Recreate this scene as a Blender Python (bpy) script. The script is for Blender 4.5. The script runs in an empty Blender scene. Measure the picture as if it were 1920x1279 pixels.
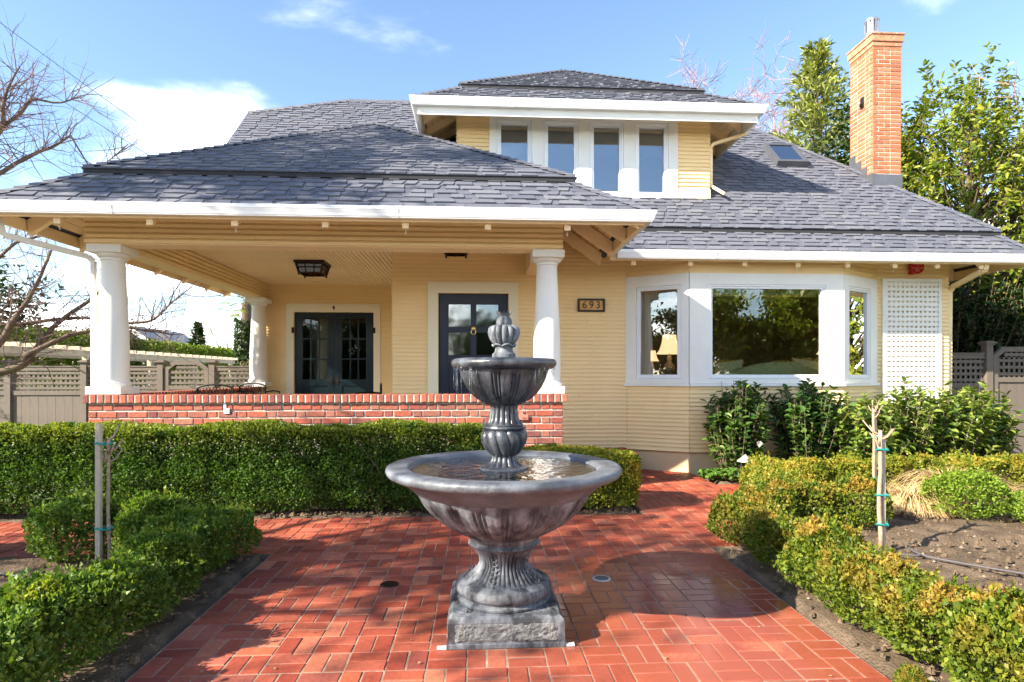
import bpy, math, random
import numpy as np
from mathutils import Vector, Matrix
random.seed(7)
R = math.radians
scene = bpy.context.scene
COL = scene.collection

# ------------------------------------------------------------------ camera
cam_d = bpy.data.cameras.new('camera')
cam_d.sensor_fit = 'HORIZONTAL'
cam_d.sensor_width = 36.0
cam_d.lens = 21.09
cam_d.shift_y = 0.0336
cam_d.clip_start = 0.05
cam_d.clip_end = 3000
cam = bpy.data.objects.new('camera', cam_d)
COL.objects.link(cam)
cam.location = (0, 0, 1.48)
cam.rotation_euler = (R(90), 0, R(-3.3))
scene.camera = cam

# ------------------------------------------------------------------ sky, sun, exposure
SUN_TO = Vector((-2.0, -1.0, 1.33)).normalized()       # towards the sun
SUN_EL = math.asin(SUN_TO.z)
SUN_AZ = math.atan2(SUN_TO.x, SUN_TO.y)                # clockwise from +Y
SKY_STRENGTH = 0.062
world = bpy.data.worlds.new('World')
scene.world = world
world.use_nodes = True
wn, wl = world.node_tree.nodes, world.node_tree.links
wn.clear()
w_out = wn.new('ShaderNodeOutputWorld')
sky = wn.new('ShaderNodeTexSky')
sky.sky_type = 'NISHITA'
sky.sun_disc = False
sky.sun_elevation = SUN_EL
sky.sun_rotation = SUN_AZ
sky.altitude = 20
sky.air_density = 1.0
sky.dust_density = 0.15
sky.ozone_density = 2.2
bg = wn.new('ShaderNodeBackground')
bg.inputs['Strength'].default_value = SKY_STRENGTH
wl.new(sky.outputs[0], bg.inputs['Color'])
tc = wn.new('ShaderNodeTexCoord')
sep = wn.new('ShaderNodeSeparateXYZ')
wl.new(tc.outputs['Generated'], sep.inputs[0])
# flatten directions on to a cloud layer: (x, y) / (z + k)
addz = wn.new('ShaderNodeMath'); addz.operation = 'ADD'; addz.inputs[1].default_value = 0.16
wl.new(sep.outputs['Z'], addz.inputs[0])
maxz = wn.new('ShaderNodeMath'); maxz.operation = 'MAXIMUM'; maxz.inputs[1].default_value = 0.05
wl.new(addz.outputs[0], maxz.inputs[0])
dv = []
for ax in 'XY':
    d = wn.new('ShaderNodeMath'); d.operation = 'DIVIDE'
    wl.new(sep.outputs[ax], d.inputs[0]); wl.new(maxz.outputs[0], d.inputs[1]); dv.append(d)
comb = wn.new('ShaderNodeCombineXYZ')
wl.new(dv[0].outputs[0], comb.inputs[0]); wl.new(dv[1].outputs[0], comb.inputs[1])
mapn = wn.new('ShaderNodeMapping')
mapn.inputs['Location'].default_value = (1.0, 0.32, 0.0)
wl.new(comb.outputs[0], mapn.inputs[0])
nz = wn.new('ShaderNodeTexNoise')
nz.inputs['Scale'].default_value = 0.62
nz.inputs['Detail'].default_value = 9
nz.inputs['Roughness'].default_value = 0.56
nz.inputs['Distortion'].default_value = 0.25
wl.new(mapn.outputs[0], nz.inputs['Vector'])
# more cloud towards the horizon
elev = wn.new('ShaderNodeMapRange')
elev.inputs['From Min'].default_value = 0.0; elev.inputs['From Max'].default_value = 0.62
elev.inputs['To Min'].default_value = 0.075; elev.inputs['To Max'].default_value = -0.10
wl.new(sep.outputs['Z'], elev.inputs['Value'])
cadd = wn.new('ShaderNodeMath'); cadd.operation = 'ADD'
wl.new(nz.outputs['Fac'], cadd.inputs[0]); wl.new(elev.outputs[0], cadd.inputs[1])
ramp = wn.new('ShaderNodeValToRGB')
ramp.color_ramp.elements[0].position = 0.49; ramp.color_ramp.elements[0].color = (0, 0, 0, 1)
ramp.color_ramp.elements[1].position = 0.70; ramp.color_ramp.elements[1].color = (1, 1, 1, 1)
ramp.color_ramp.interpolation = 'EASE'
wl.new(cadd.outputs[0], ramp.inputs[0])
bgc = wn.new('ShaderNodeBackground')
bgc.inputs['Color'].default_value = (1.0, 0.975, 0.935, 1)
bgc.inputs['Strength'].default_value = 1.25
wmix = wn.new('ShaderNodeMixShader')
wl.new(ramp.outputs[0], wmix.inputs[0]); wl.new(bg.outputs[0], wmix.inputs[1]); wl.new(bgc.outputs[0], wmix.inputs[2])
wl.new(wmix.outputs[0], w_out.inputs['Surface'])

sun_d = bpy.data.lights.new('sun', 'SUN')
sun_d.energy = 2.85
sun_d.angle = R(0.53)
sun_d.color = (1.0, 0.91, 0.75)
sun = bpy.data.objects.new('sun', sun_d)
COL.objects.link(sun)
sun.rotation_euler = (-SUN_TO).to_track_quat('-Z', 'Y').to_euler()
sun.location = SUN_TO * 60

vs = scene.view_settings
vs.view_transform = 'Standard'
vs.look = 'None'
vs.exposure = 2.50
vs.gamma = 1.0
vs.use_curve_mapping = False
scene.cycles.max_bounces = 6
scene.cycles.diffuse_bounces = 3
scene.cycles.transparent_max_bounces = 10
scene.cycles.glossy_bounces = 5
scene.cycles.transmission_bounces = 6
scene.cycles.caustics_reflective = False
scene.cycles.caustics_refractive = False

# ------------------------------------------------------------------ materials
MATS = {}
def newmat(name):
    m = bpy.data.materials.new(name); m.use_nodes = True
    nt = m.node_tree; nt.nodes.clear()
    out = nt.nodes.new('ShaderNodeOutputMaterial')
    MATS[name] = m
    return m, nt, out
def piece_random(nt):
    """one random number per loose piece and per object"""
    g = nt.nodes.new('ShaderNodeNewGeometry'); oi = nt.nodes.new('ShaderNodeObjectInfo')
    a = nt.nodes.new('ShaderNodeMath'); a.operation = 'ADD'
    nt.links.new(g.outputs['Random Per Island'], a.inputs[0]); nt.links.new(oi.outputs['Random'], a.inputs[1])
    f = nt.nodes.new('ShaderNodeMath'); f.operation = 'FRACT'
    nt.links.new(a.outputs[0], f.inputs[0])
    return f.outputs[0]
def ramp_node(nt, cols, src, const=False):
    r = nt.nodes.new('ShaderNodeValToRGB')
    e = r.color_ramp.elements
    while len(e) < len(cols): e.new(0.5)
    for i, c in enumerate(cols):
        p, c = c if len(c) == 2 else (i / max(1, len(cols) - 1), c)
        e[i].position = p; e[i].color = (*c, 1)
    if const: r.color_ramp.interpolation = 'CONSTANT'
    nt.links.new(src, r.inputs[0])
    return r.outputs[0]
def noise_node(nt, scale, detail=4, rough=0.55, coord='Object', dist=0.0, stretch=None):
    t = nt.nodes.new('ShaderNodeTexCoord'); n = nt.nodes.new('ShaderNodeTexNoise')
    n.inputs['Scale'].default_value = scale; n.inputs['Detail'].default_value = detail
    n.inputs['Roughness'].default_value = rough; n.inputs['Distortion'].default_value = dist
    src = t.outputs[coord]
    if stretch:
        mp = nt.nodes.new('ShaderNodeMapping'); mp.inputs['Scale'].default_value = stretch
        nt.links.new(src, mp.inputs[0]); src = mp.outputs[0]
    nt.links.new(src, n.inputs['Vector'])
    return n.outputs['Fac']
def mixrgb(nt, a, b, fac, mode='MIX'):
    m = nt.nodes.new('ShaderNodeMix'); m.data_type = 'RGBA'; m.blend_type = mode
    def put(sock, v):
        if isinstance(v, (int, float)): sock.default_value = v
        elif isinstance(v, tuple): sock.default_value = (*v, 1)
        else: nt.links.new(v, sock)
    put(m.inputs[0], fac); put(m.inputs[6], a); put(m.inputs[7], b)
    return m.outputs[2]
def mapr(nt, src, a, b, c, d):
    m = nt.nodes.new('ShaderNodeMapRange')
    for i, v in zip(range(1, 5), (a, b, c, d)): m.inputs[i].default_value = v
    nt.links.new(src, m.inputs[0]); return m.outputs[0]
def M(name, cols, rough=0.6, var=0.12, scale=6, bump=0.0, bscale=40, metallic=0.0, spec=0.4, speck=None, rvar=0.0, stretch=None, bdist=0.01):
    """opaque surface; cols: one colour or a list picked by piece"""
    m, nt, out = newmat(name)
    p = nt.nodes.new('ShaderNodeBsdfPrincipled')
    nt.links.new(p.outputs[0], out.inputs[0])
    if isinstance(cols, list): c = ramp_node(nt, cols, piece_random(nt))
    else: c = cols
    if var:
        n = noise_node(nt, scale, 6, 0.6, stretch=stretch)
        v = mapr(nt, n, 0.3, 0.7, 1 - var, 1 + var)
        vv = nt.nodes.new('ShaderNodeCombineColor')
        for i in range(3): nt.links.new(v, vv.inputs[i])
        c = mixrgb(nt, c, vv.outputs[0], 1.0, 'MULTIPLY')
    if speck:                                   # (colour, scale, amount): stains with a shape of their own
        n2 = noise_node(nt, speck[1], 8, 0.68, stretch=speck[4] if len(speck) > 4 else None)
        f = mapr(nt, n2, speck[2], speck[2] + 0.16, 0, speck[3] if len(speck) > 3 else 0.8)
        c = mixrgb(nt, c, speck[0], f)
    if isinstance(c, tuple): p.inputs['Base Color'].default_value = (*c, 1)
    else: nt.links.new(c, p.inputs['Base Color'])
    p.inputs['Roughness'].default_value = rough
    if rvar:
        n3 = noise_node(nt, 3.1, 5, 0.6)
        nt.links.new(mapr(nt, n3, 0.35, 0.65, rough - rvar, rough + rvar), p.inputs['Roughness'])
    p.inputs['Metallic'].default_value = metallic
    p.inputs['Specular IOR Level'].default_value = spec
    if bump:
        b = nt.nodes.new('ShaderNodeBump'); b.inputs['Strength'].default_value = bump; b.inputs['Distance'].default_value = bdist
        nt.links.new(noise_node(nt, bscale, 8, 0.6, stretch=stretch), b.inputs['Height'])
        nt.links.new(b.outputs[0], p.inputs['Normal'])
    return m
def leafmat(name, cols, rough=0.5, trans=0.38, tint=(1.05, 1.15, 0.40), tip=None, spec=0.28):
    """cols picked leaf by leaf; tip = (colour, z from, z to, share): new growth near the top"""
    m, nt, out = newmat(name)
    p = nt.nodes.new('ShaderNodeBsdfPrincipled'); t = nt.nodes.new('ShaderNodeBsdfTranslucent'); mx = nt.nodes.new('ShaderNodeMixShader')
    g = nt.nodes.new('ShaderNodeNewGeometry')
    c = ramp_node(nt, [tuple(x * .88 for x in q) for q in cols], g.outputs['Random Per Island'])
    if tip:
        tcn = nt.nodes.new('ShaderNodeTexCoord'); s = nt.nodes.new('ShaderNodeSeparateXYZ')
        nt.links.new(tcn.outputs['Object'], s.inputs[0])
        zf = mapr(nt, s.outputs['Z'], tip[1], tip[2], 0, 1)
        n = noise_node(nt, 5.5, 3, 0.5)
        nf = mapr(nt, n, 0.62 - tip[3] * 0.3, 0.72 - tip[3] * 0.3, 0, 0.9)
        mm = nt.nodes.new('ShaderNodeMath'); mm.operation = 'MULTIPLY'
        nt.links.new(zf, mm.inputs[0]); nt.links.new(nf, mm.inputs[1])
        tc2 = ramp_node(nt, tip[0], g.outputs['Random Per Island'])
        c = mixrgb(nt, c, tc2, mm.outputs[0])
    nt.links.new(c, p.inputs['Base Color'])
    tr = mixrgb(nt, c, tint, 1.0, 'MULTIPLY')
    nt.links.new(tr, t.inputs['Color'])
    p.inputs['Roughness'].default_value = rough; p.inputs['Specular IOR Level'].default_value = spec
    mx.inputs[0].default_value = trans
    nt.links.new(p.outputs[0], mx.inputs[1]); nt.links.new(t.outputs[0], mx.inputs[2]); nt.links.new(mx.outputs[0], out.inputs[0])
    return m
def glassmat(name, tint=(0.9, 0.95, 0.93), refl=0.16, rough=0.0, wav=0.0):
    m, nt, out = newmat(name)
    g = nt.nodes.new('ShaderNodeBsdfGlossy'); g.inputs['Roughness'].default_value = rough
    t = nt.nodes.new('ShaderNodeBsdfTransparent'); t.inputs[0].default_value = (*tint, 1)
    f = nt.nodes.new('ShaderNodeFresnel'); f.inputs[0].default_value = 1.52
    a = nt.nodes.new('ShaderNodeMath'); a.operation = 'ADD'; a.inputs[1].default_value = refl; a.use_clamp = True
    nt.links.new(f.outputs[0], a.inputs[0])
    mx = nt.nodes.new('ShaderNodeMixShader')
    if wav:
        b = nt.nodes.new('ShaderNodeBump'); b.inputs['Strength'].default_value = wav; b.inputs['Distance'].default_value = 0.02
        nt.links.new(noise_node(nt, 2.2, 2, 0.4), b.inputs['Height']); nt.links.new(b.outputs[0], g.inputs['Normal'])
    nt.links.new(a.outputs[0], mx.inputs[0]); nt.links.new(t.outputs[0], mx.inputs[1]); nt.links.new(g.outputs[0], mx.inputs[2])
    nt.links.new(mx.outputs[0], out.inputs[0])
    return m
def glowmat(name, col, strength, base=(0.8, 0.75, 0.6)):
    m, nt, out = newmat(name)
    p = nt.nodes.new('ShaderNodeBsdfPrincipled')
    p.inputs['Base Color'].default_value = (*base, 1); p.inputs['Emission Color'].default_value = (*col, 1)
    p.inputs['Emission Strength'].default_value = strength; p.inputs['Roughness'].default_value = 0.8
    nt.links.new(p.outputs[0], out.inputs[0]); return m

CREAM = (0.92, 0.68, 0.35)
M('siding_paint', CREAM, 0.5, 0.05, 1.3, 0.08, 60, speck=((0.62, 0.44, 0.20), 2.4, 0.62, 0.25))
M('trim_cream', (0.90, 0.69, 0.40), 0.5, 0.04, 2.0)
M('soffit_paint', (0.90, 0.68, 0.40), 0.55, 0.05, 2.0, 0.06, 50)
M('white_paint', (0.81, 0.785, 0.725), 0.45, 0.06, 1.8, 0.08, 40, speck=((0.62, 0.57, 0.47), 3.0, 0.60, 0.25))
M('gutter_white', (0.80, 0.80, 0.80), 0.3, 0.03, 1.2, spec=0.5)
M('vinyl_white', (0.82, 0.82, 0.82), 0.3, 0.02, 1.5, spec=0.5)
M('casing_ivory', (0.80, 0.72, 0.53), 0.45, 0.03, 1.5)
M('foundation', (0.64, 0.49, 0.29), 0.8, 0.08, 3, 0.25, 30, speck=((0.45, 0.36, 0.24), 1.6, 0.6, 0.4))
M('roof_base', [(0.088, 0.093, 0.118), (0.116, 0.121, 0.148), (0.10, 0.104, 0.13)], 0.95, 0.3, 55, 0.5, 160, spec=0.15)
M('shingle', [(0.100, 0.105, 0.134), (0.145, 0.150, 0.178), (0.118, 0.122, 0.150), (0.160, 0.163, 0.184), (0.108, 0.113, 0.142), (0.132, 0.135, 0.156)], 0.95, 0.30, 70, 0.5, 180, spec=0.15)
M('shadow_line_dark', (0.03, 0.03, 0.034), 0.95, 0.1)  # near-black for the painted shadow line at the roof steps
M('dark_void', (0.012, 0.012, 0.012), 0.9, 0)
M('lead', (0.12, 0.125, 0.14), 0.5, 0.15, 4, metallic=0.4)
BR = [(0.33, 0.085, 0.055), (0.40, 0.115, 0.07), (0.27, 0.075, 0.06), (0.36, 0.15, 0.10), (0.20, 0.07, 0.06), (0.42, 0.13, 0.075)]
M('porch_brick', BR, 0.85, 0.22, 22, 0.5, 60, spec=0.2)
M('chimney_brick', [(0.42, 0.125, 0.055), (0.48, 0.165, 0.08), (0.36, 0.105, 0.055), (0.46, 0.19, 0.11), (0.40, 0.135, 0.06)], 0.85, 0.2, 20, 0.4, 60, spec=0.2)
M('mortar', (0.62, 0.57, 0.49), 0.95, 0.15, 30, 0.4, 80, spec=0.1)
M('chimney_cap', (0.45, 0.20, 0.11), 0.9, 0.3, 12, 0.4, 60, speck=((0.60, 0.56, 0.46), 18, 0.56, 0.8))
M('iron_black', (0.012, 0.011, 0.010), 0.45, 0.1, metallic=0.5)
M('bronze', (0.035, 0.022, 0.014), 0.45, 0.2, metallic=0.6)
M('brass', (0.85, 0.58, 0.18), 0.2, 0.05, metallic=1.0)
M('steel', (0.36, 0.37, 0.39), 0.35, 0.1, 5, metallic=0.8)
M('door_navy', (0.010, 0.013, 0.030), 0.35, 0.1, 3)
M('door_teal', (0.004, 0.012, 0.016), 0.3, 0.1, 3)
M('fence_paint', (0.145, 0.118, 0.096), 0.7, 0.12, 4, 0.2, 30)
M('pergola_paint', (0.58, 0.47, 0.34), 0.7, 0.12, 4)
M('stone', (0.175, 0.186, 0.206), 0.62, 0.55, 9, 0.45, 45, speck=((0.022, 0.024, 0.030), 8.5, 0.44, 0.92, (1, 1, .3)), spec=0.4, rvar=0.18)
M('stone_rim', (0.120, 0.130, 0.150), 0.5, 0.4, 6, 0.4, 50, speck=((0.035, 0.038, 0.046), 4.0, 0.52, 0.8), spec=0.5, rvar=0.15)
M('stone_wet', (0.072, 0.078, 0.092), 0.28, 0.5, 9, 0.4, 40, speck=((0.012, 0.013, 0.016), 9, 0.46, 0.92, (1, 1, .3)), spec=0.6, rvar=0.14)
M('stone_rough', (0.19, 0.195, 0.20), 0.8, 0.4, 30, 1.0, 42, speck=((0.03, 0.032, 0.036), 6, 0.53, 0.9), bdist=0.03)
M('bark', (0.13, 0.09, 0.065), 0.9, 0.4, 9, 0.6, 40, speck=((0.22, 0.21, 0.06), 3.0, 0.55, 0.9))
M('twig', (0.17, 0.105, 0.095), 0.9, 0.25, 4)
M('twig_pink', (0.33, 0.20, 0.18), 0.9, 0.2, 4)
M('twig_tan', (0.42, 0.33, 0.22), 0.9, 0.2, 4)
M('stem_brown', (0.20, 0.135, 0.08), 0.9, 0.3, 14, 0.4, 60)
M('stake_wood', (0.50, 0.42, 0.32), 0.8, 0.2, 6, 0.3, 30, stretch=(1, 1, 0.1))
M('sapling_bark', (0.36, 0.255, 0.18), 0.85, 0.3, 30, 0.5, 70)
M('tie_green', (0.01, 0.22, 0.20), 0.5, 0.05)
M('hose', (0.09, 0.08, 0.085), 0.6, 0.1)
M('grass_dry', [(0.56, 0.37, 0.16), (0.66, 0.46, 0.22), (0.48, 0.30, 0.12), (0.70, 0.52, 0.28)], 0.8, 0.0)
M('sign_frame', (0.03, 0.022, 0.016), 0.5, 0.1)
M('sign_face', (0.70, 0.36, 0.10), 0.4, 0.18, 7)
M('ink', (0.006, 0.005, 0.004), 0.5, 0)
M('bell_red', (0.50, 0.012, 0.008), 0.35, 0.05)
M('letter_pale', (0.75, 0.62, 0.50), 0.5, 0)
M('terracotta', (0.52, 0.19, 0.13), 0.7, 0.08, 10)
M('terracotta_dark', (0.22, 0.06, 0.04), 0.7, 0)
M('tag_white', (0.75, 0.78, 0.85), 0.5, 0.1, 20)
M('sofa_green', (0.60, 0.62, 0.28), 0.9, 0.08, 4)
M('pillow_green', (0.66, 0.62, 0.32), 0.9, 0.1, 5)
M('fringe_gold', (0.55, 0.34, 0.07), 0.9, 0.3, 40)
M('room_wall', (0.26, 0.17, 0.09), 0.9, 0.08)
M('room_pale', (0.55, 0.48, 0.36), 0.9, 0.05)
M('curtain', (0.62, 0.50, 0.27), 0.9, 0.1, 5)
M('blind', (0.35, 0.36, 0.16), 0.8, 0.1)
M('shade_brown', (0.16, 0.13, 0.07), 0.8, 0.1)
M('ceramic', (0.30, 0.22, 0.13), 0.3, 0.4, 14)
M('concrete', (0.50, 0.47, 0.42), 0.9, 0.12, 3, 0.3, 40)
M('asphalt', (0.05, 0.05, 0.052), 0.9, 0.2, 8)
M('porch_floor', (0.30, 0.27, 0.25), 0.5, 0.1)
M('far_wall', (0.50, 0.55, 0.62), 0.8, 0.05)
M('far_roof', (0.30, 0.29, 0.30), 0.9, 0.1)
M('lamp_metal', (0.50, 0.47, 0.45), 0.45, 0.15, metallic=0.3)
glowmat('lamp_shade', (1.0, 0.66, 0.34), 0.30, (0.85, 0.75, 0.55))
glassmat('window_glass', (0.95, 0.97, 0.95), 0.11, 0.0, 0.02)
glassmat('dormer_glass', (0.80, 0.84, 0.88), 0.24, 0.0, 0.03)
glassmat('door_glass', (0.55, 0.56, 0.52), 0.22, 0.06, 0.25)
glassmat('french_glass', (0.75, 0.8, 0.8), 0.0, 0.0, 0.02)
glassmat('skylight_glass', (0.35, 0.45, 0.5), 0.5, 0.02)
glassmat('lantern_glass', (0.25, 0.18, 0.10), 0.05, 0.2)
glassmat('water_drop', (0.95, 0.97, 1.0), 0.12, 0.0)
# pavers: red clay, damp to the right of the fountain where the spray wets them
def paver_mat():
    m, nt, out = newmat('paver')
    p = nt.nodes.new('ShaderNodeBsdfPrincipled'); nt.links.new(p.outputs[0], out.inputs[0])
    c = ramp_node(nt, [(0.35, 0.072, 0.036), (0.24, 0.042, 0.024), (0.42, 0.105, 0.050), (0.19, 0.036, 0.024), (0.37, 0.090, 0.052), (0.29, 0.058, 0.032), (0.44, 0.140, 0.078), (0.22, 0.052, 0.038)], piece_random(nt))
    g = nt.nodes.new('ShaderNodeNewGeometry')
    def wnoise(s, d):
        n = nt.nodes.new('ShaderNodeTexNoise'); n.inputs['Scale'].default_value = s; n.inputs['Detail'].default_value = d; n.inputs['Roughness'].default_value = 0.62
        nt.links.new(g.outputs['Position'], n.inputs['Vector']); return n.outputs['Fac']
    v = mapr(nt, wnoise(2.3, 9), 0.3, 0.7, 0.68, 1.26)
    v2 = mapr(nt, wnoise(34, 6), 0.3, 0.7, 0.78, 1.20)
    mu = nt.nodes.new('ShaderNodeMath'); mu.operation = 'MULTIPLY'; nt.links.new(v, mu.inputs[0]); nt.links.new(v2, mu.inputs[1])
    cc = nt.nodes.new('ShaderNodeCombineColor')
    for i in range(3): nt.links.new(mu.outputs[0], cc.inputs[i])
    c = mixrgb(nt, c, cc.outputs[0], 1.0, 'MULTIPLY')
    # wet patch
    dist = nt.nodes.new('ShaderNodeVectorMath'); dist.operation = 'DISTANCE'; dist.inputs[1].default_value = (1.15, 3.55, 0)
    nt.links.new(g.outputs['Position'], dist.inputs[0])
    wet = mapr(nt, dist.outputs['Value'], 0.6, 1.6, 1.0, 0.0)
    wn2 = mapr(nt, wnoise(2.6, 5), 0.38, 0.52, 0.35, 1.0)
    wm = nt.nodes.new('ShaderNodeMath'); wm.operation = 'MULTIPLY'; nt.links.new(wet, wm.inputs[0]); nt.links.new(wn2, wm.inputs[1])
    c = mixrgb(nt, c, (0.30, 0.075, 0.045), wm.outputs[0])
    nt.links.new(c, p.inputs['Base Color'])
    r = mapr(nt, wm.outputs[0], 0.05, 0.7, 0.58, 0.07)
    nt.links.new(r, p.inputs['Roughness']); p.inputs['Specular IOR Level'].default_value = 0.4
    b = nt.nodes.new('ShaderNodeBump'); b.inputs['Distance'].default_value = 0.006; nt.links.new(mapr(nt, wm.outputs[0], 0.1, 0.7, 0.35, 0.10), b.inputs['Strength'])
    nt.links.new(wnoise(55, 6), b.inputs['Height']); nt.links.new(b.outputs[0], p.inputs['Normal'])
paver_mat()
M('grout', (0.29, 0.205, 0.15), 0.9, 0.35, 14, 0.5, 80, speck=((0.20, 0.15, 0.10), 2.2, 0.50, 0.75))
M('soil', (0.150, 0.108, 0.074), 0.95, 0.4, 5, 0.9, 50, spec=0.1, speck=((0.30, 0.23, 0.15), 55, 0.62, 0.85), bdist=0.03)
M('ground_green', (0.09, 0.11, 0.04), 0.95, 0.4, 2, 0.5, 30)
M('pebble', [(0.22, 0.18, 0.13), (0.17, 0.14, 0.10), (0.28, 0.24, 0.19)], 0.9, 0.1)
M('litter', [(0.30, 0.19, 0.08), (0.22, 0.12, 0.06), (0.36, 0.26, 0.14), (0.26, 0.18, 0.11)], 0.9, 0.0)
def water_mat():
    m, nt, out = newmat('water')
    g = nt.nodes.new('ShaderNodeBsdfGlossy'); g.inputs['Roughness'].default_value = 0.03
    t = nt.nodes.new('ShaderNodeBsdfTransparent'); t.inputs[0].default_value = (0.82, 0.90, 0.92, 1)
    f = nt.nodes.new('ShaderNodeFresnel'); f.inputs[0].default_value = 1.33
    b = nt.nodes.new('ShaderNodeBump'); b.inputs['Strength'].default_value = 0.5; b.inputs['Distance'].default_value = 0.02
    nt.links.new(noise_node(nt, 16, 3, 0.5), b.inputs['Height'])
    nt.links.new(b.outputs[0], g.inputs['Normal']); nt.links.new(b.outputs[0], f.inputs['Normal'])
    a = nt.nodes.new('ShaderNodeMath'); a.operation = 'ADD'; a.inputs[1].default_value = 0.25; nt.links.new(f.outputs[0], a.inputs[0])
    mx = nt.nodes.new('ShaderNodeMixShader'); nt.links.new(a.outputs[0], mx.inputs[0]); nt.links.new(t.outputs[0], mx.inputs[1]); nt.links.new(g.outputs[0], mx.inputs[2])
    nt.links.new(mx.outputs[0], out.inputs[0])
water_mat()
G_DEEP = [(0.040, 0.095, 0.014), (0.068, 0.145, 0.021), (0.10, 0.19, 0.028), (0.15, 0.24, 0.038)]
G_MID = [(0.058, 0.125, 0.018), (0.105, 0.19, 0.027), (0.16, 0.25, 0.036), (0.23, 0.31, 0.05)]
G_YEL = [(0.11, 0.165, 0.018), (0.20, 0.25, 0.025), (0.30, 0.32, 0.032), (0.38, 0.36, 0.045)]
G_ORG = [(0.40, 0.30, 0.05), (0.42, 0.20, 0.05), (0.46, 0.38, 0.06)]
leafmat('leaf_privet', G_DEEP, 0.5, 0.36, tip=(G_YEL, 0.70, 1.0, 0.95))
leafmat('leaf_box_green', G_MID, 0.48, 0.38, tip=(G_YEL, 0.26, 0.5, 0.4))  # greener boxwood leaves of the left beds
leafmat('leaf_box_bronze', [(0.060, 0.115, 0.014), (0.12, 0.185, 0.020), (0.20, 0.255, 0.026), (0.29, 0.32, 0.035)], 0.48, 0.42, tip=(G_ORG, 0.20, 0.50, 0.55))  # yellower boxwood leaves with bronze tips, right beds
leafmat('leaf_box_yellow', G_YEL, 0.5, 0.42, tip=([(0.44, 0.40, 0.05), (0.48, 0.36, 0.05), (0.42, 0.24, 0.05)], 0.15, 0.50, 0.45))
leafmat('leaf_box_lime', [(0.15, 0.25, 0.025), (0.23, 0.34, 0.035), (0.30, 0.40, 0.05)], 0.5, 0.4)
leafmat('leaf_camellia', [(0.030, 0.078, 0.016), (0.055, 0.125, 0.022), (0.09, 0.17, 0.03), (0.16, 0.24, 0.05)], 0.26, 0.25, spec=0.5)
leafmat('leaf_camellia_pale', [(0.085, 0.155, 0.024), (0.15, 0.235, 0.036), (0.24, 0.32, 0.055), (0.33, 0.37, 0.075)], 0.3, 0.3, spec=0.5)
leafmat('leaf_laurel', [(0.09, 0.145, 0.018), (0.18, 0.245, 0.026), (0.30, 0.335, 0.034), (0.42, 0.41, 0.055)], 0.38, 0.42, spec=0.45)
leafmat('leaf_dark_tree', [(0.016, 0.038, 0.014), (0.03, 0.06, 0.018), (0.045, 0.08, 0.022)], 0.35, 0.25)
leafmat('leaf_oak', [(0.025, 0.05, 0.014), (0.045, 0.08, 0.02), (0.07, 0.11, 0.03)], 0.45, 0.25)
leafmat('leaf_conifer', [(0.20, 0.24, 0.065), (0.33, 0.37, 0.095), (0.48, 0.49, 0.17)], 0.55, 0.25)
leafmat('leaf_far_hedge', [(0.10, 0.17, 0.02), (0.17, 0.24, 0.03), (0.26, 0.30, 0.04)], 0.5, 0.35)
leafmat('leaf_bright', [(0.07, 0.17, 0.02), (0.11, 0.24, 0.03), (0.16, 0.30, 0.05)], 0.4, 0.35)
leafmat('petal', [(0.80, 0.72, 0.62), (0.85, 0.80, 0.72)], 0.6, 0.3, tint=(1, 1, 1))
leafmat('leaf_tan', [(0.34, 0.28, 0.16), (0.42, 0.36, 0.20), (0.28, 0.25, 0.12)], 0.6, 0.3, tint=(1, 1, 0.8))

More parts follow.
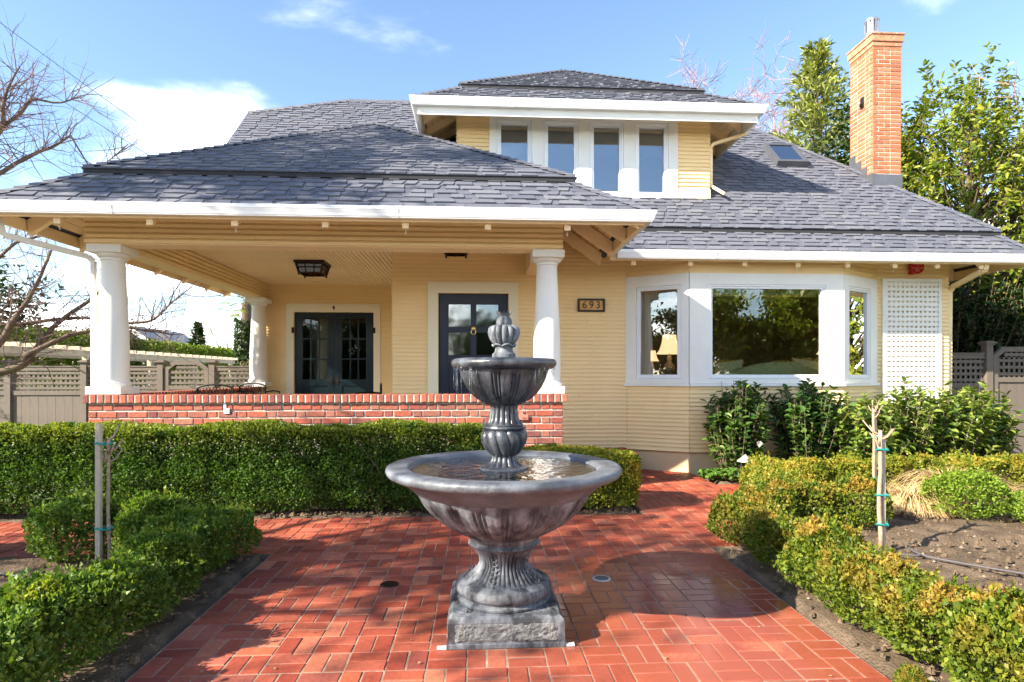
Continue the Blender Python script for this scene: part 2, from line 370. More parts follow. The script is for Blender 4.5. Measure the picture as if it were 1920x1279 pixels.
# ------------------------------------------------------------------ mesh helpers
ORIGIN = {}                                            # world position of every parent
class MB:
    def __init__(s): s.v = []; s.f = []; s.mi = []
    def add(s, vs, fs, mi=0):
        o = len(s.v); s.v.extend(vs)
        for f in fs: s.f.append(tuple(i + o for i in f)); s.mi.append(mi)
        return s
    def poly(s, pts, mi=0): return s.add([tuple(p) for p in pts], [tuple(range(len(pts)))], mi)
    def box(s, a, b, mi=0):
        x0, y0, z0 = a; x1, y1, z1 = b
        if x0 > x1: x0, x1 = x1, x0
        if y0 > y1: y0, y1 = y1, y0
        if z0 > z1: z0, z1 = z1, z0
        return s.add([(x0, y0, z0), (x1, y0, z0), (x1, y1, z0), (x0, y1, z0), (x0, y0, z1), (x1, y0, z1), (x1, y1, z1), (x0, y1, z1)],
                     [(0, 3, 2, 1), (4, 5, 6, 7), (0, 1, 5, 4), (1, 2, 6, 5), (2, 3, 7, 6), (3, 0, 4, 7)], mi)
    def bar(s, p, q, w, h, up=(0, 0, 1), mi=0):
        """box from p to q, w wide, h high"""
        p = Vector(p); q = Vector(q); d = (q - p).normalized(); u = Vector(up)
        r = d.cross(u)
        if r.length < 1e-5: r = d.cross(Vector((1, 0, 0)))
        r.normalize(); u = r.cross(d).normalized()
        vs = []
        for e in (p, q):
            for a, b in ((-1, -1), (1, -1), (1, 1), (-1, 1)): vs.append(tuple(e + r * (a * w / 2) + u * (b * h / 2)))
        return s.add(vs, [(0, 1, 2, 3), (7, 6, 5, 4), (0, 4, 5, 1), (1, 5, 6, 2), (2, 6, 7, 3), (3, 7, 4, 0)], mi)
    def prism(s, pts, d, mi=0):
        """polygon pts (3d) pushed along d"""
        n = len(pts); d = Vector(d)
        vs = [tuple(p) for p in pts] + [tuple(Vector(p) + d) for p in pts]
        fs = [tuple(range(n))[::-1], tuple(range(n, 2 * n))] + [(i, (i + 1) % n, n + (i + 1) % n, n + i) for i in range(n)]
        return s.add(vs, fs, mi)
    def tube(s, pts, rad, n=6, mi=0, cap=True):
        pts = [Vector(p) for p in pts]
        if not isinstance(rad, (list, tuple)): rad = [rad] * len(pts)
        o = len(s.v); k = len(pts); ref = None
        for i, p in enumerate(pts):
            d = (pts[min(i + 1, k - 1)] - pts[max(i - 1, 0)])
            if d.length < 1e-9: d = Vector((0, 0, 1))
            d.normalize()
            if ref is None: ref = Vector((0, 0, 1)) if abs(d.z) < 0.9 else Vector((1, 0, 0))
            r = d.cross(ref)
            if r.length < 1e-4: r = d.cross(Vector((0.3, 1, 0.2)))
            r.normalize(); u = r.cross(d); ref = u
            for j in range(n):
                a = 2 * math.pi * j / n
                s.v.append(tuple(p + (r * math.cos(a) + u * math.sin(a)) * rad[i]))
        for i in range(k - 1):
            for j in range(n):
                a = o + i * n + j; b = o + i * n + (j + 1) % n
                s.f.append((a, b, b + n, a + n)); s.mi.append(mi)
        if cap:
            s.f.append(tuple(o + j for j in range(n))[::-1]); s.mi.append(mi)
            s.f.append(tuple(o + (k - 1) * n + j for j in range(n))); s.mi.append(mi)
        return s
    def lathe(s, prof, n=48, c=(0, 0, 0), fn=None, mi=0, cap=False):
        """prof: (radius, z); fn(i, t, a) -> factor"""
        o = len(s.v); k = len(prof)
        for i, (r, z) in enumerate(prof):
            for j in range(n):
                a = 2 * math.pi * j / n
                q = r * (fn(i, i / max(1, k - 1), a) if fn else 1)
                s.v.append((c[0] + q * math.cos(a), c[1] + q * math.sin(a), c[2] + z))
        for i in range(k - 1):
            for j in range(n):
                a = o + i * n + j; b = o + i * n + (j + 1) % n
                s.f.append((a, b, b + n, a + n)); s.mi.append(mi)
        if cap:
            s.f.append(tuple(o + j for j in range(n))[::-1]); s.mi.append(mi)
            s.f.append(tuple(o + (k - 1) * n + j for j in range(n))); s.mi.append(mi)
        return s
    def mesh(s, name, mats, org=(0, 0, 0), smooth=False):
        me = bpy.data.meshes.new(name)
        ox, oy, oz = org
        me.from_pydata([(x - ox, y - oy, z - oz) for x, y, z in s.v], [], s.f)
        for m in (mats if isinstance(mats, (list, tuple)) else [mats]): me.materials.append(MATS[m])
        if any(s.mi): me.polygons.foreach_set('material_index', s.mi)
        if smooth: me.polygons.foreach_set('use_smooth', [True] * len(me.polygons))
        me.update()
        return me
    def build(s, name, mats, parent=None, smooth=False, kind=None, bevel=0, org=None):
        og = ORIGIN.get(parent.name, (0, 0, 0)) if parent else (0, 0, 0)
        me = s.mesh(name, mats, org or og, smooth)
        o = bpy.data.objects.new(name, me); COL.objects.link(o)
        if org: o.location = Vector(org) - Vector(og)
        ORIGIN[o.name] = tuple(org) if org else og
        if parent: o.parent = parent
        if kind: o['kind'] = kind
        if bevel:
            b = o.modifiers.new('bevel', 'BEVEL'); b.width = bevel; b.segments = 2; b.limit_method = 'ANGLE'; b.angle_limit = R(40)
        return o
def tag(o, label, cat, group=None):
    o['label'] = label; o['category'] = cat
    if group: o['group'] = group
    return o
def thing(name, loc, label, cat, group=None):
    o = bpy.data.objects.new(name, None); COL.objects.link(o); o.location = loc
    o.empty_display_size = 0.1
    ORIGIN[o.name] = tuple(loc)
    return tag(o, label, cat, group)
def part(name, parent, loc=None):
    """an Empty that groups sub-parts of one part"""
    o = bpy.data.objects.new(name, None); COL.objects.link(o); o.parent = parent
    og = ORIGIN[parent.name]
    loc = loc or og
    o.location = Vector(loc) - Vector(og); ORIGIN[o.name] = tuple(loc); o.empty_display_size = 0.1
    return o
def piece(name, me, parent, mat4):
    """one small piece that shares its mesh with its likes; mat4 in world space"""
    o = bpy.data.objects.new(name, me); COL.objects.link(o); o.parent = parent
    o.matrix_local = Matrix.Translation(-Vector(ORIGIN[parent.name])) @ mat4
    return o
def struct(o): o['kind'] = 'structure'; return o
def copy_tree(src, loc, rz=0, scale=1.0, label=None, group=None, parent=None):
    c = src.copy(); COL.objects.link(c)
    if parent: c.parent = parent
    else:
        c.location = loc; c.rotation_euler = (0, 0, rz)
        c.scale = scale if isinstance(scale, tuple) else (scale,) * 3
        if label: c['label'] = label
        if group: c['group'] = group
    ORIGIN[c.name] = tuple(loc) if loc else (0, 0, 0)
    for ch in src.children: copy_tree(ch, None, parent=c)
    return c
def npmesh(name, V, F, mat, extra=None):
    """quads from arrays"""
    me = bpy.data.meshes.new(name)
    V = np.asarray(V, dtype=np.float32); F = np.asarray(F, dtype=np.int32)
    k = F.shape[1]
    me.vertices.add(len(V)); me.vertices.foreach_set('co', V.ravel())
    me.loops.add(F.size); me.loops.foreach_set('vertex_index', F.ravel())
    me.polygons.add(len(F)); me.polygons.foreach_set('loop_start', np.arange(0, F.size, k, dtype=np.int32))
    me.polygons.foreach_set('loop_total', np.full(len(F), k, dtype=np.int32))
    me.materials.append(MATS[mat]); me.update(calc_edges=True)
    return me
def npobj(name, me, parent=None, kind=None):
    o = bpy.data.objects.new(name, me); COL.objects.link(o)
    if parent: o.parent = parent
    if kind: o['kind'] = kind
    ORIGIN[o.name] = ORIGIN.get(parent.name, (0, 0, 0)) if parent else (0, 0, 0)
    return o
def unit(a): return a / np.maximum(np.linalg.norm(a, axis=1, keepdims=True), 1e-9)
def leaf_quads(P, D, N, length, width, rng, fold=0.25, size_var=0.35):
    """diamond leaves: P base points, D growing direction, N rough normal"""
    D = unit(D); S = unit(np.cross(D, N)); U = np.cross(S, D)
    k = (1 + size_var * (rng.random((len(P), 1)) * 2 - 1))
    L = length * k; W = width * k
    b = P; t = P + D * L + U * (L * -0.12)
    m = P + D * L * 0.5
    l = m - S * W * 0.5 + U * W * fold; r = m + S * W * 0.5 + U * W * fold
    V = np.stack([b, l, t, r], 1).reshape(-1, 3)
    F = np.arange(len(P) * 4).reshape(-1, 4)
    return V, F
def leaf_hex(P, D, N, length, width, rng, fold=0.2, droop=0.2, size_var=0.3):
    """broad leaves: two quads folded at the midrib"""
    D = unit(D); S = unit(np.cross(D, N)); U = np.cross(S, D)
    k = (1 + size_var * (rng.random((len(P), 1)) * 2 - 1)); L = length * k; W = width * k
    b = P; t = P + D * L - U * L * droop
    m1 = P + D * L * 0.32; m2 = P + D * L * 0.68 - U * L * droop * 0.4
    l1 = m1 - S * W * .5 + U * W * fold; r1 = m1 + S * W * .5 + U * W * fold
    l2 = m2 - S * W * .42 + U * W * fold; r2 = m2 + S * W * .42 + U * W * fold
    V = np.stack([b, l1, l2, t, r2, r1], 1).reshape(-1, 3)
    o = np.arange(len(P))[:, None] * 6
    F = np.concatenate([o + np.array([[0, 1, 2, 3]]), o + np.array([[0, 3, 4, 5]])], 0)
    return V, F
def lump(P, f, s):
    """cheap smooth 3-d noise in -1..1"""
    x, y, z = P[:, 0] * f + s, P[:, 1] * f + 1.7 * s, P[:, 2] * f + 2.3 * s
    return (np.sin(x + 1.3 * np.sin(y * .9 + s)) + np.sin(y * 1.1 + 1.2 * np.sin(z)) + np.sin(z * 1.2 + 1.1 * np.sin(x * .8))) / 3

# ================================================================== the setting
g = MB(); g.poly([(-900, -900, -0.09), (900, -900, -0.09), (900, 900, -0.09), (-900, 900, -0.09)])
struct(g.build('ground', 'ground_green'))

# concrete added behind the viewer to bounce sun on to the facade; then street
sw_ = MB()
for k in range(18): sw_.box((-13.5 + k * 1.5 + .006, -6.4, -.08), (-12.0 + k * 1.5 - .006, 1.14, -.012))
struct(sw_.build('bounce_pavement', 'concrete'))
st_ = MB().box((-60, -16, -.088), (60, -6.45, -.07)); struct(st_.build('street', 'asphalt'))
def soil_bed(name, x0, x1, y0, y1, step, amp, seed):
    nx = int((x1 - x0) / step) + 1; ny = int((y1 - y0) / step) + 1
    X, Y = np.meshgrid(np.linspace(x0, x1, nx), np.linspace(y0, y1, ny))
    P = np.stack([X.ravel(), Y.ravel(), np.zeros(X.size)], 1)
    z = amp * (lump(P, 3.1, seed) + 0.6 * lump(P, 9, seed + 3) + 0.35 * lump(P, 23, seed + 5))
    edge = np.minimum.reduce([P[:, 0] - x0, x1 - P[:, 0], P[:, 1] - y0, y1 - P[:, 1]])
    P[:, 2] = np.where(edge < 0.06, -0.05, 0.0 + z)
    i = np.arange((ny - 1) * nx).reshape(ny - 1, nx)[:, :-1].ravel()
    F = np.stack([i, i + 1, i + nx + 1, i + nx], 1)
    me = npmesh(name, P, F, 'soil'); me.polygons.foreach_set('use_smooth', [True] * len(me.polygons))
    return struct(npobj(name, me))
soil_bed('soil', -9.0, -1.709, 1.15, 5.09, 0.04, 0.026, 1)
soil_bed('soil', 2.012, 9.5, 1.15, 5.09, 0.04, 0.026, 4)
soil_bed('soil', 2.84, 9.5, 5.095, 6.32, 0.04, 0.026, 5)
soil_bed('soil', 3.25, 9.5, 6.325, 6.94, 0.04, 0.026, 6)
soil_bed('soil', 4.075, 11.5, 6.945, 9.9, 0.08, 0.016, 7)
soil_bed('soil', 3.25, 4.07, 8.0, 8.95, 0.05, 0.02, 9)
soil_bed('soil', -9.0, 1.79, 6.342, 7.42, 0.06, 0.02, 11)

# brick paving: basket weave of two bricks to a square
CELL = 0.2058; JT = 0.0068
PX0, PY0 = -1.70, 1.19
def gx(i): return PX0 + i * CELL
def gy(j): return PY0 + j * CELL
RECTS = [(gx(0) - .006, gx(18) + .004, gy(0), gy(20)), (gx(-36), gx(22), gy(19) - .005, gy(25) + .004), (gx(17) - .005, gx(24) + .004, gy(25) - .01, gy(40)), (gx(24) - .01, gx(28), gy(28), gy(33) + .004)]
def paved(x, y): return any(a < x < b and c < y < d for a, b, c, d in RECTS)
pat = MB()
for k, (a, b, c, d) in enumerate(RECTS):
    z = -0.0042 - 0.0015 * k
    pat.box((a, c, -0.085 + 0.002 * k), (b, d, z))
patio = struct(pat.build('brick_patio', 'grout'))
def paver_mesh(k, w, d):
    rng = random.Random(k); e = 0.004
    def j(): return rng.uniform(-0.0018, 0.0018)
    b = [(-w / 2, -d / 2), (w / 2, -d / 2), (w / 2, d / 2), (-w / 2, d / 2)]
    vs = [(x, y, -0.05) for x, y in b] + [(x, y, -0.004) for x, y in b] + [(x * (1 - 2 * e / w) + j(), y * (1 - 2 * e / d) + j(), j() * 0.5) for x, y in b]
    fs = [(8, 9, 10, 11)] + [(a, (a + 1) % 4, 4 + (a + 1) % 4, 4 + a) for a in range(4)] + [(4 + a, 4 + (a + 1) % 4, 8 + (a + 1) % 4, 8 + a) for a in range(4)]
    return vs, fs
PAV = [paver_mesh(k, CELL - JT, CELL / 2 - JT) for k in range(6)]
PAV_ME = [MB().add(*p).mesh('brick', 'paver') for p in PAV]
cells = []
for i in range(-36, 30):
    for j in range(0, 42):
        cx = PX0 + (i + 0.5) * CELL; cy = PY0 + (j + 0.5) * CELL
        if paved(cx, cy): cells.append((cx, cy, (i + j) % 2))
bricks = []
rng = random.Random(3)
for cx, cy, o in cells:
    for s in (-1, 1):
        x, y = (cx, cy + s * CELL / 4) if o == 0 else (cx + s * CELL / 4, cy)
        bricks.append((x, y, o))
def in_view(x, y):
    px = 960 + 1125 * (x * .9983 - y * .0576) / (x * .0576 + y * .9983)
    return y > 2.75 and 215 < px < 1700
bricks.sort(key=lambda b: (not in_view(b[0], b[1]), b[1]))
rest = MB()
for n, (x, y, o) in enumerate(bricks):
    k = rng.randrange(6)
    m = Matrix.Translation((x + rng.uniform(-.0015, .0015), y + rng.uniform(-.0015, .0015), rng.uniform(-.0022, .0012))) @ \
        Matrix.Rotation((R(90) if o else 0) + rng.uniform(-.008, .008), 4, 'Z') @ Matrix.Rotation(rng.uniform(-.012, .012), 4, 'X') @ Matrix.Rotation(rng.uniform(-.008, .008), 4, 'Y')
    if n < 300: piece('brick', PAV_ME[k], patio, m)
    else: rest.add([tuple(m @ Vector(v)) for v in PAV[k][0]], PAV[k][1])
rest.build('far_bricks', 'paver', patio, kind='stuff')

# ================================================================== house
house = thing('house', (1.6, 9.43, 0), 'cream clapboard craftsman house with grey shingle hip roofs, deep porch and dormer', 'house')
YM, YB, YK, YF = 9.43, 8.93, 7.43, 12.75
PITCH = 0.0635

def wall_frame(p0, p1):
    p0 = Vector((*p0, 0)); p1 = Vector((*p1, 0)); d = (p1 - p0); L = d.length; d.normalize()
    n = Vector((d.y, -d.x, 0))                      # outward: to the right of the walking direction
    return p0, d, n, L
def holed(mb, p0, p1, z0, z1, holes, t0, t1, mi=0):
    """slab of wall between offsets t0..t1 along the outward normal, with rectangular holes (a0,a1,z0,z1)"""
    o, d, n, L = wall_frame(p0, p1)
    A = sorted({0, L, *[min(max(h[k], 0), L) for h in holes for k in (0, 1)]})
    Z = sorted({z0, z1, *[min(max(h[k], z0), z1) for h in holes for k in (2, 3)]})
    for i in range(len(A) - 1):
        j = 0
        while j < len(Z) - 1:
            am = (A[i] + A[i + 1]) / 2
            def inh(k): zm = (Z[k] + Z[k + 1]) / 2; return any(h[0] < am < h[1] and h[2] < zm < h[3] for h in holes)
            if inh(j): j += 1; continue
            e = j
            while e + 1 < len(Z) - 1 and not inh(e + 1): e += 1
            q = [o + d * A[i] + n * t0, o + d * A[i + 1] + n * t0, o + d * A[i + 1] + n * t1, o + d * A[i] + n * t1]
            if A[i + 1] - A[i] > 1e-4: mb.prism([(v.x, v.y, Z[j]) for v in q], (0, 0, Z[e + 1] - Z[j]), mi)
            j = e + 1
    return mb
SIDR = random.Random(77)
def siding(mb, p0, p1, z0, z1, holes=(), pitch=PITCH, proud=0.025, a_lo=0.0, a_hi=None, lip=0.012):
    o, d, n, L = wall_frame(p0, p1)
    if a_hi is None: a_hi = L
    z = z0
    while z < z1 - 0.005:
        zt = min(z + pitch, z1); zm = (z + zt) / 2
        segs = [(a_lo, a_hi)]
        for h in holes:
            if h[2] < zm < h[3]:
                ns = []
                for a, b in segs:
                    if h[1] <= a or h[0] >= b: ns.append((a, b)); continue
                    if h[0] > a: ns.append((a, h[0]))
                    if h[1] < b: ns.append((h[1], b))
                segs = ns
        cut = []                                        # butt joints
        for a, b in segs:
            while b - a > 1.2 and SIDR.random() < .55:
                c = a + SIDR.uniform(.5, min(2.6, b - a - .4)); cut.append((a, c - .0015)); a = c + .0015
            cut.append((a, b))
        for a, b in cut:
            if b - a < 0.01: continue
            pa, pb = o + d * a, o + d * b
            fa, fb = pa + n * proud, pb + n * proud; ta, tb = pa + n * .004, pb + n * .004
            vs = [(pa.x, pa.y, z), (pb.x, pb.y, z), (fb.x, fb.y, z), (fa.x, fa.y, z), (tb.x, tb.y, zt + .002), (ta.x, ta.y, zt + .002),
                  (fb.x, fb.y, z + lip), (fa.x, fa.y, z + lip), (pa.x, pa.y, zt), (pb.x, pb.y, zt)]
            mb.add(vs, [(0, 1, 2, 3), (3, 2, 6, 7), (7, 6, 4, 5), (0, 3, 7, 5, 8), (1, 9, 4, 6, 2)])
        z += pitch
    return mb
def wall(name, p0, p1, z0, z1, holes=(), th=0.14, pitch=PITCH, siding_z=None, sidh=None):
    w = MB(); holed(w, p0, p1, z0, z1, holes, -th, 0.0)
    o = w.build(name, 'siding_paint', house)
    s = MB(); siding(s, p0, p1, *(siding_z or (z0, z1)), holes=sidh if sidh is not None else holes, pitch=pitch)
    s.build('siding', 'siding_paint', o, kind='stuff')
    return o

# --- main front wall: entry part and right part
DOOR = (-0.609, 0.485, 0.56, 2.765); CAS = (-0.772, 0.643, 2.94)
x0 = -1.31
wall('front_wall', (x0, YM), (2.363, YM), 0.315, 3.62, [(DOOR[0] - x0, DOOR[1] - x0, DOOR[2], DOOR[3])], sidh=[(CAS[0] - x0, CAS[1] - x0, 0.5, CAS[2])])
wall('front_wall', (6.485, YM), (7.72, YM), 0.315, 3.62)
wall('side_wall', (7.72, YM), (7.72, 15.2), 0.315, 3.62)
wall('side_wall', (x0, YF), (x0, YM), 0.315, 3.62)
f = MB(); f.box((x0 + 0.02, YM + 0.03, -0.08), (2.40, YM + .2, 0.313)); f.box((6.45, YM + .03, -.08), (7.70, YM + .2, .313)); f.box((7.5, YM + .21, -.08), (7.69, 15.2, .313))
f.build('foundation', 'foundation', house)
# --- bay
BA, BB, BC, BD = (2.363, YM), (3.205, YB), (5.615, YB), (6.485, YM)
SILL, HEAD = 1.36, 3.03
lenAB = math.hypot(BB[0] - BA[0], BB[1] - BA[1])
bayw = part('bay', house, (4.4, YB, 0))
BAYWIN = []
for nm, p, q, win in (('bay_side', BA, BB, (0.17, 0.865)), ('bay_front', BB, BC, (3.505 - BB[0], 5.33 - BB[0])), ('bay_side', BC, BD, (0.13, 0.80))):
    o_, d_, n_, L_ = wall_frame(p, q)
    w = MB(); hole = [(win[0], win[1], 1.43, 2.865)]
    holed(w, p, q, 0.315, 3.45, hole, -0.12, 0.0)
    b = w.build(nm, 'siding_paint', bayw)
    s = MB(); siding(s, p, q, 0.315, SILL - 0.03, pitch=PITCH); siding(s, p, q, HEAD, 3.41, pitch=PITCH)
    s.build('siding', 'siding_paint', bayw, kind='stuff')
    c = MB(); holed(c, p, q, SILL, HEAD, hole, 0.001, 0.028)
    c.build('casing', 'white_paint', bayw)
    # sill board
    c = MB(); a0, a1 = o_ + n_ * 0.001, o_ + d_ * L_ + n_ * 0.001
    e0, e1 = o_ + n_ * 0.06 - d_ * (0.02 if p != BB else -0.002), o_ + d_ * L_ + n_ * 0.06 + d_ * (0.02 if p != BB else -0.002)
    c.prism([(a0.x, a0.y, SILL - .045), (a1.x, a1.y, SILL - .045), (e1.x, e1.y, SILL - .045), (e0.x, e0.y, SILL - .045)], (0, 0, .042))
    c.build('sill', 'white_paint', bayw)
    BAYWIN.append((o_, d_, n_, win))
f = MB()
q = [Vector((*p, 0)) for p in (BA, BB, BC, BD)]
ins = [(BA[0] + .05, YM + .02), (BB[0] + .02, YB + .035), (BC[0] - .02, YB + .035), (BD[0] - .05, YM + .02)]
f.prism([(x, y, -.08) for x, y in ins] + [(ins[3][0], YM + .02 + .15, -.08), (ins[0][0], YM + .17, -.08)], (0, 0, .393))
f.build('foundation', 'foundation', bayw)
def window(parent_name, o_, d_, n_, a0, a1, z0, z1, fr=0.062, glass='window_glass', mat='vinyl_white', stop=0.02, name='window', inset=0.0):
    """frame with inner bead and a pane, in the wall frame o_, d_, n_"""
    c = o_ + d_ * ((a0 + a1) / 2)
    wnd = part(name, house, (c.x, c.y, z0))
    def ring(mb, b0, b1, y0, y1, w, t0, t1):
        for (s0, s1, e0, e1) in ((b0, b1, y0, y0 + w), (b0, b1, y1 - w, y1), (b0, b0 + w, y0 + w, y1 - w), (b1 - w, b1, y0 + w, y1 - w)):
            P = [o_ + d_ * s0 + n_ * t0, o_ + d_ * s1 + n_ * t0, o_ + d_ * s1 + n_ * t1, o_ + d_ * s0 + n_ * t1]
            mb.prism([(v.x, v.y, e0) for v in P], (0, 0, e1 - e0))
    m = MB(); ring(m, a0 + .003, a1 - .003, z0 + .003, z1 - .003, fr * .45, -.07 - inset, stop - inset)
    w2 = fr * .43
    ring(m, a0 + w2, a1 - w2, z0 + w2, z1 - w2, fr * .57, -.05 - inset, stop - .016 - inset)
    m.build('frame', mat, wnd, bevel=0.004)
    m = MB(); g = fr * .9
    P = [o_ + d_ * (a0 + g) + n_ * (-.035 - inset), o_ + d_ * (a1 - g) + n_ * (-.035 - inset), o_ + d_ * (a1 - g) + n_ * (-.029 - inset), o_ + d_ * (a0 + g) + n_ * (-.029 - inset)]
    m.prism([(v.x, v.y, z0 + g) for v in P], (0, 0, z1 - z0 - 2 * g))
    m.build('pane', glass, wnd)
    return wnd
for o_, d_, n_, win in BAYWIN: window(None, o_, d_, n_, win[0], win[1], 1.43, 2.865)

# --- lattice panel on the right wall
lat = part('lattice_panel', house, (7.07, YM - .03, 0.95))
m = MB(); LX0, LX1, LZ0, LZ1 = 6.575, 7.575, 0.92, 3.055
for a, b in (((LX0, LZ0), (LX0 + .055, LZ1)), ((LX1 - .055, LZ0), (LX1, LZ1)), ((LX0 + .055, LZ1 - .05), (LX1 - .055, LZ1)), ((LX0 + .055, LZ0), (LX1 - .055, LZ0 + .05))):
    m.box((a[0], YM - .052, a[1]), (b[0], YM - .018, b[1]))
m.build('frame', 'white_paint', lat)
nv, nh = 12, 25
vm = MB().box((-.021, -.005, 0), (.021, .005, LZ1 - LZ0 - .1)).mesh('slat', 'white_paint')
hm = MB().box((0, -.005, -.025), (LX1 - LX0 - .11, .005, .025)).mesh('slat', 'white_paint')
for i in range(nv):
    x = LX0 + .055 + (LX1 - LX0 - .11) * (i + .35) / (nv - .3)
    piece('slat', vm, lat, Matrix.Translation((x, YM - .028, LZ0 + .05)))
for i in range(nh):
    z = LZ0 + .05 + (LZ1 - LZ0 - .1) * (i + .5) / nh
    piece('slat', hm, lat, Matrix.Translation((LX0 + .055, YM - .040, z)))

# --- deep left part of the porch: wall with the french doors
FR = (-3.816, -2.174, 0.56, 2.80)
wall('porch_back_wall', (-4.55, YF), (x0 + .14, YF), 0.3, 3.62, [(FR[0] + 4.55, FR[1] + 4.55, FR[2], FR[3])], sidh=[(-3.968 + 4.55, -2.03 + 4.55, .3, 2.975)])
m = MB()
for a, b in (((-3.968, .56), (FR[0], 2.80)), ((FR[1], .56), (-2.03, 2.80)), ((-3.968, 2.80), (-2.03, 2.975))):
    m.box((a[0], YF - .035, a[1]), (b[0], YF - .001, b[1]))
m.build('door_casing', 'casing_ivory', house, bevel=.003)
m = MB()
for a, b in (((CAS[0], .56), (DOOR[0], DOOR[3])), ((DOOR[1], .56), (CAS[1], DOOR[3])), ((CAS[0], DOOR[3]), (CAS[1], CAS[2]))):
    m.box((a[0], YM - .04, a[1]), (b[0], YM - .001, b[1]))
m.build('door_casing', 'casing_ivory', house, bevel=.003)
def leaf_door(name, x0, x1, z0, z1, y, mat, glass, cols, rows, stile, top, lock, mun, handle=None):
    """panelled door leaf with a grid of panes above a lower panel"""
    dr = part(name, house, ((x0 + x1) / 2, y, z0))
    gx0, gx1, gz0, gz1 = x0 + stile, x1 - stile, lock, z1 - top
    m = MB()
    m.box((x0, y, z0), (gx0, y + .045, z1)); m.box((gx1, y, z0), (x1, y + .045, z1))
    m.box((gx0, y, gz1), (gx1, y + .045, z1)); m.box((gx0, y, gz0 - .14), (gx1, y + .045, gz0)); m.box((gx0, y, z0), (gx1, y + .045, z0 + .2))
    m.box((gx0, y + .018, z0 + .2), (gx1, y + .035, gz0 - .14))
    m.build('leaf', mat, dr, bevel=.003)
    m = MB()
    for i in range(1, cols):
        x = gx0 + (gx1 - gx0) * i / cols; m.box((x - mun / 2, y + .004, gz0), (x + mun / 2, y + .041, gz1))
    for j in range(1, rows):
        z = gz0 + (gz1 - gz0) * j / rows
        for i in range(cols):
            a = gx0 + (gx1 - gx0) * i / cols + (mun / 2 if i else 0); b = gx0 + (gx1 - gx0) * (i + 1) / cols - (mun / 2 if i < cols - 1 else 0)
            m.box((a, y + .006, z - mun / 2), (b, y + .039, z + mun / 2))
    m.build('muntin', mat, dr)
    for i in range(cols):
        for j in range(rows):
            a = gx0 + (gx1 - gx0) * i / cols; b = gx0 + (gx1 - gx0) * (i + 1) / cols
            c = gz0 + (gz1 - gz0) * j / rows; d = gz0 + (gz1 - gz0) * (j + 1) / rows
            MB().box((a + .002, y + .02, c + .002), (b - .002, y + .025, d - .002)).build('pane', glass, dr)
    return dr
ed = leaf_door('entry_door', DOOR[0] + .012, DOOR[1] - .012, .575, DOOR[3] - .012, YM + .03, 'door_navy', 'door_glass', 2, 2, .145, .155, 1.80, .09)
m = MB()
kx, kz = -0.062, 2.185
m.lathe([(.001, 0), (.03, 0), (.034, .008), (.028, .018), (.001, .022)], 20)
m.v = [(kx + x, YM + .03 - z, kz + .035 + y) for x, y, z in m.v]
ring = [(kx + .038 * math.cos(a), YM + .008, kz - .022 + .042 * math.sin(a)) for a in [2 * math.pi * i / 24 for i in range(25)]]
m.tube(ring, .007, 8, cap=False); m.build('knocker', 'brass', ed, smooth=True)
mid = -2.992
for a, b in ((FR[0] + .012, mid - .003), (mid + .003, FR[1] - .012)):
    fd = leaf_door('french_door', a, b, .575, 2.788, YF + .03, 'door_teal', 'french_glass', 3, 3, .15, .115, 1.40, .026)
    hx = mid - .06 if a < -3.5 else mid + .06
    m = MB().box((hx - .018, YF + .018, 1.28), (hx + .018, YF + .029, 1.46)); m.tube([(hx, YF + .02, 1.37), (hx, YF - .03, 1.37), (hx + (-.09 if hx < mid else .09), YF - .03, 1.365)], .009, 8)
    m.build('handle', 'bronze', fd)
for x, sgn in ((FR[0] - .012, -1), (FR[1] + .012, 1)):
    m = MB().box((x - .028, YF - .05, 2.36), (x + .028, YF - .036, 2.48)); m.box((x - .02, YF - .065, 2.40), (x + .02, YF - .05, 2.44)); m.build('door_latch', 'iron_black', house)
m = MB().box((mid - .012, YF - .048, 2.85), (mid + .012, YF - .036, 2.93)); m.box((mid - .03, YF - .048, 2.89), (mid + .03, YF - .0362, 2.905)); m.build('door_latch', 'iron_black', house)

# --- porch: floor, ceiling, beams
MB().box((-4.62, YK + .22, 0.30), (1.05, YF - .005, 0.555)).build('porch_floor', 'porch_floor', house)
BZ0, BZ1, CEIL = 3.05, 3.79, 3.377
m = MB(); n = 74
for i in range(n):
    a = -4.38 + (.78 + 4.38) * i / n; b = -4.38 + (.78 + 4.38) * (i + 1) / n
    ye = YF - .004 if b < x0 else YM - .004
    m.box((a + .007, YK + .28, CEIL), (b - .007, ye, CEIL + .022)); m.box((a - .0065, YK + .28, CEIL + .016), (a + .0065, ye, CEIL + .03))
m.build('porch_ceiling', 'soffit_paint', house, kind='stuff')
def beam(name, p0, p1, depth):
    """boxed beam clad with boards on its outer face p0->p1 and on the inner one"""
    o, d, nn, L = wall_frame(p0, p1)
    m = MB(); P = [o, o + d * L, o + d * L - nn * depth, o - nn * depth]
    m.prism([(v.x, v.y, BZ0) for v in P], (0, 0, BZ1 - BZ0))
    b = m.build(name, 'trim_cream', house)
    z = BZ0 + .012; k = 0
    while z < BZ1 - .03:
        s = MB(); siding(s, p0, p1, z, z + PITCH, proud=.036, lip=.036); s.build('siding_board', 'siding_paint', b)
        if z < CEIL - .01:
            s = MB(); q1 = o + d * L - nn * depth; q0 = o - nn * depth
            siding(s, (q1.x, q1.y), (q0.x, q0.y), z, min(z + PITCH, CEIL), proud=.032, lip=.036); s.build('siding_board', 'siding_paint', b)
        z += PITCH
    return b
beam('porch_beam', (-4.66, YK), (1.06, YK), .28)
beam('porch_beam', (-4.66, YF - .002), (-4.66, YK + .281), .28)
beam('porch_beam', (1.06, YK + .281), (1.06, YM - .002), .28)

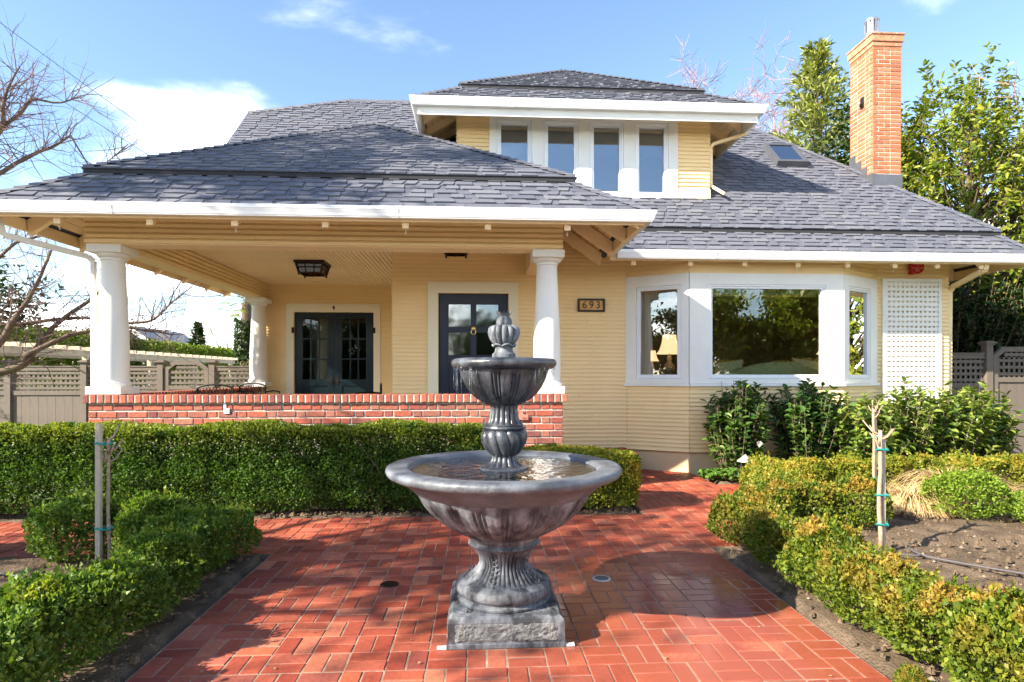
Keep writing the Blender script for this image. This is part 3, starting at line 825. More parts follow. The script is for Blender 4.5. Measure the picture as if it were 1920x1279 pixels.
# --- columns
def column(cx, cy):
    c = part('column', house, (cx, cy, 1.25))
    MB().box((cx - .205, cy - .205, 1.252), (cx + .205, cy + .205, 1.345)).build('plinth', 'white_paint', c, bevel=.006)
    H0, H1 = 1.345, 2.955
    prof = [(.185, 0), (.195, .012), (.198, .028), (.192, .045), (.178, .052), (.172, .07)]
    for t in np.linspace(0, 1, 16):
        r = .170 - .042 * t ** 1.7 + .006 * math.sin(math.pi * min(1, t * 1.6))
        prof.append((r, .072 + (H1 - H0 - .085 - .072) * t))
    h = H1 - H0
    prof += [(.136, h - .082), (.140, h - .078), (.140, h - .068), (.132, h - .064), (.132, h - .052), (.150, h - .045), (.168, h - .03), (.176, h - .012), (.178, h)]
    MB().lathe(prof, 40, (cx, cy, H0)).build('shaft', 'white_paint', c, smooth=True).modifiers.new('e', 'EDGE_SPLIT').split_angle = R(35)
    MB().box((cx - .20, cy - .20, 2.956), (cx + .20, cy + .20, 3.048)).build('capital', 'white_paint', c, bevel=.005)
column(-4.455, YK + .19); column(0.885, YK + .19); column(-4.455, YF - .24)

# --- porch half wall in flemish bond
def brick_mesh(k, w, h, d=.1):
    r = random.Random(k * 7 + int(w * 1000)); e = .006
    def j(): return r.uniform(-.002, .002)
    b = [(-w / 2, -h / 2), (w / 2, -h / 2), (w / 2, h / 2), (-w / 2, h / 2)]
    vs = [(x, d, z) for x, z in b] + [(x + j() * .5, .005, z + j() * .5) for x, z in b] + [(x * (1 - 2 * e / w) + j(), j() * .6, z * (1 - 2 * e / h) + j()) for x, z in b]
    return vs, [(11, 10, 9, 8)] + [(4 + (a + 1) % 4, (a + 1) % 4, a, 4 + a) for a in range(4)] + [(8 + (a + 1) % 4, 4 + (a + 1) % 4, 4 + a, 8 + a) for a in range(4)]
CH = .0855; ST, HD, JO = .218, .101, .0155
kw = MB(); kw.box((-4.63, YK + .011, -.05), (1.062, YK + .21, 1.146)); pw = kw.build('porch_wall', 'mortar', house)
STM = [MB().add(*brick_mesh(k, ST, CH - JO)).mesh('brick', 'porch_brick') for k in range(5)]
HDM = [MB().add(*brick_mesh(k, HD, CH - JO)).mesh('brick', 'porch_brick') for k in range(4)]
rb = random.Random(11)
for row in range(8):
    z = 1.138 - CH * (row + .5)
    x = 1.062; k = row % 2
    lim = -4.63 if row < 4 else -.3
    while x > lim + .05:
        w, mm = (ST, STM) if k % 2 == 0 else (HD, HDM)
        if row % 2 == 0 and x == 1.062: w, mm = .148, None
        if x - w < -4.63 and lim < -4: w = x + 4.63; mm = None
        c = x - w / 2
        me = mm[rb.randrange(len(mm))] if mm else MB().add(*brick_mesh(row, w, CH - JO)).mesh('brick', 'porch_brick')
        piece('brick', me, pw, Matrix.Translation((c, YK + rb.uniform(-.003, .003), z + rb.uniform(-.0015, .0015))) @ Matrix.Rotation(rb.uniform(-.01, .01), 4, 'Y'))
        x -= w + JO; k += 1
CPM = [MB().add(*brick_mesh(k + 20, .0675, .098, .25)).mesh('brick', 'porch_brick') for k in range(5)]
x = -4.68; MB().box((-4.675, YK - .027, 1.150), (1.082, YK + .22, 1.242)).build('cap_mortar', 'mortar', pw)
while x < 1.05:
    piece('brick', CPM[rb.randrange(5)], pw, Matrix.Translation((x + .035, YK - .035 + rb.uniform(-.003, .003), 1.1985 + rb.uniform(-.002, .002))) @ Matrix.Rotation(rb.uniform(-.02, .02), 4, 'Y'))
    x += .0868
# side half wall
sw = MB().box((-4.63, YK + .25, 0.0), (-4.42, YF - .15, 1.146)).build('porch_wall', 'mortar', house)
m = MB()
y = YK + .26
while y < YF - .2:
    m.box((-4.655, y, 1.148), (-4.40, y + .0675, 1.248)); y += .0868
for r_ in range(7):
    y = YK + .26 + (r_ % 2) * .06
    while y < YF - .45:
        m.box((-4.417, y, 1.138 - CH * (r_ + 1) + JO), (-4.45, y + ST, 1.138 - CH * r_)); m.box((-4.633, y, 1.138 - CH * (r_ + 1) + JO), (-4.60, y + ST, 1.138 - CH * r_)); y += ST + JO
m.build('side_bricks', 'porch_brick', sw, kind='stuff')
# brick steps beside the porch, half hidden by the hedge
m = MB(); m.box((1.10, 8.55, -.05), (2.33, 9.40, .34)); m.box((1.10, 8.15, -.05), (2.20, 8.545, .17)); m.build('brick_step', 'porch_brick', house)

# ------------------------------------------------------------------ roofs
TOOTH_W = [.12, .16, .20, .24, .28, .34]
EXPO = .138
def tooth(k, sl, sr):
    w = TOOTH_W[k]; e = EXPO
    vs = [(0, 0, .004), (w, 0, .004), (0, 0, .024), (w, 0, .024), (w + sr, e * .98, .010), (sl, e * .98, .010), (w + sr, e * .98, .002), (sl, e * .98, .002)]
    return vs, [(0, 1, 3, 2), (2, 3, 4, 5), (0, 2, 5, 7), (1, 6, 4, 3)]
TEETH = []
_r = random.Random(5)
for k in range(6):
    for v in range(2): TEETH.append((k, *tooth(k, _r.choice((-.035, .03, .012)), _r.choice((-.03, .035, -.012)))))
TEETH_ME = [MB().add(t[1], t[2]).mesh('shingle', 'shingle') for t in TEETH]
def plane_frame(poly):
    p0, p1 = Vector(poly[0]), Vector(poly[1])
    a = (p1 - p0).normalized(); n = None
    n = a.cross(Vector(poly[2]) - p0).normalized()
    if n.z < 0: n = -n
    b = n.cross(a)
    if b.z < 0: b = -b
    return p0, a, b, n
def span(pts, t):
    xs = []
    for i in range(len(pts)):
        (a0, b0), (a1, b1) = pts[i], pts[(i + 1) % len(pts)]
        if abs(b1 - b0) < 1e-9:
            if abs(b0 - t) < 1e-6: xs += [a0, a1]
        elif min(b0, b1) - 1e-9 <= t <= max(b0, b1) + 1e-9: xs.append(a0 + (a1 - a0) * (t - b0) / (b1 - b0))
    return (min(xs), max(xs)) if xs else None
def slope(parent, poly, seed, single=0, thick=.045, mat='roof_base', slab=True, expo=.104):
    """slab with courses of shingles; poly[0], poly[1] is the eave. single: how many shingles stay pieces of their own"""
    o, a, b, n = plane_frame(poly); r = random.Random(seed)
    pts = [((Vector(p) - o).dot(a), (Vector(p) - o).dot(b)) for p in poly]
    bmax = max(p[1] for p in pts)
    if slab: MB().prism(poly, (0, 0, -thick)).build('roof_deck', mat, parent)
    st = MB(); tt = MB(); used = 0
    def W(x, y, z): return tuple(o + a * x + b * y + n * z)
    t = 0.0; first = True
    while t < bmax - .02:
        t1 = min(t + expo, bmax); s0, s1 = span(pts, t + 1e-6), span(pts, t1 - 1e-6)
        if not s0 or not s1: t = t1; continue
        lo = t - (.02 if first else 0)
        st.add([W(s0[0], lo, .002), W(s0[1], lo, .002), W(s0[1], lo, .010), W(s0[0], lo, .010), W(s1[1], t1, .003), W(s1[0], t1, .003)], [(0, 1, 2, 3), (3, 2, 4, 5)])
        x = max(s0[0], s1[0]) + .03 - r.uniform(0, .1); end = min(s0[1], s1[1]) - .03
        while True:
            j = r.randrange(12); w = TOOTH_W[TEETH[j][0]]
            if x < max(s0[0], s1[0]) + .04: x += .05; continue
            if x + w > end: break
            q_ = expo / EXPO; m4 = Matrix((( a.x, b.x * q_, n.x, 0), (a.y, b.y * q_, n.y, 0), (a.z, b.z * q_, n.z, 0), (0, 0, 0, 1))); m4.translation = o + a * x + b * lo
            if used < single: piece('shingle', TEETH_ME[j], parent, m4); used += 1
            else: tt.add([tuple(m4 @ Vector(v)) for v in TEETH[j][1]], TEETH[j][2])
            x += w + r.choice((.05, .09, .14, .2)) * r.uniform(.7, 1.2)
        t = t1; first = False
    if st.v: st.build('shingle_courses', 'roof_base', parent, kind='stuff')
    if tt.v: tt.build('shingle_tabs', 'shingle', parent, kind='stuff')
def hip_caps(parent, p, q, s1, s2, w=.13, step=.15):
    """folded cap shingles from p up to q; s1, s2: directions lying in the two slopes"""
    p, q, s1, s2 = Vector(p), Vector(q), Vector(s1).normalized(), Vector(s2).normalized()
    d = (q - p); L = d.length; d.normalize(); m = MB(); up = Vector((0, 0, 1))
    k = int(L / step)
    for i in range(k):
        a, b = p + d * (i * step), p + d * ((i + 1) * step + .02)
        h0, h1 = .042, .022
        A, B = a + up * h0, b + up * h1
        v = [A, B, b + s1 * w + up * (h1 - .006), a + s1 * w + up * (h0 - .006), b + s2 * w + up * (h1 - .006), a + s2 * w + up * (h0 - .006), a + up * .01, a + s1 * w, a + s2 * w]
        m.add([tuple(x) for x in v], [(0, 1, 2, 3), (1, 0, 5, 4), (6, 0, 3, 7), (0, 6, 8, 5)])
    m.build('hip_caps', 'shingle', parent, kind='stuff')
def gutter(p0, p1, zb, m0, m1, parent, hgt=.122, dep=.115, name='gutter'):
    """moulded gutter, its back on the line p0->p1, outward to the right; m = +1 outer mitre"""
    o, d, nn, L = wall_frame(p0, p1)
    pr = [(0, 0), (.66, 0), (.70, .10), (.74, .14), (.80, .36), (.93, .66), (.97, .72), (.97, .86), (1.0, .88), (1.0, 1.0), (.92, 1.0), (.90, .92), (.04, .90), (0, .92)]
    m = MB(); vs = []
    for e, mm, base in ((0, -m0, 0), (1, m1, L)):
        for u, v in pr:
            q = o + d * (base + mm * u * dep) + nn * (u * dep + .001); vs.append((q.x, q.y, zb + v * hgt))
    k = len(pr)
    m.add(vs, [tuple(range(k)), tuple(range(2 * k - 1, k - 1, -1))] + [(i, k + i, k + (i + 1) % k, (i + 1) % k) for i in range(k)])
    gt = m.build(name, 'gutter_white', parent)
    a = 1.4
    while a < L - .6:
        vs = []; j = MB()
        for e in (a, a + .07):
            for u, v in pr: q = o + d * e + nn * (u * dep + .0035); vs.append((q.x, q.y, zb + v * hgt - .002))
        j.add(vs, [tuple(range(k)), tuple(range(2 * k - 1, k - 1, -1))] + [(i, k + i, k + (i + 1) % k, (i + 1) % k) for i in range(k)]); a += 3.05; j.build('joint_sleeve', 'vinyl_white', gt)
    return gt
def rafter(parent, p, q, depth, w=.07, cut=.0, hook=False):
    """p outer end (top edge), q inner end; plumb-cut board on edge"""
    p, q = Vector(p), Vector(q); h = Vector((q.x - p.x, q.y - p.y, 0)).normalized(); s = Vector((-h.y, h.x, 0)) * (w / 2)
    P = [p - s, q - s, q - s - Vector((0, 0, depth)), p - s - Vector((0, 0, depth * .92)) + h * .012]
    o = MB().prism([tuple(v) for v in P], tuple(s * 2)).build('rafter', 'soffit_paint', parent)
    if hook:
        c = p + h * .05 - Vector((0, 0, depth * .95))
        pts = [c, c - Vector((0, 0, .035))] + [c + h * (.012 - .012 * math.cos(t)) - Vector((0, 0, .035 + .012 * math.sin(t))) for t in (.8, 1.6, 2.4, 3.1)]
        MB().tube(pts, .003, 5).build('hook', 'vinyl_white', o)
def soffit(parent, poly, drop, cnt, axis):
    """boards under an overhang: the polygon split in strips along axis (0 = x, 1 = y)"""
    o, a, b, n = plane_frame(poly); pts = [((Vector(p) - o).dot(a), (Vector(p) - o).dot(b)) for p in poly]
    bm = max(p[1] for p in pts); m = MB()
    for i in range(cnt):
        t0, t1 = bm * i / cnt + .003, bm * (i + 1) / cnt - .003
        s0, s1 = span(pts, t0), span(pts, t1)
        if s0 and s1:
            q = [o + a * s0[0] + b * t0, o + a * s0[1] + b * t0, o + a * s1[1] + b * t1, o + a * s1[0] + b * t1]
            m.prism([tuple(v - n * drop) for v in q], tuple(n * -.012))
    m.build('soffit', 'soffit_paint', parent, kind='stuff')

# --- porch roof
pr_ = part('porch_roof', house, (-1.8, 9.0, 3.4))
E0, S0 = 6.72, .72                      # eave line, lower pitch
XL, XR, ZE = -5.455, 1.97, 3.345
d1 = .77; ZB = ZE + S0 * d1; d2 = .74; ZU = ZB + .065
AX = (XL + XR) / 2; hw = (XR - XL) / 2 - d2; AY = E0 + d2 + hw; AZ = ZU + .62 * hw
lowF = [(XL, E0, ZE), (XR, E0, ZE), (XR - d1, E0 + d1, ZB), (XL + d1, E0 + d1, ZB)]
lowR = [(XR, E0, ZE), (XR, 9.25, ZE), (XR - d1, 9.25, ZB), (XR - d1, E0 + d1, ZB)]
lowL = [(XL, 13.4, ZE), (XL, E0, ZE), (XL + d1, E0 + d1, ZB), (XL + d1, 13.4, ZB)]
upF = [(XL + d2, E0 + d2, ZU), (XR - d2, E0 + d2, ZU), (AX, AY, AZ)]
upR = [(XR - d2, E0 + d2, ZU), (XR - d2, 9.6, ZU), (AX, 12.2, AZ), (AX, AY, AZ)]
upL = [(XL + d2, 9.6, ZU), (XL + d2, E0 + d2, ZU), (AX, AY, AZ), (AX, 12.2, AZ)]
slope(pr_, lowF, 1, single=120, expo=.150); slope(pr_, upF, 2, single=178, expo=.150)
for i, p in enumerate((lowR, lowL, upR, upL)): slope(pr_, p, 10 + i, expo=.150)
# dark strips painting the shadow line where the upper roof steps over the lower
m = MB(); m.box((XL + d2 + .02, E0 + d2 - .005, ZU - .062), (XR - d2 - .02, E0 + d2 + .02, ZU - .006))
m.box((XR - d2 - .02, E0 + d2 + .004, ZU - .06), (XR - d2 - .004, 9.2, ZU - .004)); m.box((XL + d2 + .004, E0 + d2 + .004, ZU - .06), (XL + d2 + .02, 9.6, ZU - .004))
m.build('step_shadow_strip', 'shadow_line_dark', pr_)
for (p, q, sx) in (((XL, E0, ZE), (XL + d1, E0 + d1, ZB), 1), ((XR, E0, ZE), (XR - d1, E0 + d1, ZB), -1)):
    hip_caps(pr_, p, q, (sx, 0, 0), (0, 1, 0))
for (p, sx) in (((XL + d2, E0 + d2, ZU), 1), ((XR - d2, E0 + d2, ZU), -1)):
    hip_caps(pr_, p, (AX, AY, AZ), (sx, 0, 0), (0, 1, 0))
hip_caps(pr_, (AX, AY, AZ), (AX, 11.3, AZ), (1, 0, -.62), (-1, 0, -.62))
FY, FXL, FXR = 6.77, -5.39, 1.905
m = MB(); m.box((FXL, FY, 3.20), (FXR, FY + .03, 3.335)); m.box((FXR - .03, FY + .031, 3.20), (FXR, 8.6, 3.335)); m.box((FXL, FY + .031, 3.20), (FXL + .03, 13.4, 3.335))
m.build('fascia', 'trim_cream', pr_)
GZ = 3.222
gutter((FXL, FY), (FXR, FY), GZ, 1, 1, pr_); gutter((FXR, FY), (FXR, 8.62), GZ, 1, 0, pr_); gutter((FXL, 13.4), (FXL, FY), GZ, 0, 1, pr_)
def zr(d): return ZE + S0 * d - .085
soffit(pr_, [(XL + .1, E0 + .1, ZE + .072), (XR - .1, E0 + .1, ZE + .072), (XR - .85, E0 + .85, ZE + .612), (XL + .85, E0 + .85, ZE + .612)], .05, 8, 0)
soffit(pr_, [(XR - .1, E0 + .1, ZE + .072), (XR - .1, 9.3, ZE + .072), (XR - .85, 9.3, ZE + .612), (XR - .85, E0 + .85, ZE + .612)], .05, 8, 0)
soffit(pr_, [(XL + .1, 13.4, ZE + .072), (XL + .1, E0 + .1, ZE + .072), (XL + .85, E0 + .85, ZE + .612), (XL + .85, 13.4, ZE + .612)], .05, 8, 0)
for i, x in enumerate((-4.58, -3.60, -2.69, -1.70, -.81, .12, 1.03)): rafter(pr_, (x, FY + .035, zr(.085)), (x, YK - .04, zr(.67)), .20, hook=i % 2 == 0)
for i, y in enumerate((7.50, 8.25, 9.0)): rafter(pr_, (FXR - .035, y, zr(.1)), (1.10, y, zr(.83)), .20, hook=i == 2)
for i, y in enumerate((7.50, 8.43, 9.36, 10.29, 11.22, 12.15, 13.0)): rafter(pr_, (FXL + .035, y, zr(.1)), (-4.70, y, zr(.74)), .20)
for sx, fx, bx in ((1, FXR, 1.08), (-1, FXL, -4.68)): rafter(pr_, (fx - sx * .05, FY + .05, zr(.1)), (bx, YK - .02, zr(.72)), .17, .08)
# white downspout at the left column
m = MB()
P = [(-5.30, 6.98, 3.22), (-5.28, 7.0, 3.05), (-4.74, 7.60, 2.93), (-4.70, 7.64, 2.88), (-4.70, 7.66, .10)]
for a, b in zip(P, P[1:]): m.bar(a, b, .045, .06)
m.build('downspout', 'white_paint', house)

# --- main roof
mr = part('main_roof', house, (2.0, 12.0, 3.4))
MY, MS, MX, MZ = 8.63, .98, 8.54, 3.33
k1 = .35; k2 = .33; MZB = MZ + MS * k1; MZU = MZB + .068; UY = MY + k2; RY = 12.35; ins = RY - UY; RZ = MZU + MS * ins
def zm(y): return MZU + MS * (y - UY)
slope(mr, [(2.0, MY, MZ), (MX, MY, MZ), (MX - k1, MY + k1, MZB), (1.5, MY + k1, MZB)], 21)
slope(mr, [(MX, MY, MZ), (MX, 16.0, MZ), (MX - k1, 16.0, MZB), (MX - k1, MY + k1, MZB)], 22)
UX = MX - k2; DW0, DW1, DY = -.315, 3.78, 9.60
slope(mr, [(-4.4, UY, MZU), (DW0 + .1, UY, MZU), (DW0 + .1, RY, RZ), (-2.6, RY, RZ), (-4.4, 11.8, zm(11.8))], 23)
slope(mr, [(DW1 - .1, UY, MZU), (UX, UY, MZU), (UX - ins, RY, RZ), (DW1 - .1, RY, RZ)], 24)
slope(mr, [(DW0 + .1, UY, MZU), (DW1 - .1, UY, MZU), (DW1 - .1, DY + .05, zm(DY + .05)), (DW0 + .1, DY + .05, zm(DY + .05))], 25)
slope(mr, [(UX, UY, MZU), (UX, 15.7, MZU), (UX - ins, RY, RZ)], 26)
bk = MB()
bk.prism([(UX, 15.7, MZU), (-4.4, 15.7, MZU), (-4.4, 12.9, zm(11.8)), (-2.6, RY, RZ), (UX - ins, RY, RZ)], (0, 0, -.05))
bk.prism([(-4.4, 11.8, zm(11.8)), (-4.4, 12.9, zm(11.8)), (-2.6, RY, RZ)], (0, 0, -.05))
bk.build('roof_deck', 'roof_base', mr)
MB().prism([(-4.15, 9.2, 3.9), (-4.15, 15.5, 3.9), (-4.15, 12.9, 6.4), (-4.15, 11.8, 6.4)], (.1, 0, 0)).build('gable_wall', 'siding_paint', house)
m = MB(); m.box((1.3, UY - .005, MZU - .072), (UX - .02, UY + .02, MZU - .006)); m.box((UX - .02, UY + .004, MZU - .065), (UX - .004, 15.7, MZU - .004)); m.build('step_shadow_strip', 'shadow_line_dark', mr)  # dark strip standing in for shade under the main roof step
hip_caps(mr, (MX, MY, MZ), (MX - k1, MY + k1, MZB), (-1, 0, 0), (0, 1, 0)); hip_caps(mr, (UX, UY, MZU), (UX - ins, RY, RZ), (-1, 0, 0), (0, 1, 0))
hip_caps(mr, (-2.6, RY, RZ), (UX - ins, RY, RZ), (0, -1, -.98), (0, 1, -.98))
hip_caps(mr, (-4.4, 11.8, zm(11.8)), (-2.6, RY, RZ), (1, -.6, -.5), (-.6, 1, -.3))
m = MB(); MFY, MFX = 8.68, 8.475
m.box((1.935, MFY, 3.17), (MFX, MFY + .03, 3.31)); m.box((MFX - .03, MFY + .031, 3.17), (MFX, 15.8, 3.31)); m.build('fascia', 'trim_cream', mr)
gutter((2.03, MFY), (MFX, MFY), 3.185, 0, 1, mr); gutter((MFX, MFY), (MFX, 15.9), 3.185, 1, 0, mr)
soffit(mr, [(2.0, MY + .08, MZ + .078), (MX - .08, MY + .08, MZ + .078), (MX - .95, MY + .95, MZ + .93), (1.5, MY + .95, MZ + .93)], .06, 9, 0)
soffit(mr, [(MX - .08, MY + .08, MZ + .078), (MX - .08, 15.5, MZ + .078), (MX - .9, 15.5, MZ + .88), (MX - .9, MY + .9, MZ + .88)], .06, 9, 0)
def zmr(d): return MZ + MS * d - .10
for i, x in enumerate((2.30, 3.155, 3.98, 4.80, 5.57, 6.31, 6.98, 7.68)): rafter(mr, (x, MFY + .035, zmr(.085)), (x, 9.40, zmr(.77)), .225, hook=i % 2 == 1)
for y in (9.45, 10.2, 11.0): rafter(mr, (MFX - .035, y, zmr(.1)), (7.74, y, zmr(.79)), .19)
rafter(mr, (MFX - .06, MFY + .06, zmr(.1)), (7.72, 9.42, zmr(.75)), .20, .08)
m = MB(); P = [(7.76, 8.74, 3.20), (7.76, 8.76, 3.10), (7.775, 9.40, 2.93), (7.78, 9.48, 2.86), (7.78, 9.50, .1)]
for a, b in zip(P, P[1:]): m.bar(a, b, .075, .06)
m.build('downspout', 'trim_cream', house)

# --- dormer
dm = part('dormer', house, (1.73, DY, 4.4))
WIN = [(.373 - .062, .809 + .062), (1.127 - .062, 1.558 + .062), (1.87 - .062, 2.296 + .062), (2.611 - .062, 3.032 + .062)]
WZ0, WZ1 = 4.385, 5.565
holes = [(a - DW0, b - DW0, WZ0, WZ1) for a, b in WIN]
w = MB(); holed(w, (DW0, DY), (DW1, DY), 4.25, 6.0, holes, -.1, 0)
for sx, X in ((1, DW1), (-1, DW0)):
    x0_, x1_ = (X - .1, X) if sx > 0 else (X, X + .1)
    w.prism([(x0_, DY + .1, 4.3), (x0_, 12.2, 6.0), (x0_, 12.2, 6.3), (x0_, DY + .1, 6.0)], (x1_ - x0_, 0, 0))
w.build('dormer_wall', 'siding_paint', dm)
s = MB(); siding(s, (DW0, DY), (DW1, DY), 4.50, 6.0, [(.19 - DW0, 3.25 - DW0, 4, 6.2)])
o_, d_, n_, L_ = wall_frame((DW1, DY), (DW1, 12.0)); 
z = 4.50
while z < 6.0:
    yy = max(DY, UY + (z - MZU) / MS); 
    s2 = MB(); siding(s, (DW1, DY), (DW1, 12.3), z, z + PITCH - .001, a_lo=0, a_hi=2.6); z += PITCH
siding(s, (DW0, 12.3), (DW0, DY), 4.5, 6.0)
s.build('siding', 'siding_paint', dm, kind='stuff')
c = MB(); holed(c, (.19, DY), (3.25, DY), 4.335, 5.95, [(a - .19, b - .19, WZ0, WZ1) for a, b in WIN], .001, .035); c.build('casing', 'white_paint', dm)
c = MB()
for a, b in WIN: c.box((a - .05, DY - .05, WZ1 + .012), (b + .05, DY - .036, WZ1 + .035))
c.build('casing_cap', 'white_paint', dm)
MB().box((3.252, DY - .03, 4.36), (DW1 + .012, DY - .001, 4.50)).build('skirt_board', 'trim_cream', dm)
MB().box((DW0 - .01, DY - .03, 4.36), (.188, DY - .001, 4.50)).build('skirt_board', 'trim_cream', dm)
for a, b in WIN:
    window(None, Vector((0, DY, 0)), Vector((1, 0, 0)), Vector((0, -1, 0)), a, b, WZ0, WZ1, fr=.068, glass='dormer_glass', stop=.03)
dr_ = part('dormer_roof', house, (1.73, 10.5, 5.7))
DE, DS, DZ = 9.06, .70, 5.66; DXL, DXR = -.95, 4.41; e1 = .68; e2 = .66; DZB = DZ + DS * e1; DZU = DZB + .055
cx_ = (DXL + DXR) / 2; dh = (DXR - DXL) / 2 - e2; DAY = DE + e2 + dh; DAZ = DZU + .64 * dh
slope(dr_, [(DXL, DE, DZ), (DXR, DE, DZ), (DXR - e1, DE + e1, DZB), (DXL + e1, DE + e1, DZB)], 31, expo=.125)
slope(dr_, [(DXL + e2, DE + e2, DZU), (DXR - e2, DE + e2, DZU), (cx_, DAY, DAZ)], 32, expo=.125)
slope(dr_, [(DXR, DE, DZ), (DXR, 11.6, DZ), (DXR - e1, 11.6, DZB), (DXR - e1, DE + e1, DZB)], 33, expo=.125)
slope(dr_, [(DXL, 11.6, DZ), (DXL, DE, DZ), (DXL + e1, DE + e1, DZB), (DXL + e1, 11.6, DZB)], 34, expo=.125)
slope(dr_, [(DXR - e2, DE + e2, DZU), (DXR - e2, 12.2, DZU), (cx_, 13.2, DAZ), (cx_, DAY, DAZ)], 35, expo=.125)
slope(dr_, [(DXL + e2, 12.2, DZU), (DXL + e2, DE + e2, DZU), (cx_, DAY, DAZ), (cx_, 13.2, DAZ)], 36, expo=.125)
MB().box((DXL + e2 + .02, DE + e2 - .005, DZU - .06), (DXR - e2 - .02, DE + e2 + .02, DZU - .006)).build('step_shadow_strip', 'shadow_line_dark', dr_)  # same painted shadow strip on the dormer roof
for p, q, sx in (((DXL, DE, DZ), (DXL + e1, DE + e1, DZB), 1), ((DXR, DE, DZ), (DXR - e1, DE + e1, DZB), -1), ((DXL + e2, DE + e2, DZU), (cx_, DAY, DAZ), 1), ((DXR - e2, DE + e2, DZU), (cx_, DAY, DAZ), -1)):
    hip_caps(dr_, p, q, (sx, 0, 0), (0, 1, 0))
hip_caps(dr_, (cx_, DAY, DAZ), (cx_, 13.2, DAZ), (1, 0, -.64), (-1, 0, -.64))
DFY, DFL, DFR = 9.11, -.90, 4.36
m = MB(); m.box((DFL, DFY, 5.42), (DFR, DFY + .03, 5.648)); m.box((DFR - .03, DFY + .031, 5.42), (DFR, 11.6, 5.648)); m.box((DFL, DFY + .031, 5.42), (DFL + .03, 11.6, 5.648))
m.build('fascia', 'white_paint', dr_)
gutter((DFL, DFY), (DFR, DFY), 5.535, 1, 1, dr_); gutter((DFR, DFY), (DFR, 11.4), 5.535, 1, 0, dr_); gutter((DFL, 11.4), (DFL, DFY), 5.535, 0, 1, dr_)
ZS = 5.66
for poly in ([(DFL + .03, DFY + .03, ZS), (DFR - .03, DFY + .03, ZS), (DFR - .6, DFY + .6, ZS + .34), (DFL + .6, DFY + .6, ZS + .34)],
             [(DFR - .03, DFY + .03, ZS), (DFR - .03, 11.6, ZS), (DFR - .6, 11.6, ZS + .34), (DFR - .6, DFY + .6, ZS + .34)],
             [(DFL + .03, 11.6, ZS), (DFL + .03, DFY + .03, ZS), (DFL + .6, DFY + .6, ZS + .34), (DFL + .6, 11.6, ZS + .34)]):
    soffit(dr_, poly, .045, 6, 0)
for y in (9.62, 10.15, 10.7): 
    rafter(dr_, (DFR - .035, y, ZS - .055), (DW1 + .01, y, ZS + .26), .13); rafter(dr_, (DFL + .035, y, ZS - .055), (DW0 - .01, y, ZS + .26), .13)
m = MB(); P = [(4.40, 9.55, 5.50), (4.38, 9.56, 5.42), (3.86, 9.66, 5.28), (3.83, 9.66, 5.22), (3.83, 9.66, 4.60), (4.0, 9.5, 4.42)]
for a, b in zip(P, P[1:]): m.bar(a, b, .055, .045)
m.build('downspout', 'trim_cream', house)

# --- chimney
ch = part('chimney', house, (7.08, 10.3, 4.4))
CX0, CX1, CY0, CY1, CT = 6.83, 7.34, 10.0, 10.64, 7.18
MB().box((CX0 + .008, CY0 + .008, 4.3), (CX1 - .008, CY1 - .008, CT)).build('mortar_core', 'mortar', ch)
bh = .0735; bj = .012; rr = random.Random(9)
CB = {}
def cbrick(w):
    key = round(w, 3)
    if key not in CB: CB[key] = [MB().add(*brick_mesh(k + 40, w, bh - bj, .05)).mesh('brick', 'chimney_brick') for k in range(3)]
    return rr.choice(CB[key])
row = 0; z = CT - bh / 2
while z > 4.55:
    wF = CX1 - CX0; wS = CY1 - CY0
    # front: one stretcher run, alternately shifted; left side the same
    for face, Wd in (('f', wF), ('s', wS)):
        lens = [.198, .095, .194] if face == 'f' else [.198, .198, .1, .096]
        if row % 2: lens = lens[::-1] if face == 's' else [.095, .198, .194]
        tot = sum(lens) + bj * (len(lens) - 1); sc = (Wd - .0) / tot; x = 0
        if not (face == 's' and z < 4.75):
            for L_ in lens:
                L2 = L_ * sc; c = x + L2 / 2
                jit = rr.uniform(-.003, .002)
                if face == 'f': mt = Matrix.Translation((CX0 + c, CY0 + jit, z))
                else: mt = Matrix.Translation((CX0 + jit, CY1 - c, z)) @ Matrix.Rotation(R(-90), 4, 'Z')
                if not (face == 'f' and z < 4.85): piece('brick', cbrick(L2), ch, mt)
                x += L2 + bj * sc
    z -= bh; row += 1
m = MB()
for (e, a, b) in ((.012, CT, CT + .075), (.030, CT + .076, CT + .19), (.045, CT + .191, CT + .225)): m.box((CX0 - e, CY0 - e, a), (CX1 + e, CY1 + e, b))
m.build('chimney_cap', 'chimney_cap', ch, bevel=.008)
m = MB()
zb = zm(CY0); m.box((CX0 - .012, CY0 - .014, zb - .15), (CX1 + .012, CY0 - .001, zb + .20))
for i in range(4):
    ya, yb = CY0 + i * .16, CY0 + (i + 1) * .16; zz = zm(yb)
    m.box((CX0 - .014 - .001 * i, ya, zm(ya) - .15), (CX0 - .001, yb, zz + .07))
m.build('flashing', 'lead', ch)
fx, fy = (CX0 + CX1) / 2 - .06, (CY0 + CY1) / 2
m = MB().lathe([(.09, 0), (.09, .14), (.085, .14), (.085, 0)], 24, (fx, fy, CT + .23)); m.lathe([(.14, .13), (.15, .16), (.15, .19), (.10, .20), (.09, .15)], 24, (fx, fy, CT + .23))
m.lathe([(.001, .49), (.15, .475), (.153, .45), (.15, .435), (.10, .43)], 24, (fx, fy, CT + .23))
for i in range(12):
    a = i * math.pi / 6; c_, s_ = math.cos(a), math.sin(a)
    m.bar((fx + .142 * c_, fy + .142 * s_, CT + .40), (fx + .142 * c_, fy + .142 * s_, CT + .68), .05, .004, up=(c_, s_, 0))
m.lathe([(.10, .18), (.10, .45)], 20, (fx, fy, CT + .23))
m.v = [(fx + (x - fx) * .8, fy + (y - fy) * .8, CT + .225 + (z - CT - .225) * .85) for x, y, z in m.v]
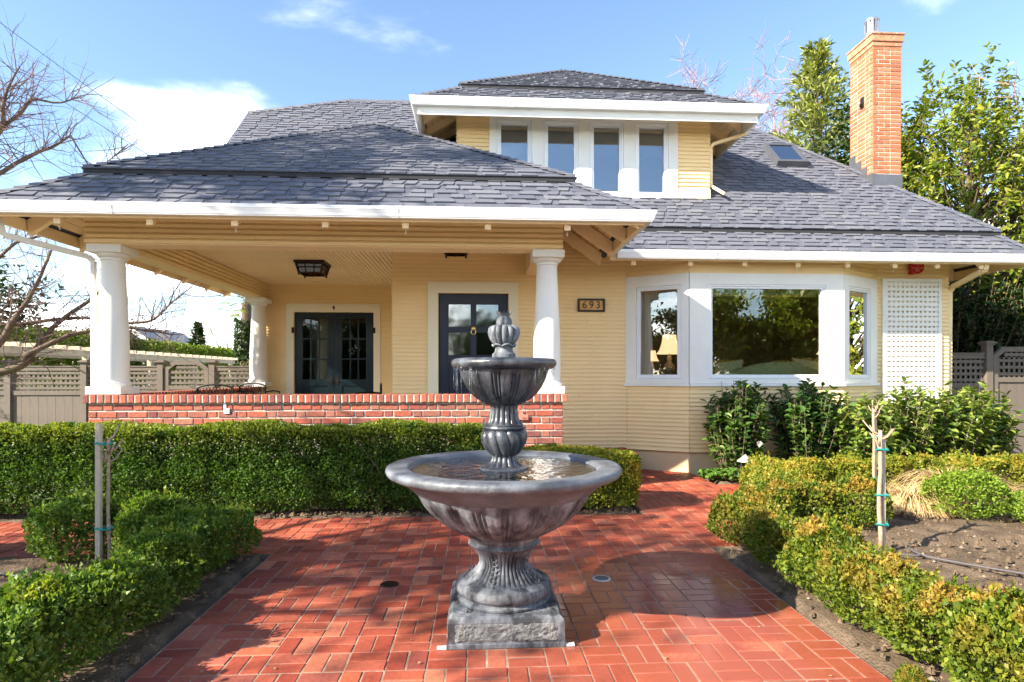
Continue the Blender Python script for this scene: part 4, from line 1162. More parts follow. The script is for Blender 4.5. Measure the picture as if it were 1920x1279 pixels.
m.build('flue_cap', 'steel', ch)
m = MB().box((CX0 - .012, 10.24, 6.22), (CX0 - .001, 10.33, 6.42)); m.box((CX0 - .05, 10.27, 6.25), (CX0 - .012, 10.30, 6.30)); m.build('anchor_plate', 'bronze', ch)
# --- skylight
sk = part('skylight', house, (5.68, 10.7, 5.5))
o, a, b, n = plane_frame([(3, UY, MZU), (5, UY, MZU), (5, RY, RZ)])
def SP(x, y, h): q = Vector((x, y, zm(y))) + n * h; return (q.x, q.y, q.z)
sx0, sx1, sy0, sy1 = 5.34, 5.92, 10.46, 11.0
m = MB()
for (q0, q1, q2, q3) in (((sx0, sy0), (sx1, sy0), (sx1, sy0 + .05), (sx0, sy0 + .05)), ((sx0, sy1 - .05), (sx1, sy1 - .05), (sx1, sy1), (sx0, sy1)),
                         ((sx0, sy0 + .05), (sx0 + .07, sy0 + .05), (sx0 + .07, sy1 - .05), (sx0, sy1 - .05)), ((sx1 - .07, sy0 + .05), (sx1, sy0 + .05), (sx1, sy1 - .05), (sx1 - .07, sy1 - .05))):
    m.prism([SP(*q, -.01) for q in (q0, q1, q2, q3)], tuple(n * .13))
m.build('frame', 'lead', sk)
MB().prism([SP(*q, .095) for q in ((sx0 + .07, sy0 + .05), (sx1 - .07, sy0 + .05), (sx1 - .07, sy1 - .05), (sx0 + .07, sy1 - .05))], tuple(n * .01)).build('pane', 'skylight_glass', sk)

# --- rooms behind the glass
def room(x0, x1, y0, y1, z0, z1, mats=('room_wall', 'room_wall', 'room_pale')):
    m = MB()
    m.box((x0 - .05, y1, z0), (x1 + .05, y1 + .05, z1)); m.box((x0 - .05, y0, z0), (x0, y1, z1)); m.box((x1, y0, z0), (x1 + .05, y1, z1))
    m.box((x0 - .05, y0, z0 - .05), (x1 + .05, y1 + .05, z0), 1); m.box((x0 - .05, y0, z1), (x1 + .05, y1 + .05, z1 + .05), 2)
    return m.build('room', list(mats), house)
room(2.42, 6.42, YM - .02, 12.7, .58, 3.12)
MB().prism([(2.45, YM - .03, 3.125), (3.25, YB + .14, 3.125), (5.57, YB + .14, 3.125), (6.40, YM - .03, 3.125)], (0, 0, .03)).build('bay_ceiling', 'room_pale', house)
MB().prism([(2.45, YM - .03, .62), (3.25, YB + .14, .62), (5.57, YB + .14, .62), (6.40, YM - .03, .62)], (0, 0, .03)).build('bay_floor', 'room_wall', house)
room(DW0 + .12, DW1 - .12, DY + .105, 11.6, 4.2, 5.85, ('room_wall', 'room_wall', 'room_wall'))
room(-1.15, 2.3, YM + .15, 12.5, .555, 3.2, ('room_pale', 'room_wall', 'room_pale'))
room(-4.5, -1.5, YF + .15, 15.5, .555, 3.2, ('room_wall', 'room_wall', 'room_wall'))
for a, b in WIN: MB().box((a + .03, DY + .115, 5.06), (b - .03, DY + .125, 5.56)).build('roller_shade', 'shade_brown', house)
MB().box((3.56, YB + .13, 2.735), (5.27, YB + .16, 2.82)).build('roller_shade', 'blind', house)
MB().box((3.56, YB + .135, 2.70), (5.27, YB + .145, 2.734)).build('shade_fringe', 'fringe_gold', house)
m = MB()
for i in range(14):
    a = -3.36 + .017 * i; m.bar((a, YF + .25 + .02 * math.sin(i * 2.1), .6), (a, YF + .25 + .02 * math.sin(i * 2.1), 2.75), .02, .03, up=(0, 1, 0))
m.build('curtain', 'curtain', house)
MB().box((-3.72, YF + .9, .6), (-3.42, YF + .92, 2.7)).build('curtain', 'room_pale', house)
m = MB()
for i in range(10):
    a = 2.62 + .02 * i; m.bar((a, 9.62 + .02 * math.sin(i * 2.1), .65), (a, 9.62 + .02 * math.sin(i * 2.1), 3.1), .022, .03, up=(0, 1, 0))
m.build('curtain', 'room_pale', house)

# ================================================================== fountain
FX, FYc = 0.158, 3.575
fo = thing('fountain', (FX, FYc, 0), 'tall grey cast stone three tier garden fountain standing on the brick patio', 'fountain')
C0 = (FX, FYc, 0)
def smoothed(o, ang=32):
    o.modifiers.new('e', 'EDGE_SPLIT').split_angle = R(ang); return o
hwB = .326
bb = MB(); prof = [(hwB, 0.0), (hwB, .022), (hwB - .006, .026), (hwB - .008, .135), (hwB - .014, .152), (hwB - .030, .165)]
for i, (r_, z) in enumerate(prof):
    bb.v += [(FX - r_, FYc - r_, z), (FX + r_, FYc - r_, z), (FX + r_, FYc + r_, z), (FX - r_, FYc + r_, z)]
for i in range(len(prof) - 1):
    for k in range(4): bb.f.append((i * 4 + k, i * 4 + (k + 1) % 4, i * 4 + 4 + (k + 1) % 4, i * 4 + 4 + k)); bb.mi.append(0)
bb.f.append((20, 21, 22, 23)); bb.mi.append(0)
base = bb.build('base', 'stone', fo)
# rough-hewn panels on the faces and leaf sprays on the top corners
for k in range(4):
    m = MB(); r2 = random.Random(k); nx, nz = 30, 12
    for j in range(nz + 1):
        for i in range(nx + 1):
            u = -.285 + .57 * i / nx; v = .033 + .098 * j / nz
            ed = 0 if i in (0, nx) or j in (0, nz) else r2.uniform(.0, .011)
            p = Matrix.Rotation(k * math.pi / 2, 3, 'Z') @ Vector((u, -(hwB - .009 + ed), v)); m.v.append((FX + p.x, FYc + p.y, p.z))
    for j in range(nz):
        for i in range(nx): a = j * (nx + 1) + i; m.f.append((a, a + 1, a + nx + 2, a + nx + 1)); m.mi.append(0)
    m.build('rough_panel', 'stone_rough', base, smooth=True)
for sx in (-1, 1):
    for sy in (-1, 1):
        m = MB(); r2 = random.Random(sx * 3 + sy)
        for q in range(6):
            a = r2.uniform(0, 6.28); cx, cy = FX + sx * (.215 + .03 * math.cos(a)), FYc + sy * (.215 + .03 * math.sin(a)); L = r2.uniform(.035, .055)
            o = len(m.v)
            for t in (0, .25, .6, 1):
                w = [.004, .014, .012, .001][int(t * 3.01)]
                for s in (-1, 0, 1): m.v.append((cx + math.cos(a) * L * t - math.sin(a) * w * s, cy + math.sin(a) * L * t + math.cos(a) * w * s, .166 + (.008 if s == 0 else .001)))
            for t in range(3):
                for s in range(2): b = o + t * 3 + s; m.f.append((b, b + 1, b + 4, b + 3)); m.mi.append(0)
        m.build('leaf_relief', 'stone', base, smooth=True)
def flute(n, d, lo, hi, sharp=1.0, twist=0.0):
    def f(i, t, a):
        if t < lo or t > hi: return 1.0
        e = min(1, min(t - lo, hi - t) / .06)
        return 1 - d * e * (1 - abs(math.sin(n * a / 2 + twist * t)) ** sharp)
    return f
def dense(prof, k):
    """resample a radius-height outline with a smooth curve"""
    P = np.array(prof, float); d = np.r_[0, np.cumsum(np.linalg.norm(np.diff(P, axis=0), axis=1))]
    t = np.linspace(0, d[-1], k); out = []
    for tt in t:
        i = min(max(np.searchsorted(d, tt) - 1, 0), len(P) - 2); u = (tt - d[i]) / max(d[i + 1] - d[i], 1e-9)
        p0, p1, p2, p3 = P[max(i - 1, 0)], P[i], P[i + 1], P[min(i + 2, len(P) - 1)]
        out.append(tuple(.5 * ((2 * p1) + (-p0 + p2) * u + (2 * p0 - 5 * p1 + 4 * p2 - p3) * u * u + (-p0 + 3 * p1 - 3 * p2 + p3) * u ** 3)))
    return out
# pedestal foot: rings, torus, then the reeded waist
smoothed(MB().lathe([(.262, .164), (.276, .170), (.278, .182), (.270, .190), (.262, .194), (.262, .202), (.272, .208), (.283, .225), (.284, .245), (.276, .265), (.258, .278), (.235, .286)], 64, C0).build('foot_ring', 'stone', fo, smooth=True))
ped = dense([(.236, .280), (.205, .305), (.172, .335), (.150, .365), (.146, .392), (.158, .425), (.185, .462), (.200, .480)], 26)
smoothed(MB().lathe(ped, 176, C0, flute(44, .085, .04, .94, .55)).build('reeded_waist', 'stone', fo, smooth=True), 60)
# two beaded straps on the waist
for ang in (-1.95, -.62, 1.1, 2.6):
    m = MB()
    for q in range(6):
        t = .10 + .13 * q; r_, z_ = ped[int(t * 25)]
        ring = []
        for j in range(13):
            aa = math.pi * j / 12 + math.pi
            ring.append((FX + (r_ + .010) * math.cos(ang + .10 * math.cos(aa) * .16 / r_), FYc + (r_ + .010) * math.sin(ang + .10 * math.cos(aa) * .16 / r_), z_ + .020 * math.sin(aa) + .01))
        m.tube(ring, .0045, 6)
    m.build('strap_relief', 'stone', fo, smooth=True)
smoothed(MB().lathe([(.195, .478), (.208, .484), (.214, .492), (.208, .500), (.200, .504), (.200, .512), (.206, .518), (.212, .530), (.216, .545)], 64, C0).build('neck_ring', 'stone', fo, smooth=True))
bowl = dense([(.21, .540), (.262, .562), (.33, .600), (.40, .650), (.462, .715), (.498, .770), (.512, .800)], 30)
def petal(i, t, a):
    n = 20; u = abs(math.asin(math.sin(n * a / 2))) / (math.pi / 2); e = min(1, max(0, t) / .12, max(0, (.97 - t)) / .10)
    return 1 - e * (.060 * math.exp(-(u / .11) ** 2) + .042 * math.exp(-((u - .36) / .075) ** 2) - .008 * math.exp(-((u - .75) / .3) ** 2))
lb = MB().lathe(bowl, 400, C0, petal)
smoothed(lb.build('lower_bowl', 'stone', fo, smooth=True), 40)
rimp = dense([(.512, .800), (.535, .815), (.560, .838), (.600, .866), (.640, .886), (.672, .900), (.688, .914), (.694, .930), (.689, .945), (.674, .9525), (.600, .953), (.572, .951), (.556, .944), (.545, .925), (.520, .905), (.42, .87), (.2, .85), (.02, .85)], 54)
smoothed(MB().lathe(rimp, 96, C0).build('lower_rim', 'stone_rim', fo, smooth=True), 50)
m = MB(); n = 96
m.v.append((FX, FYc, .931))
for k, r_ in enumerate((.08, .16, .24, .32, .40, .47, .538)):
    for j in range(n):
        a = 2 * math.pi * j / n; m.v.append((FX + r_ * math.cos(a), FYc + r_ * math.sin(a),   .931 + (.0022 * math.sin(r_ * 62) + .0015 * math.sin(7 * a + r_ * 31)) * (1 if r_ < .5 else 0)))
for j in range(n): m.f.append((0, 1 + j, 1 + (j + 1) % n)); m.mi.append(0)
for k in range(6):
    for j in range(n): a = 1 + k * n + j; b = 1 + k * n + (j + 1) % n; m.f.append((a, a + n, b + n, b)); m.mi.append(0)
m.build('water', 'water', fo, smooth=True)
# stem of the middle tier
smoothed(MB().lathe([(.02, .86), (.15, .86), (.152, .905), (.150, .930), (.144, .938), (.118, .942), (.112, .945)], 56, C0).build('stem_foot', 'stone_wet', fo, smooth=True))
smoothed(MB().lathe(dense([(.112, .943), (.098, .955), (.080, .975), (.071, 1.0), (.072, 1.008)], 14), 140, C0, flute(14, .18, .02, .95, .6)).build('stem', 'stone_wet', fo, smooth=True), 60)
bulb = dense([(.075, 1.006), (.092, 1.018), (.118, 1.05), (.136, 1.085), (.141, 1.115), (.136, 1.14), (.124, 1.157), (.110, 1.163)], 30)
smoothed(MB().lathe(bulb, 180, C0, flute(11, .17, .0, 1.0, .5, 2.1)).build('twisted_bulb', 'stone_wet', fo, smooth=True), 60)
smoothed(MB().lathe([(.110, 1.160), (.124, 1.163), (.128, 1.172), (.124, 1.180), (.114, 1.184), (.112, 1.190)], 56, C0).build('stem_ring', 'stone_wet', fo, smooth=True))
smoothed(MB().lathe(dense([(.118, 1.188), (.104, 1.20), (.092, 1.22), (.084, 1.26), (.082, 1.285), (.088, 1.308)], 16), 160, C0, flute(16, .17, .02, .96, .6)).build('stem', 'stone_wet', fo, smooth=True), 60)
ub = dense([(.088, 1.305), (.120, 1.318), (.165, 1.345), (.205, 1.385), (.236, 1.435), (.254, 1.48), (.268, 1.515)], 28)
def petal2(i, t, a):
    u = abs(math.asin(math.sin(7 * a))) / (math.pi / 2); e = min(1, max(0, t) / .08, max(0, (.97 - t)) / .10)
    return 1 - e * (.085 * math.exp(-(u / .12) ** 2) + .06 * math.exp(-((u - .38) / .08) ** 2) - .012 * math.exp(-((u - .75) / .3) ** 2))
smoothed(MB().lathe(ub, 260, C0, petal2).build('upper_bowl', 'stone_wet', fo, smooth=True), 40)
smoothed(MB().lathe(dense([(.268, 1.513), (.290, 1.522), (.305, 1.532), (.313, 1.548), (.312, 1.562), (.302, 1.574), (.282, 1.580), (.262, 1.580), (.250, 1.574), (.235, 1.56), (.12, 1.545), (.02, 1.545)], 44), 80, C0).build('upper_rim', 'stone_wet', fo, smooth=True), 50)
m = MB(); n = 64; m.v.append((FX, FYc, 1.5765))
for j in range(n): a = 2 * math.pi * j / n; m.v.append((FX + .247 * math.cos(a), FYc + .247 * math.sin(a), 1.5765))
for j in range(n): m.f.append((0, 1 + j, 1 + (j + 1) % n)); m.mi.append(0)
m.build('water', 'water', fo, smooth=True)
fin = MB().lathe(dense([(.068, 1.55), (.070, 1.60), (.066, 1.610), (.056, 1.618), (.052, 1.64), (.060, 1.655), (.064, 1.66)], 16), 48, C0)
smoothed(fin.build('finial_foot', 'stone', fo, smooth=True))
m = MB()
for q in range(6):
    a0 = q * math.pi / 3 + .3; ring = [(FX + (.063 + .006 * math.sin(math.pi * t)) * math.cos(a0 + t * 1.0), FYc + (.063 + .006 * math.sin(math.pi * t)) * math.sin(a0 + t * 1.0), 1.652 + .012 * math.sin(math.pi * t)) for t in np.linspace(0, 1, 7)]
    m.tube(ring, .006, 6)
m.build('finial_collar', 'stone', fo, smooth=True)
smoothed(MB().lathe(dense([(.045, 1.658), (.060, 1.666), (.082, 1.69), (.096, 1.72), (.098, 1.742), (.090, 1.765), (.070, 1.777), (.046, 1.78)], 26), 168, C0, flute(14, .22, .0, 1.0, .5)).build('finial_gourd', 'stone', fo, smooth=True), 60)
smoothed(MB().lathe(dense([(.044, 1.776), (.048, 1.784), (.049, 1.80), (.043, 1.818), (.034, 1.828), (.03, 1.832)], 14), 60, C0, flute(8, .07, .0, 1.0, .5)).build('finial_bud', 'stone', fo, smooth=True), 60)
m = MB(); n = 10
for q in range(n):
    a = q * 2 * math.pi / n; b = (q + 1) * 2 * math.pi / n; c = (a + b) / 2
    def pt(an, r_, z): return (FX + r_ * math.cos(an), FYc + r_ * math.sin(an), z)
    m.add([pt(a, .030, 1.829), pt(b, .030, 1.829), pt(b, .038, 1.844), pt(c, .051, 1.862), pt(a, .038, 1.844), pt(a, .024, 1.829), pt(b, .024, 1.829), pt(b, .032, 1.844), pt(c, .046, 1.863), pt(a, .032, 1.844)],
          [(0, 1, 2, 3, 4), (9, 8, 7, 6, 5), (4, 3, 8, 9), (3, 2, 7, 8)])
m.build('finial_crown', 'stone', fo)
# water hanging and falling from the upper rim
r2 = random.Random(4)
for q in range(34):
    a = r2.choice((r2.uniform(3.3, 4.2), r2.uniform(-1.0, 0.1), r2.uniform(0, 6.28))); L = r2.choice((.02, .03, .05, .1, .2)) * r2.uniform(.6, 1.3); r_ = .296 + r2.uniform(-.012, .008)
    x, y = FX + r_ * math.cos(a), FYc + r_ * math.sin(a)
    MB().tube([(x, y, 1.527), (x + r2.uniform(-.003, .003), y, 1.527 - L * .6), (x, y, 1.527 - L)], [.0022, .0012, .0020], 6).build('water_drip', 'water_drop', fo, smooth=True)

# ================================================================== fixed small things on the house
def lantern(x, y, w, h, label):
    z = CEIL
    t = thing('porch_lantern', (x, y, z), label, 'lantern', 'porch ceiling lanterns')
    m = MB(); a, b = w / 2, w / 2 * .82
    m.prism([(x - a * 1.12, y - a * 1.12, z - .045), (x + a * 1.12, y - a * 1.12, z - .045), (x + a * 1.12, y + a * 1.12, z - .045), (x - a * 1.12, y + a * 1.12, z - .045)], (0, 0, .044))
    m.build('canopy', 'bronze', t, bevel=.004)
    fr = MB()
    for sx in (-1, 1):
        for sy in (-1, 1): fr.bar((x + sx * a, y + sy * a, z - .045), (x + sx * b, y + sy * b, z - h), .022, .022)
    for zz, r_ in ((z - .055, a), (z - h, b), (z - h * .55, (a + b) / 2)):
        for sx in (-1, 1): fr.bar((x + sx * r_, y - r_, zz), (x + sx * r_, y + r_, zz), .016, .018); fr.bar((x - r_, y + sx * r_, zz), (x + r_, y + sx * r_, zz), .016, .018)
    for s in (-.35, .35): fr.bar((x + s * a, y - a, z - .05), (x + s * b, y - b, z - h), .01, .01); fr.bar((x + s * a, y + a, z - .05), (x + s * b, y + b, z - h), .01, .01)
    for s in (-1, 1):
        for r_ in (-1, 1): fr.box((x + s * b - .012, y + r_ * b - .012, z - h - .035), (x + s * b + .012, y + r_ * b + .012, z - h))
    fr.tube([(x, y, z - h), (x, y, z - h - .045)], .009, 8)
    fr.build('frame', 'bronze', t)
    g = MB(); c = .93
    for k in range(4):
        q = [Matrix.Rotation(k * math.pi / 2, 3, 'Z') @ Vector(v) for v in ((-a * c, -a * c, -.05), (a * c, -a * c, -.05), (b * c, -b * c, -h), (-b * c, -b * c, -h))]
        g.prism([(x + v.x, y + v.y, z + v.z) for v in q], tuple(Matrix.Rotation(k * math.pi / 2, 3, 'Z') @ Vector((0, .004, 0))))
    g.build('glass', 'lantern_glass', t)
lantern(-2.76, 10.25, .44, .20, 'dark bronze box lantern on the porch ceiling before the french doors')
lantern(-.30, 8.35, .34, .21, 'dark bronze lantern above the navy entry door, mostly behind the beam')

def lettering(txt, parent, loc, size, mat, name, depth=.002, align='CENTER', rot=(R(90), 0, 0), sx=1.0):
    cu = bpy.data.curves.new('t', 'FONT'); cu.body = txt; cu.size = size; cu.align_x = align; cu.align_y = 'CENTER'; cu.extrude = depth; cu.resolution_u = 3
    to = bpy.data.objects.new('t', cu); COL.objects.link(to)
    dg = bpy.context.evaluated_depsgraph_get(); me = bpy.data.meshes.new_from_object(to.evaluated_get(dg))
    bpy.data.objects.remove(to); me.materials.clear(); me.materials.append(MATS[mat]); me.name = name
    o = bpy.data.objects.new(name, me); COL.objects.link(o); o.parent = parent
    o.location = Vector(loc) - Vector(ORIGIN[parent.name]); o.rotation_euler = rot; o.scale = (sx, 1, 1); ORIGIN[o.name] = tuple(loc)
    return o
sg = thing('house_number_sign', (1.797, YM - .02, 2.49), 'dark framed house number sign reading 693 on the cream siding', 'sign')
X0, X1, Z0, Z1 = 1.58, 2.014, 2.485, 2.693
m = MB()
for a, b in (((X0, Z0), (X1, Z0 + .03)), ((X0, Z1 - .03), (X1, Z1)), ((X0, Z0 + .03), (X0 + .032, Z1 - .03)), ((X1 - .032, Z0 + .03), (X1, Z1 - .03))): m.box((a[0], YM - .062, a[1]), (b[0], YM - .018, b[1]))
m.build('frame', 'sign_frame', sg, bevel=.004)
MB().box((X0 + .03, YM - .042, Z0 + .028), (X1 - .03, YM - .02, Z1 - .028)).build('face', 'sign_face', sg)
for i, ch_ in enumerate('693'): lettering(ch_, sg, (1.797 + (i - 1) * .108, YM - .046, 2.589), .165, 'ink', 'digit', .003)

bl = thing('alarm_bell', (7.10, YM - .02, 3.235), 'round red alarm bell with pale lettering under the right eave', 'bell')
m = MB().lathe([(.001, 0), (.08, 0), (.105, .012), (.112, .04), (.112, .085), (.10, .092), (.098, .085), (.001, .085)], 32)
bz, by = 3.235, YM - .018
m.v = [(7.10 + x, by - z - .03, bz + y) for x, y, z in m.v]; m.build('gong', 'bell_red', bl, smooth=True)
smoothed(bl.children[0])
MB().box((7.03, by - .03, bz - .11), (7.10, by, bz + .06)).build('bracket', 'bell_red', bl)
for txt, dz, s in (('SPRINKLER', .078, .026), ('FIRE ALARM', .042, .030), ('*', .010, .03), ('WHEN BELL RINGS', -.022, .024), ('911', -.062, .052)):
    lettering(txt, bl, (7.10, by - .117, bz + dz), s, 'letter_pale', 'lettering', .001)

pl = thing('clay_plaque', (.52, YK - .012, .93), 'terracotta plaque lettered East, on the brick half wall behind the fountain', 'plaque')
sh = [(.63, .928), (.63, .995), (.575, .995), (.555, 1.04), (.50, 1.065), (.445, 1.04), (.425, .995), (.37, .995), (.37, .928)]
MB().prism([(x, YK - .024, z) for x, z in sh], (0, .018, 0)).build('tile', 'terracotta', pl, bevel=.003)
lettering('East', pl, (.588, YK - .0255, .952), .036, 'terracotta_dark', 'lettering', .001)
lettering('8', pl, (.50, YK - .0255, 1.02), .06, 'terracotta_dark', 'lettering', .001)
wb = thing('paper_tag', (-3.03, YK - .012, 1.09), 'small pale blue and white tag on the left of the brick half wall', 'tag')
m = MB().box((-3.055, YK - .012, 1.075), (-3.025, YK - .006, 1.145)); m.box((-3.05, YK - .017, 1.02), (-2.985, YK - .0125, 1.085)); m.build('sheet', 'tag_white', wb)

# cast metal chairs behind the half wall
def chair(x, y, rz, label):
    t = thing('patio_chair', (0, 0, 0), label, 'chair', 'metal porch chairs')
    m = MB()
    top = [(-.27 + .54 * i / 16, 0, .72 + .075 * math.sin(math.pi * i / 16) + (.012 * math.cos(2 * math.pi * i / 16))) for i in range(17)]
    m.tube(top, .016, 6); m.tube([(-.27, 0, .72), (-.25, 0, .40)], .014, 6); m.tube([(.27, 0, .72), (.25, 0, .40)], .014, 6); m.tube([(-.25, 0, .44), (.25, 0, .44)], .012, 6)
    m.build('back_frame', 'iron_black', t)
    l = MB()
    for i in range(-5, 6):
        for s in (-1, 1):
            p = (i * .05, 0, .45); q = (i * .05 + s * .13, 0, .745); 
            q = (max(-.25, min(.25, q[0])), 0, q[2] - .02 * abs(q[0]) * 4); l.tube([p, q], .0055, 4)
    l.build('lattice', 'iron_black', t)
    s = MB(); s.prism([(-.25, -.02, .40), (.25, -.02, .40), (.27, -.48, .40), (-.27, -.48, .40)], (0, 0, .025)); s.build('seat', 'iron_black', t)
    for sx in (-1, 1):
        MB().tube([(sx * .25, 0, .40), (sx * .27, .04, 0.0)], .014, 6).build('leg', 'iron_black', t); MB().tube([(sx * .26, -.46, .40), (sx * .27, -.50, 0)], .014, 6).build('leg', 'iron_black', t)
        MB().tube([(sx * .27, 0, .62), (sx * .29, -.2, .64), (sx * .28, -.42, .62), (sx * .27, -.45, .42)], .014, 6).build('arm', 'iron_black', t)
    t.location = (x, y, .556); t.rotation_euler = (0, 0, rz); ORIGIN[t.name] = (x, y, .556)
    return t
chair(-4.02, 9.45, R(180), 'black lattice backed metal chair nearest the left porch column, only its top showing')
chair(-4.10, 11.2, R(165), 'black lattice backed metal chair further back on the porch, only its top showing')
chair(-1.62, 10.2, R(-80), 'dark metal chair beside the corner of the entry wall, barely showing')

# ================================================================== furniture seen through the bay window
sf = thing('sofa', (4.8, 9.50, .65), 'pale green camel back sofa seen through the large bay window', 'sofa')
m = MB(); pts = [(3.72 + 2.2 * i / 24, 1.50 + .20 * max(0, math.sin(math.pi * i / 24)) ** 2) for i in range(25)]
for (x, z), (xb, zb_) in zip(pts, pts[1:]):
    m.add([(x, 9.36, .65), (xb, 9.36, .65), (xb, 9.36, zb_ - .03), (x, 9.36, z - .03), (xb, 9.40, zb_), (x, 9.40, z), (xb, 9.54, zb_), (x, 9.54, z), (xb, 9.58, zb_ - .04), (x, 9.58, z - .04)], [(0, 1, 2, 3), (3, 2, 4, 5), (5, 4, 6, 7), (7, 6, 8, 9)])
m.build('back', 'sofa_green', sf, smooth=True)
MB().box((3.72, 9.60, .75), (5.92, 10.25, 1.12)).build('seat', 'sofa_green', sf, bevel=.05)
for x in (3.6, 5.92): MB().box((x, 9.45, .65), (x + .13, 10.25, 1.3)).build('arm', 'sofa_green', sf, bevel=.05)
def pillow(x, z, w, h, tilt, label):
    t = thing('pillow', (x, 9.66, z), label, 'pillow', 'fringed pillows on the sofa')
    m = MB(); n = 14
    for side in (-1, 1):
        o = len(m.v)
        for j in range(n + 1):
            for i in range(n + 1):
                u, v = 2 * i / n - 1, 2 * j / n - 1
                m.v.append((x + u * w / 2 + tilt * v * .03, 9.66 + side * .07 * (1 - u ** 4) * (1 - v ** 4), z + v * h / 2 + tilt * u * .03))
        for j in range(n):
            for i in range(n): a = o + j * (n + 1) + i; m.f.append((a, a + 1, a + n + 2, a + n + 1)); m.mi.append(0)
    m.build('cover', 'pillow_green', t, smooth=True)
    f = MB(); r2 = random.Random(int(x * 100))
    for q in range(90):
        s = q / 90 * 4; k = int(s); u = (s - k) * 2 - 1
        px, pz = [(u, -1), (1, u), (-u, 1), (-1, -u)][k]
        f.tube([(x + px * w / 2 + tilt * pz * .03, 9.66, z + pz * h / 2 + tilt * px * .03), (x + px * w / 2 * 1.08 + r2.uniform(-.015, .015), 9.66 + r2.uniform(-.03, .03), z + pz * h / 2 * 1.12 + r2.uniform(-.015, .015))], .011, 4)
    f.build('fringe', 'fringe_gold', t)
pillow(4.12, 1.55, .46, .32, 1, 'green pillow with gold fringe at the left end of the sofa')
pillow(5.46, 1.57, .46, .34, -1, 'green pillow with gold fringe at the right end of the sofa')
pillow(5.05, 1.53, .36, .34, .5, 'gold fringed pillow tucked behind the right hump of the sofa')
def table_lamp(x, y, z, s, label, glow='lamp_shade'):
    t = thing('table_lamp', (x, y, z), label, 'lamp', 'lamps in the front room')
    m = MB().lathe([(.001, 0), (.08 * s, 0), (.085 * s, .02 * s), (.04 * s, .05 * s), (.085 * s, .12 * s), (.10 * s, .2 * s), (.07 * s, .28 * s), (.03 * s, .33 * s), (.045 * s, .38 * s), (.02 * s, .43 * s), (.012 * s, .50 * s)], 24, (x, y, z)); m.build('base', 'ceramic', t, smooth=True)
    prof = [(.205 * s, .45 * s), (.165 * s, .50 * s), (.14 * s, .56 * s), (.12 * s, .63 * s), (.108 * s, .70 * s), (.104 * s, .75 * s)]
    sh_ = MB().lathe(dense(prof, 16), 40, (x, y, z), lambda i, tt, a: 1 + .02 * math.cos(10 * a) * (1 - tt)); sh_.build('lamp_shade', glow, t, smooth=True)
    MB().tube([(x, y, z + .5 * s), (x, y, z + .80 * s)], .005 * s, 6).build('finial', 'brass', t); MB().lathe([(.001, 0), (.015 * s, .01 * s), (.012 * s, .03 * s), (.001, .04 * s)], 12, (x, y, z + .79 * s)).build('finial_knob', 'brass', t, smooth=True)
    return t
def side_table(x, y, z, label):
    t = thing('side_table', (x, y, .58), label, 'table', 'tables in the front room')
    MB().lathe([(.001, z - .03), (.26, z - .03), (.27, z - .015), (.26, z), (.001, z)], 32, (x, y, 0)).build('top', 'bronze', t)
    MB().lathe([(.2, .59), (.05, .64), (.04, z - .03)], 16, (x, y, 0)).build('pedestal', 'bronze', t)
side_table(3.20, 9.85, 1.36, 'dark round side table under the lamp in the narrow left bay window')
table_lamp(3.20, 9.85, 1.361, 1.06, 'cream bell shaded table lamp glowing in the narrow left bay window')
side_table(5.92, 9.75, 1.36, 'dark round side table beside the right end of the sofa')
table_lamp(5.92, 9.75, 1.361, 1.06, 'pale shaded table lamp at the right edge of the large bay window')
side_table(3.60, 12.2, 1.45, 'dark round side table against the back wall of the front room')
table_lamp(3.60, 12.2, 1.451, .72, 'small far lamp glowing low in the narrow left bay window')

# ================================================================== fences
def lattice_fill(x0, x1, z0, z1, y, mb, step=.087, w=.042):
    n = int((z1 - z0) / step)
    for i in range(n): z = z0 + (i + .5) * (z1 - z0) / n; mb.box((x0, y - .012, z - w * .62), (x1, y - .002, z + w * .62))
    n = int((x1 - x0) / step)
    for i in range(n): x = x0 + (i + .5) * (x1 - x0) / n; mb.box((x - w / 2, y + .001, z0), (x + w / 2, y + .011, z1))
def fence_post(t, x, y, top, w=.12):
    o = MB().box((x - w / 2, y - w / 2, 0), (x + w / 2, y + w / 2, top - .07)).build('post', 'fence_paint', t, bevel=.004)
    m = MB().box((x - w * .66, y - w * .66, top - .07), (x + w * .66, y + w * .66, top - .045)); m.box((x - w * .82, y - w * .82, top - .045), (x + w * .82, y + w * .82, top - .018))
    m.prism([(x - w * .6, y - w * .6, top - .018), (x + w * .6, y - w * .6, top - .018), (x + w * .6, y + w * .6, top - .018), (x - w * .6, y + w * .6, top - .018)], (0, 0, .018)); m.build('post_cap', 'fence_paint', o)
def fence_panel(t, x0, x1, y, top, lat=.42):
    m = MB(); m.box((x0, y - .03, top - .09), (x1, y + .03, top)); m.box((x0, y - .045, top - .012), (x1, y + .045, top + .012)); m.build('top_rail', 'fence_paint', t)
    zl = top - .09 - lat
    MB().box((x0, y - .032, zl - .09), (x1, y + .032, zl)).build('middle_rail', 'fence_paint', t); MB().box((x0, y - .03, .05), (x1, y + .03, .15)).build('bottom_rail', 'fence_paint', t)
    m = MB(); lattice_fill(x0, x1, zl, top - .09, y, m); m.build('lattice', 'fence_paint', t, kind='stuff')
    n = max(1, int((x1 - x0) / .155)); w = (x1 - x0) / n
    bm = MB().box((.002, -.009, 0), (w - .002, .009, zl - .24)).mesh('board', 'fence_paint')
    for i in range(n): piece('board', bm, t, Matrix.Translation((x0 + i * w, y + (.002 if i % 2 else 0), .15)))
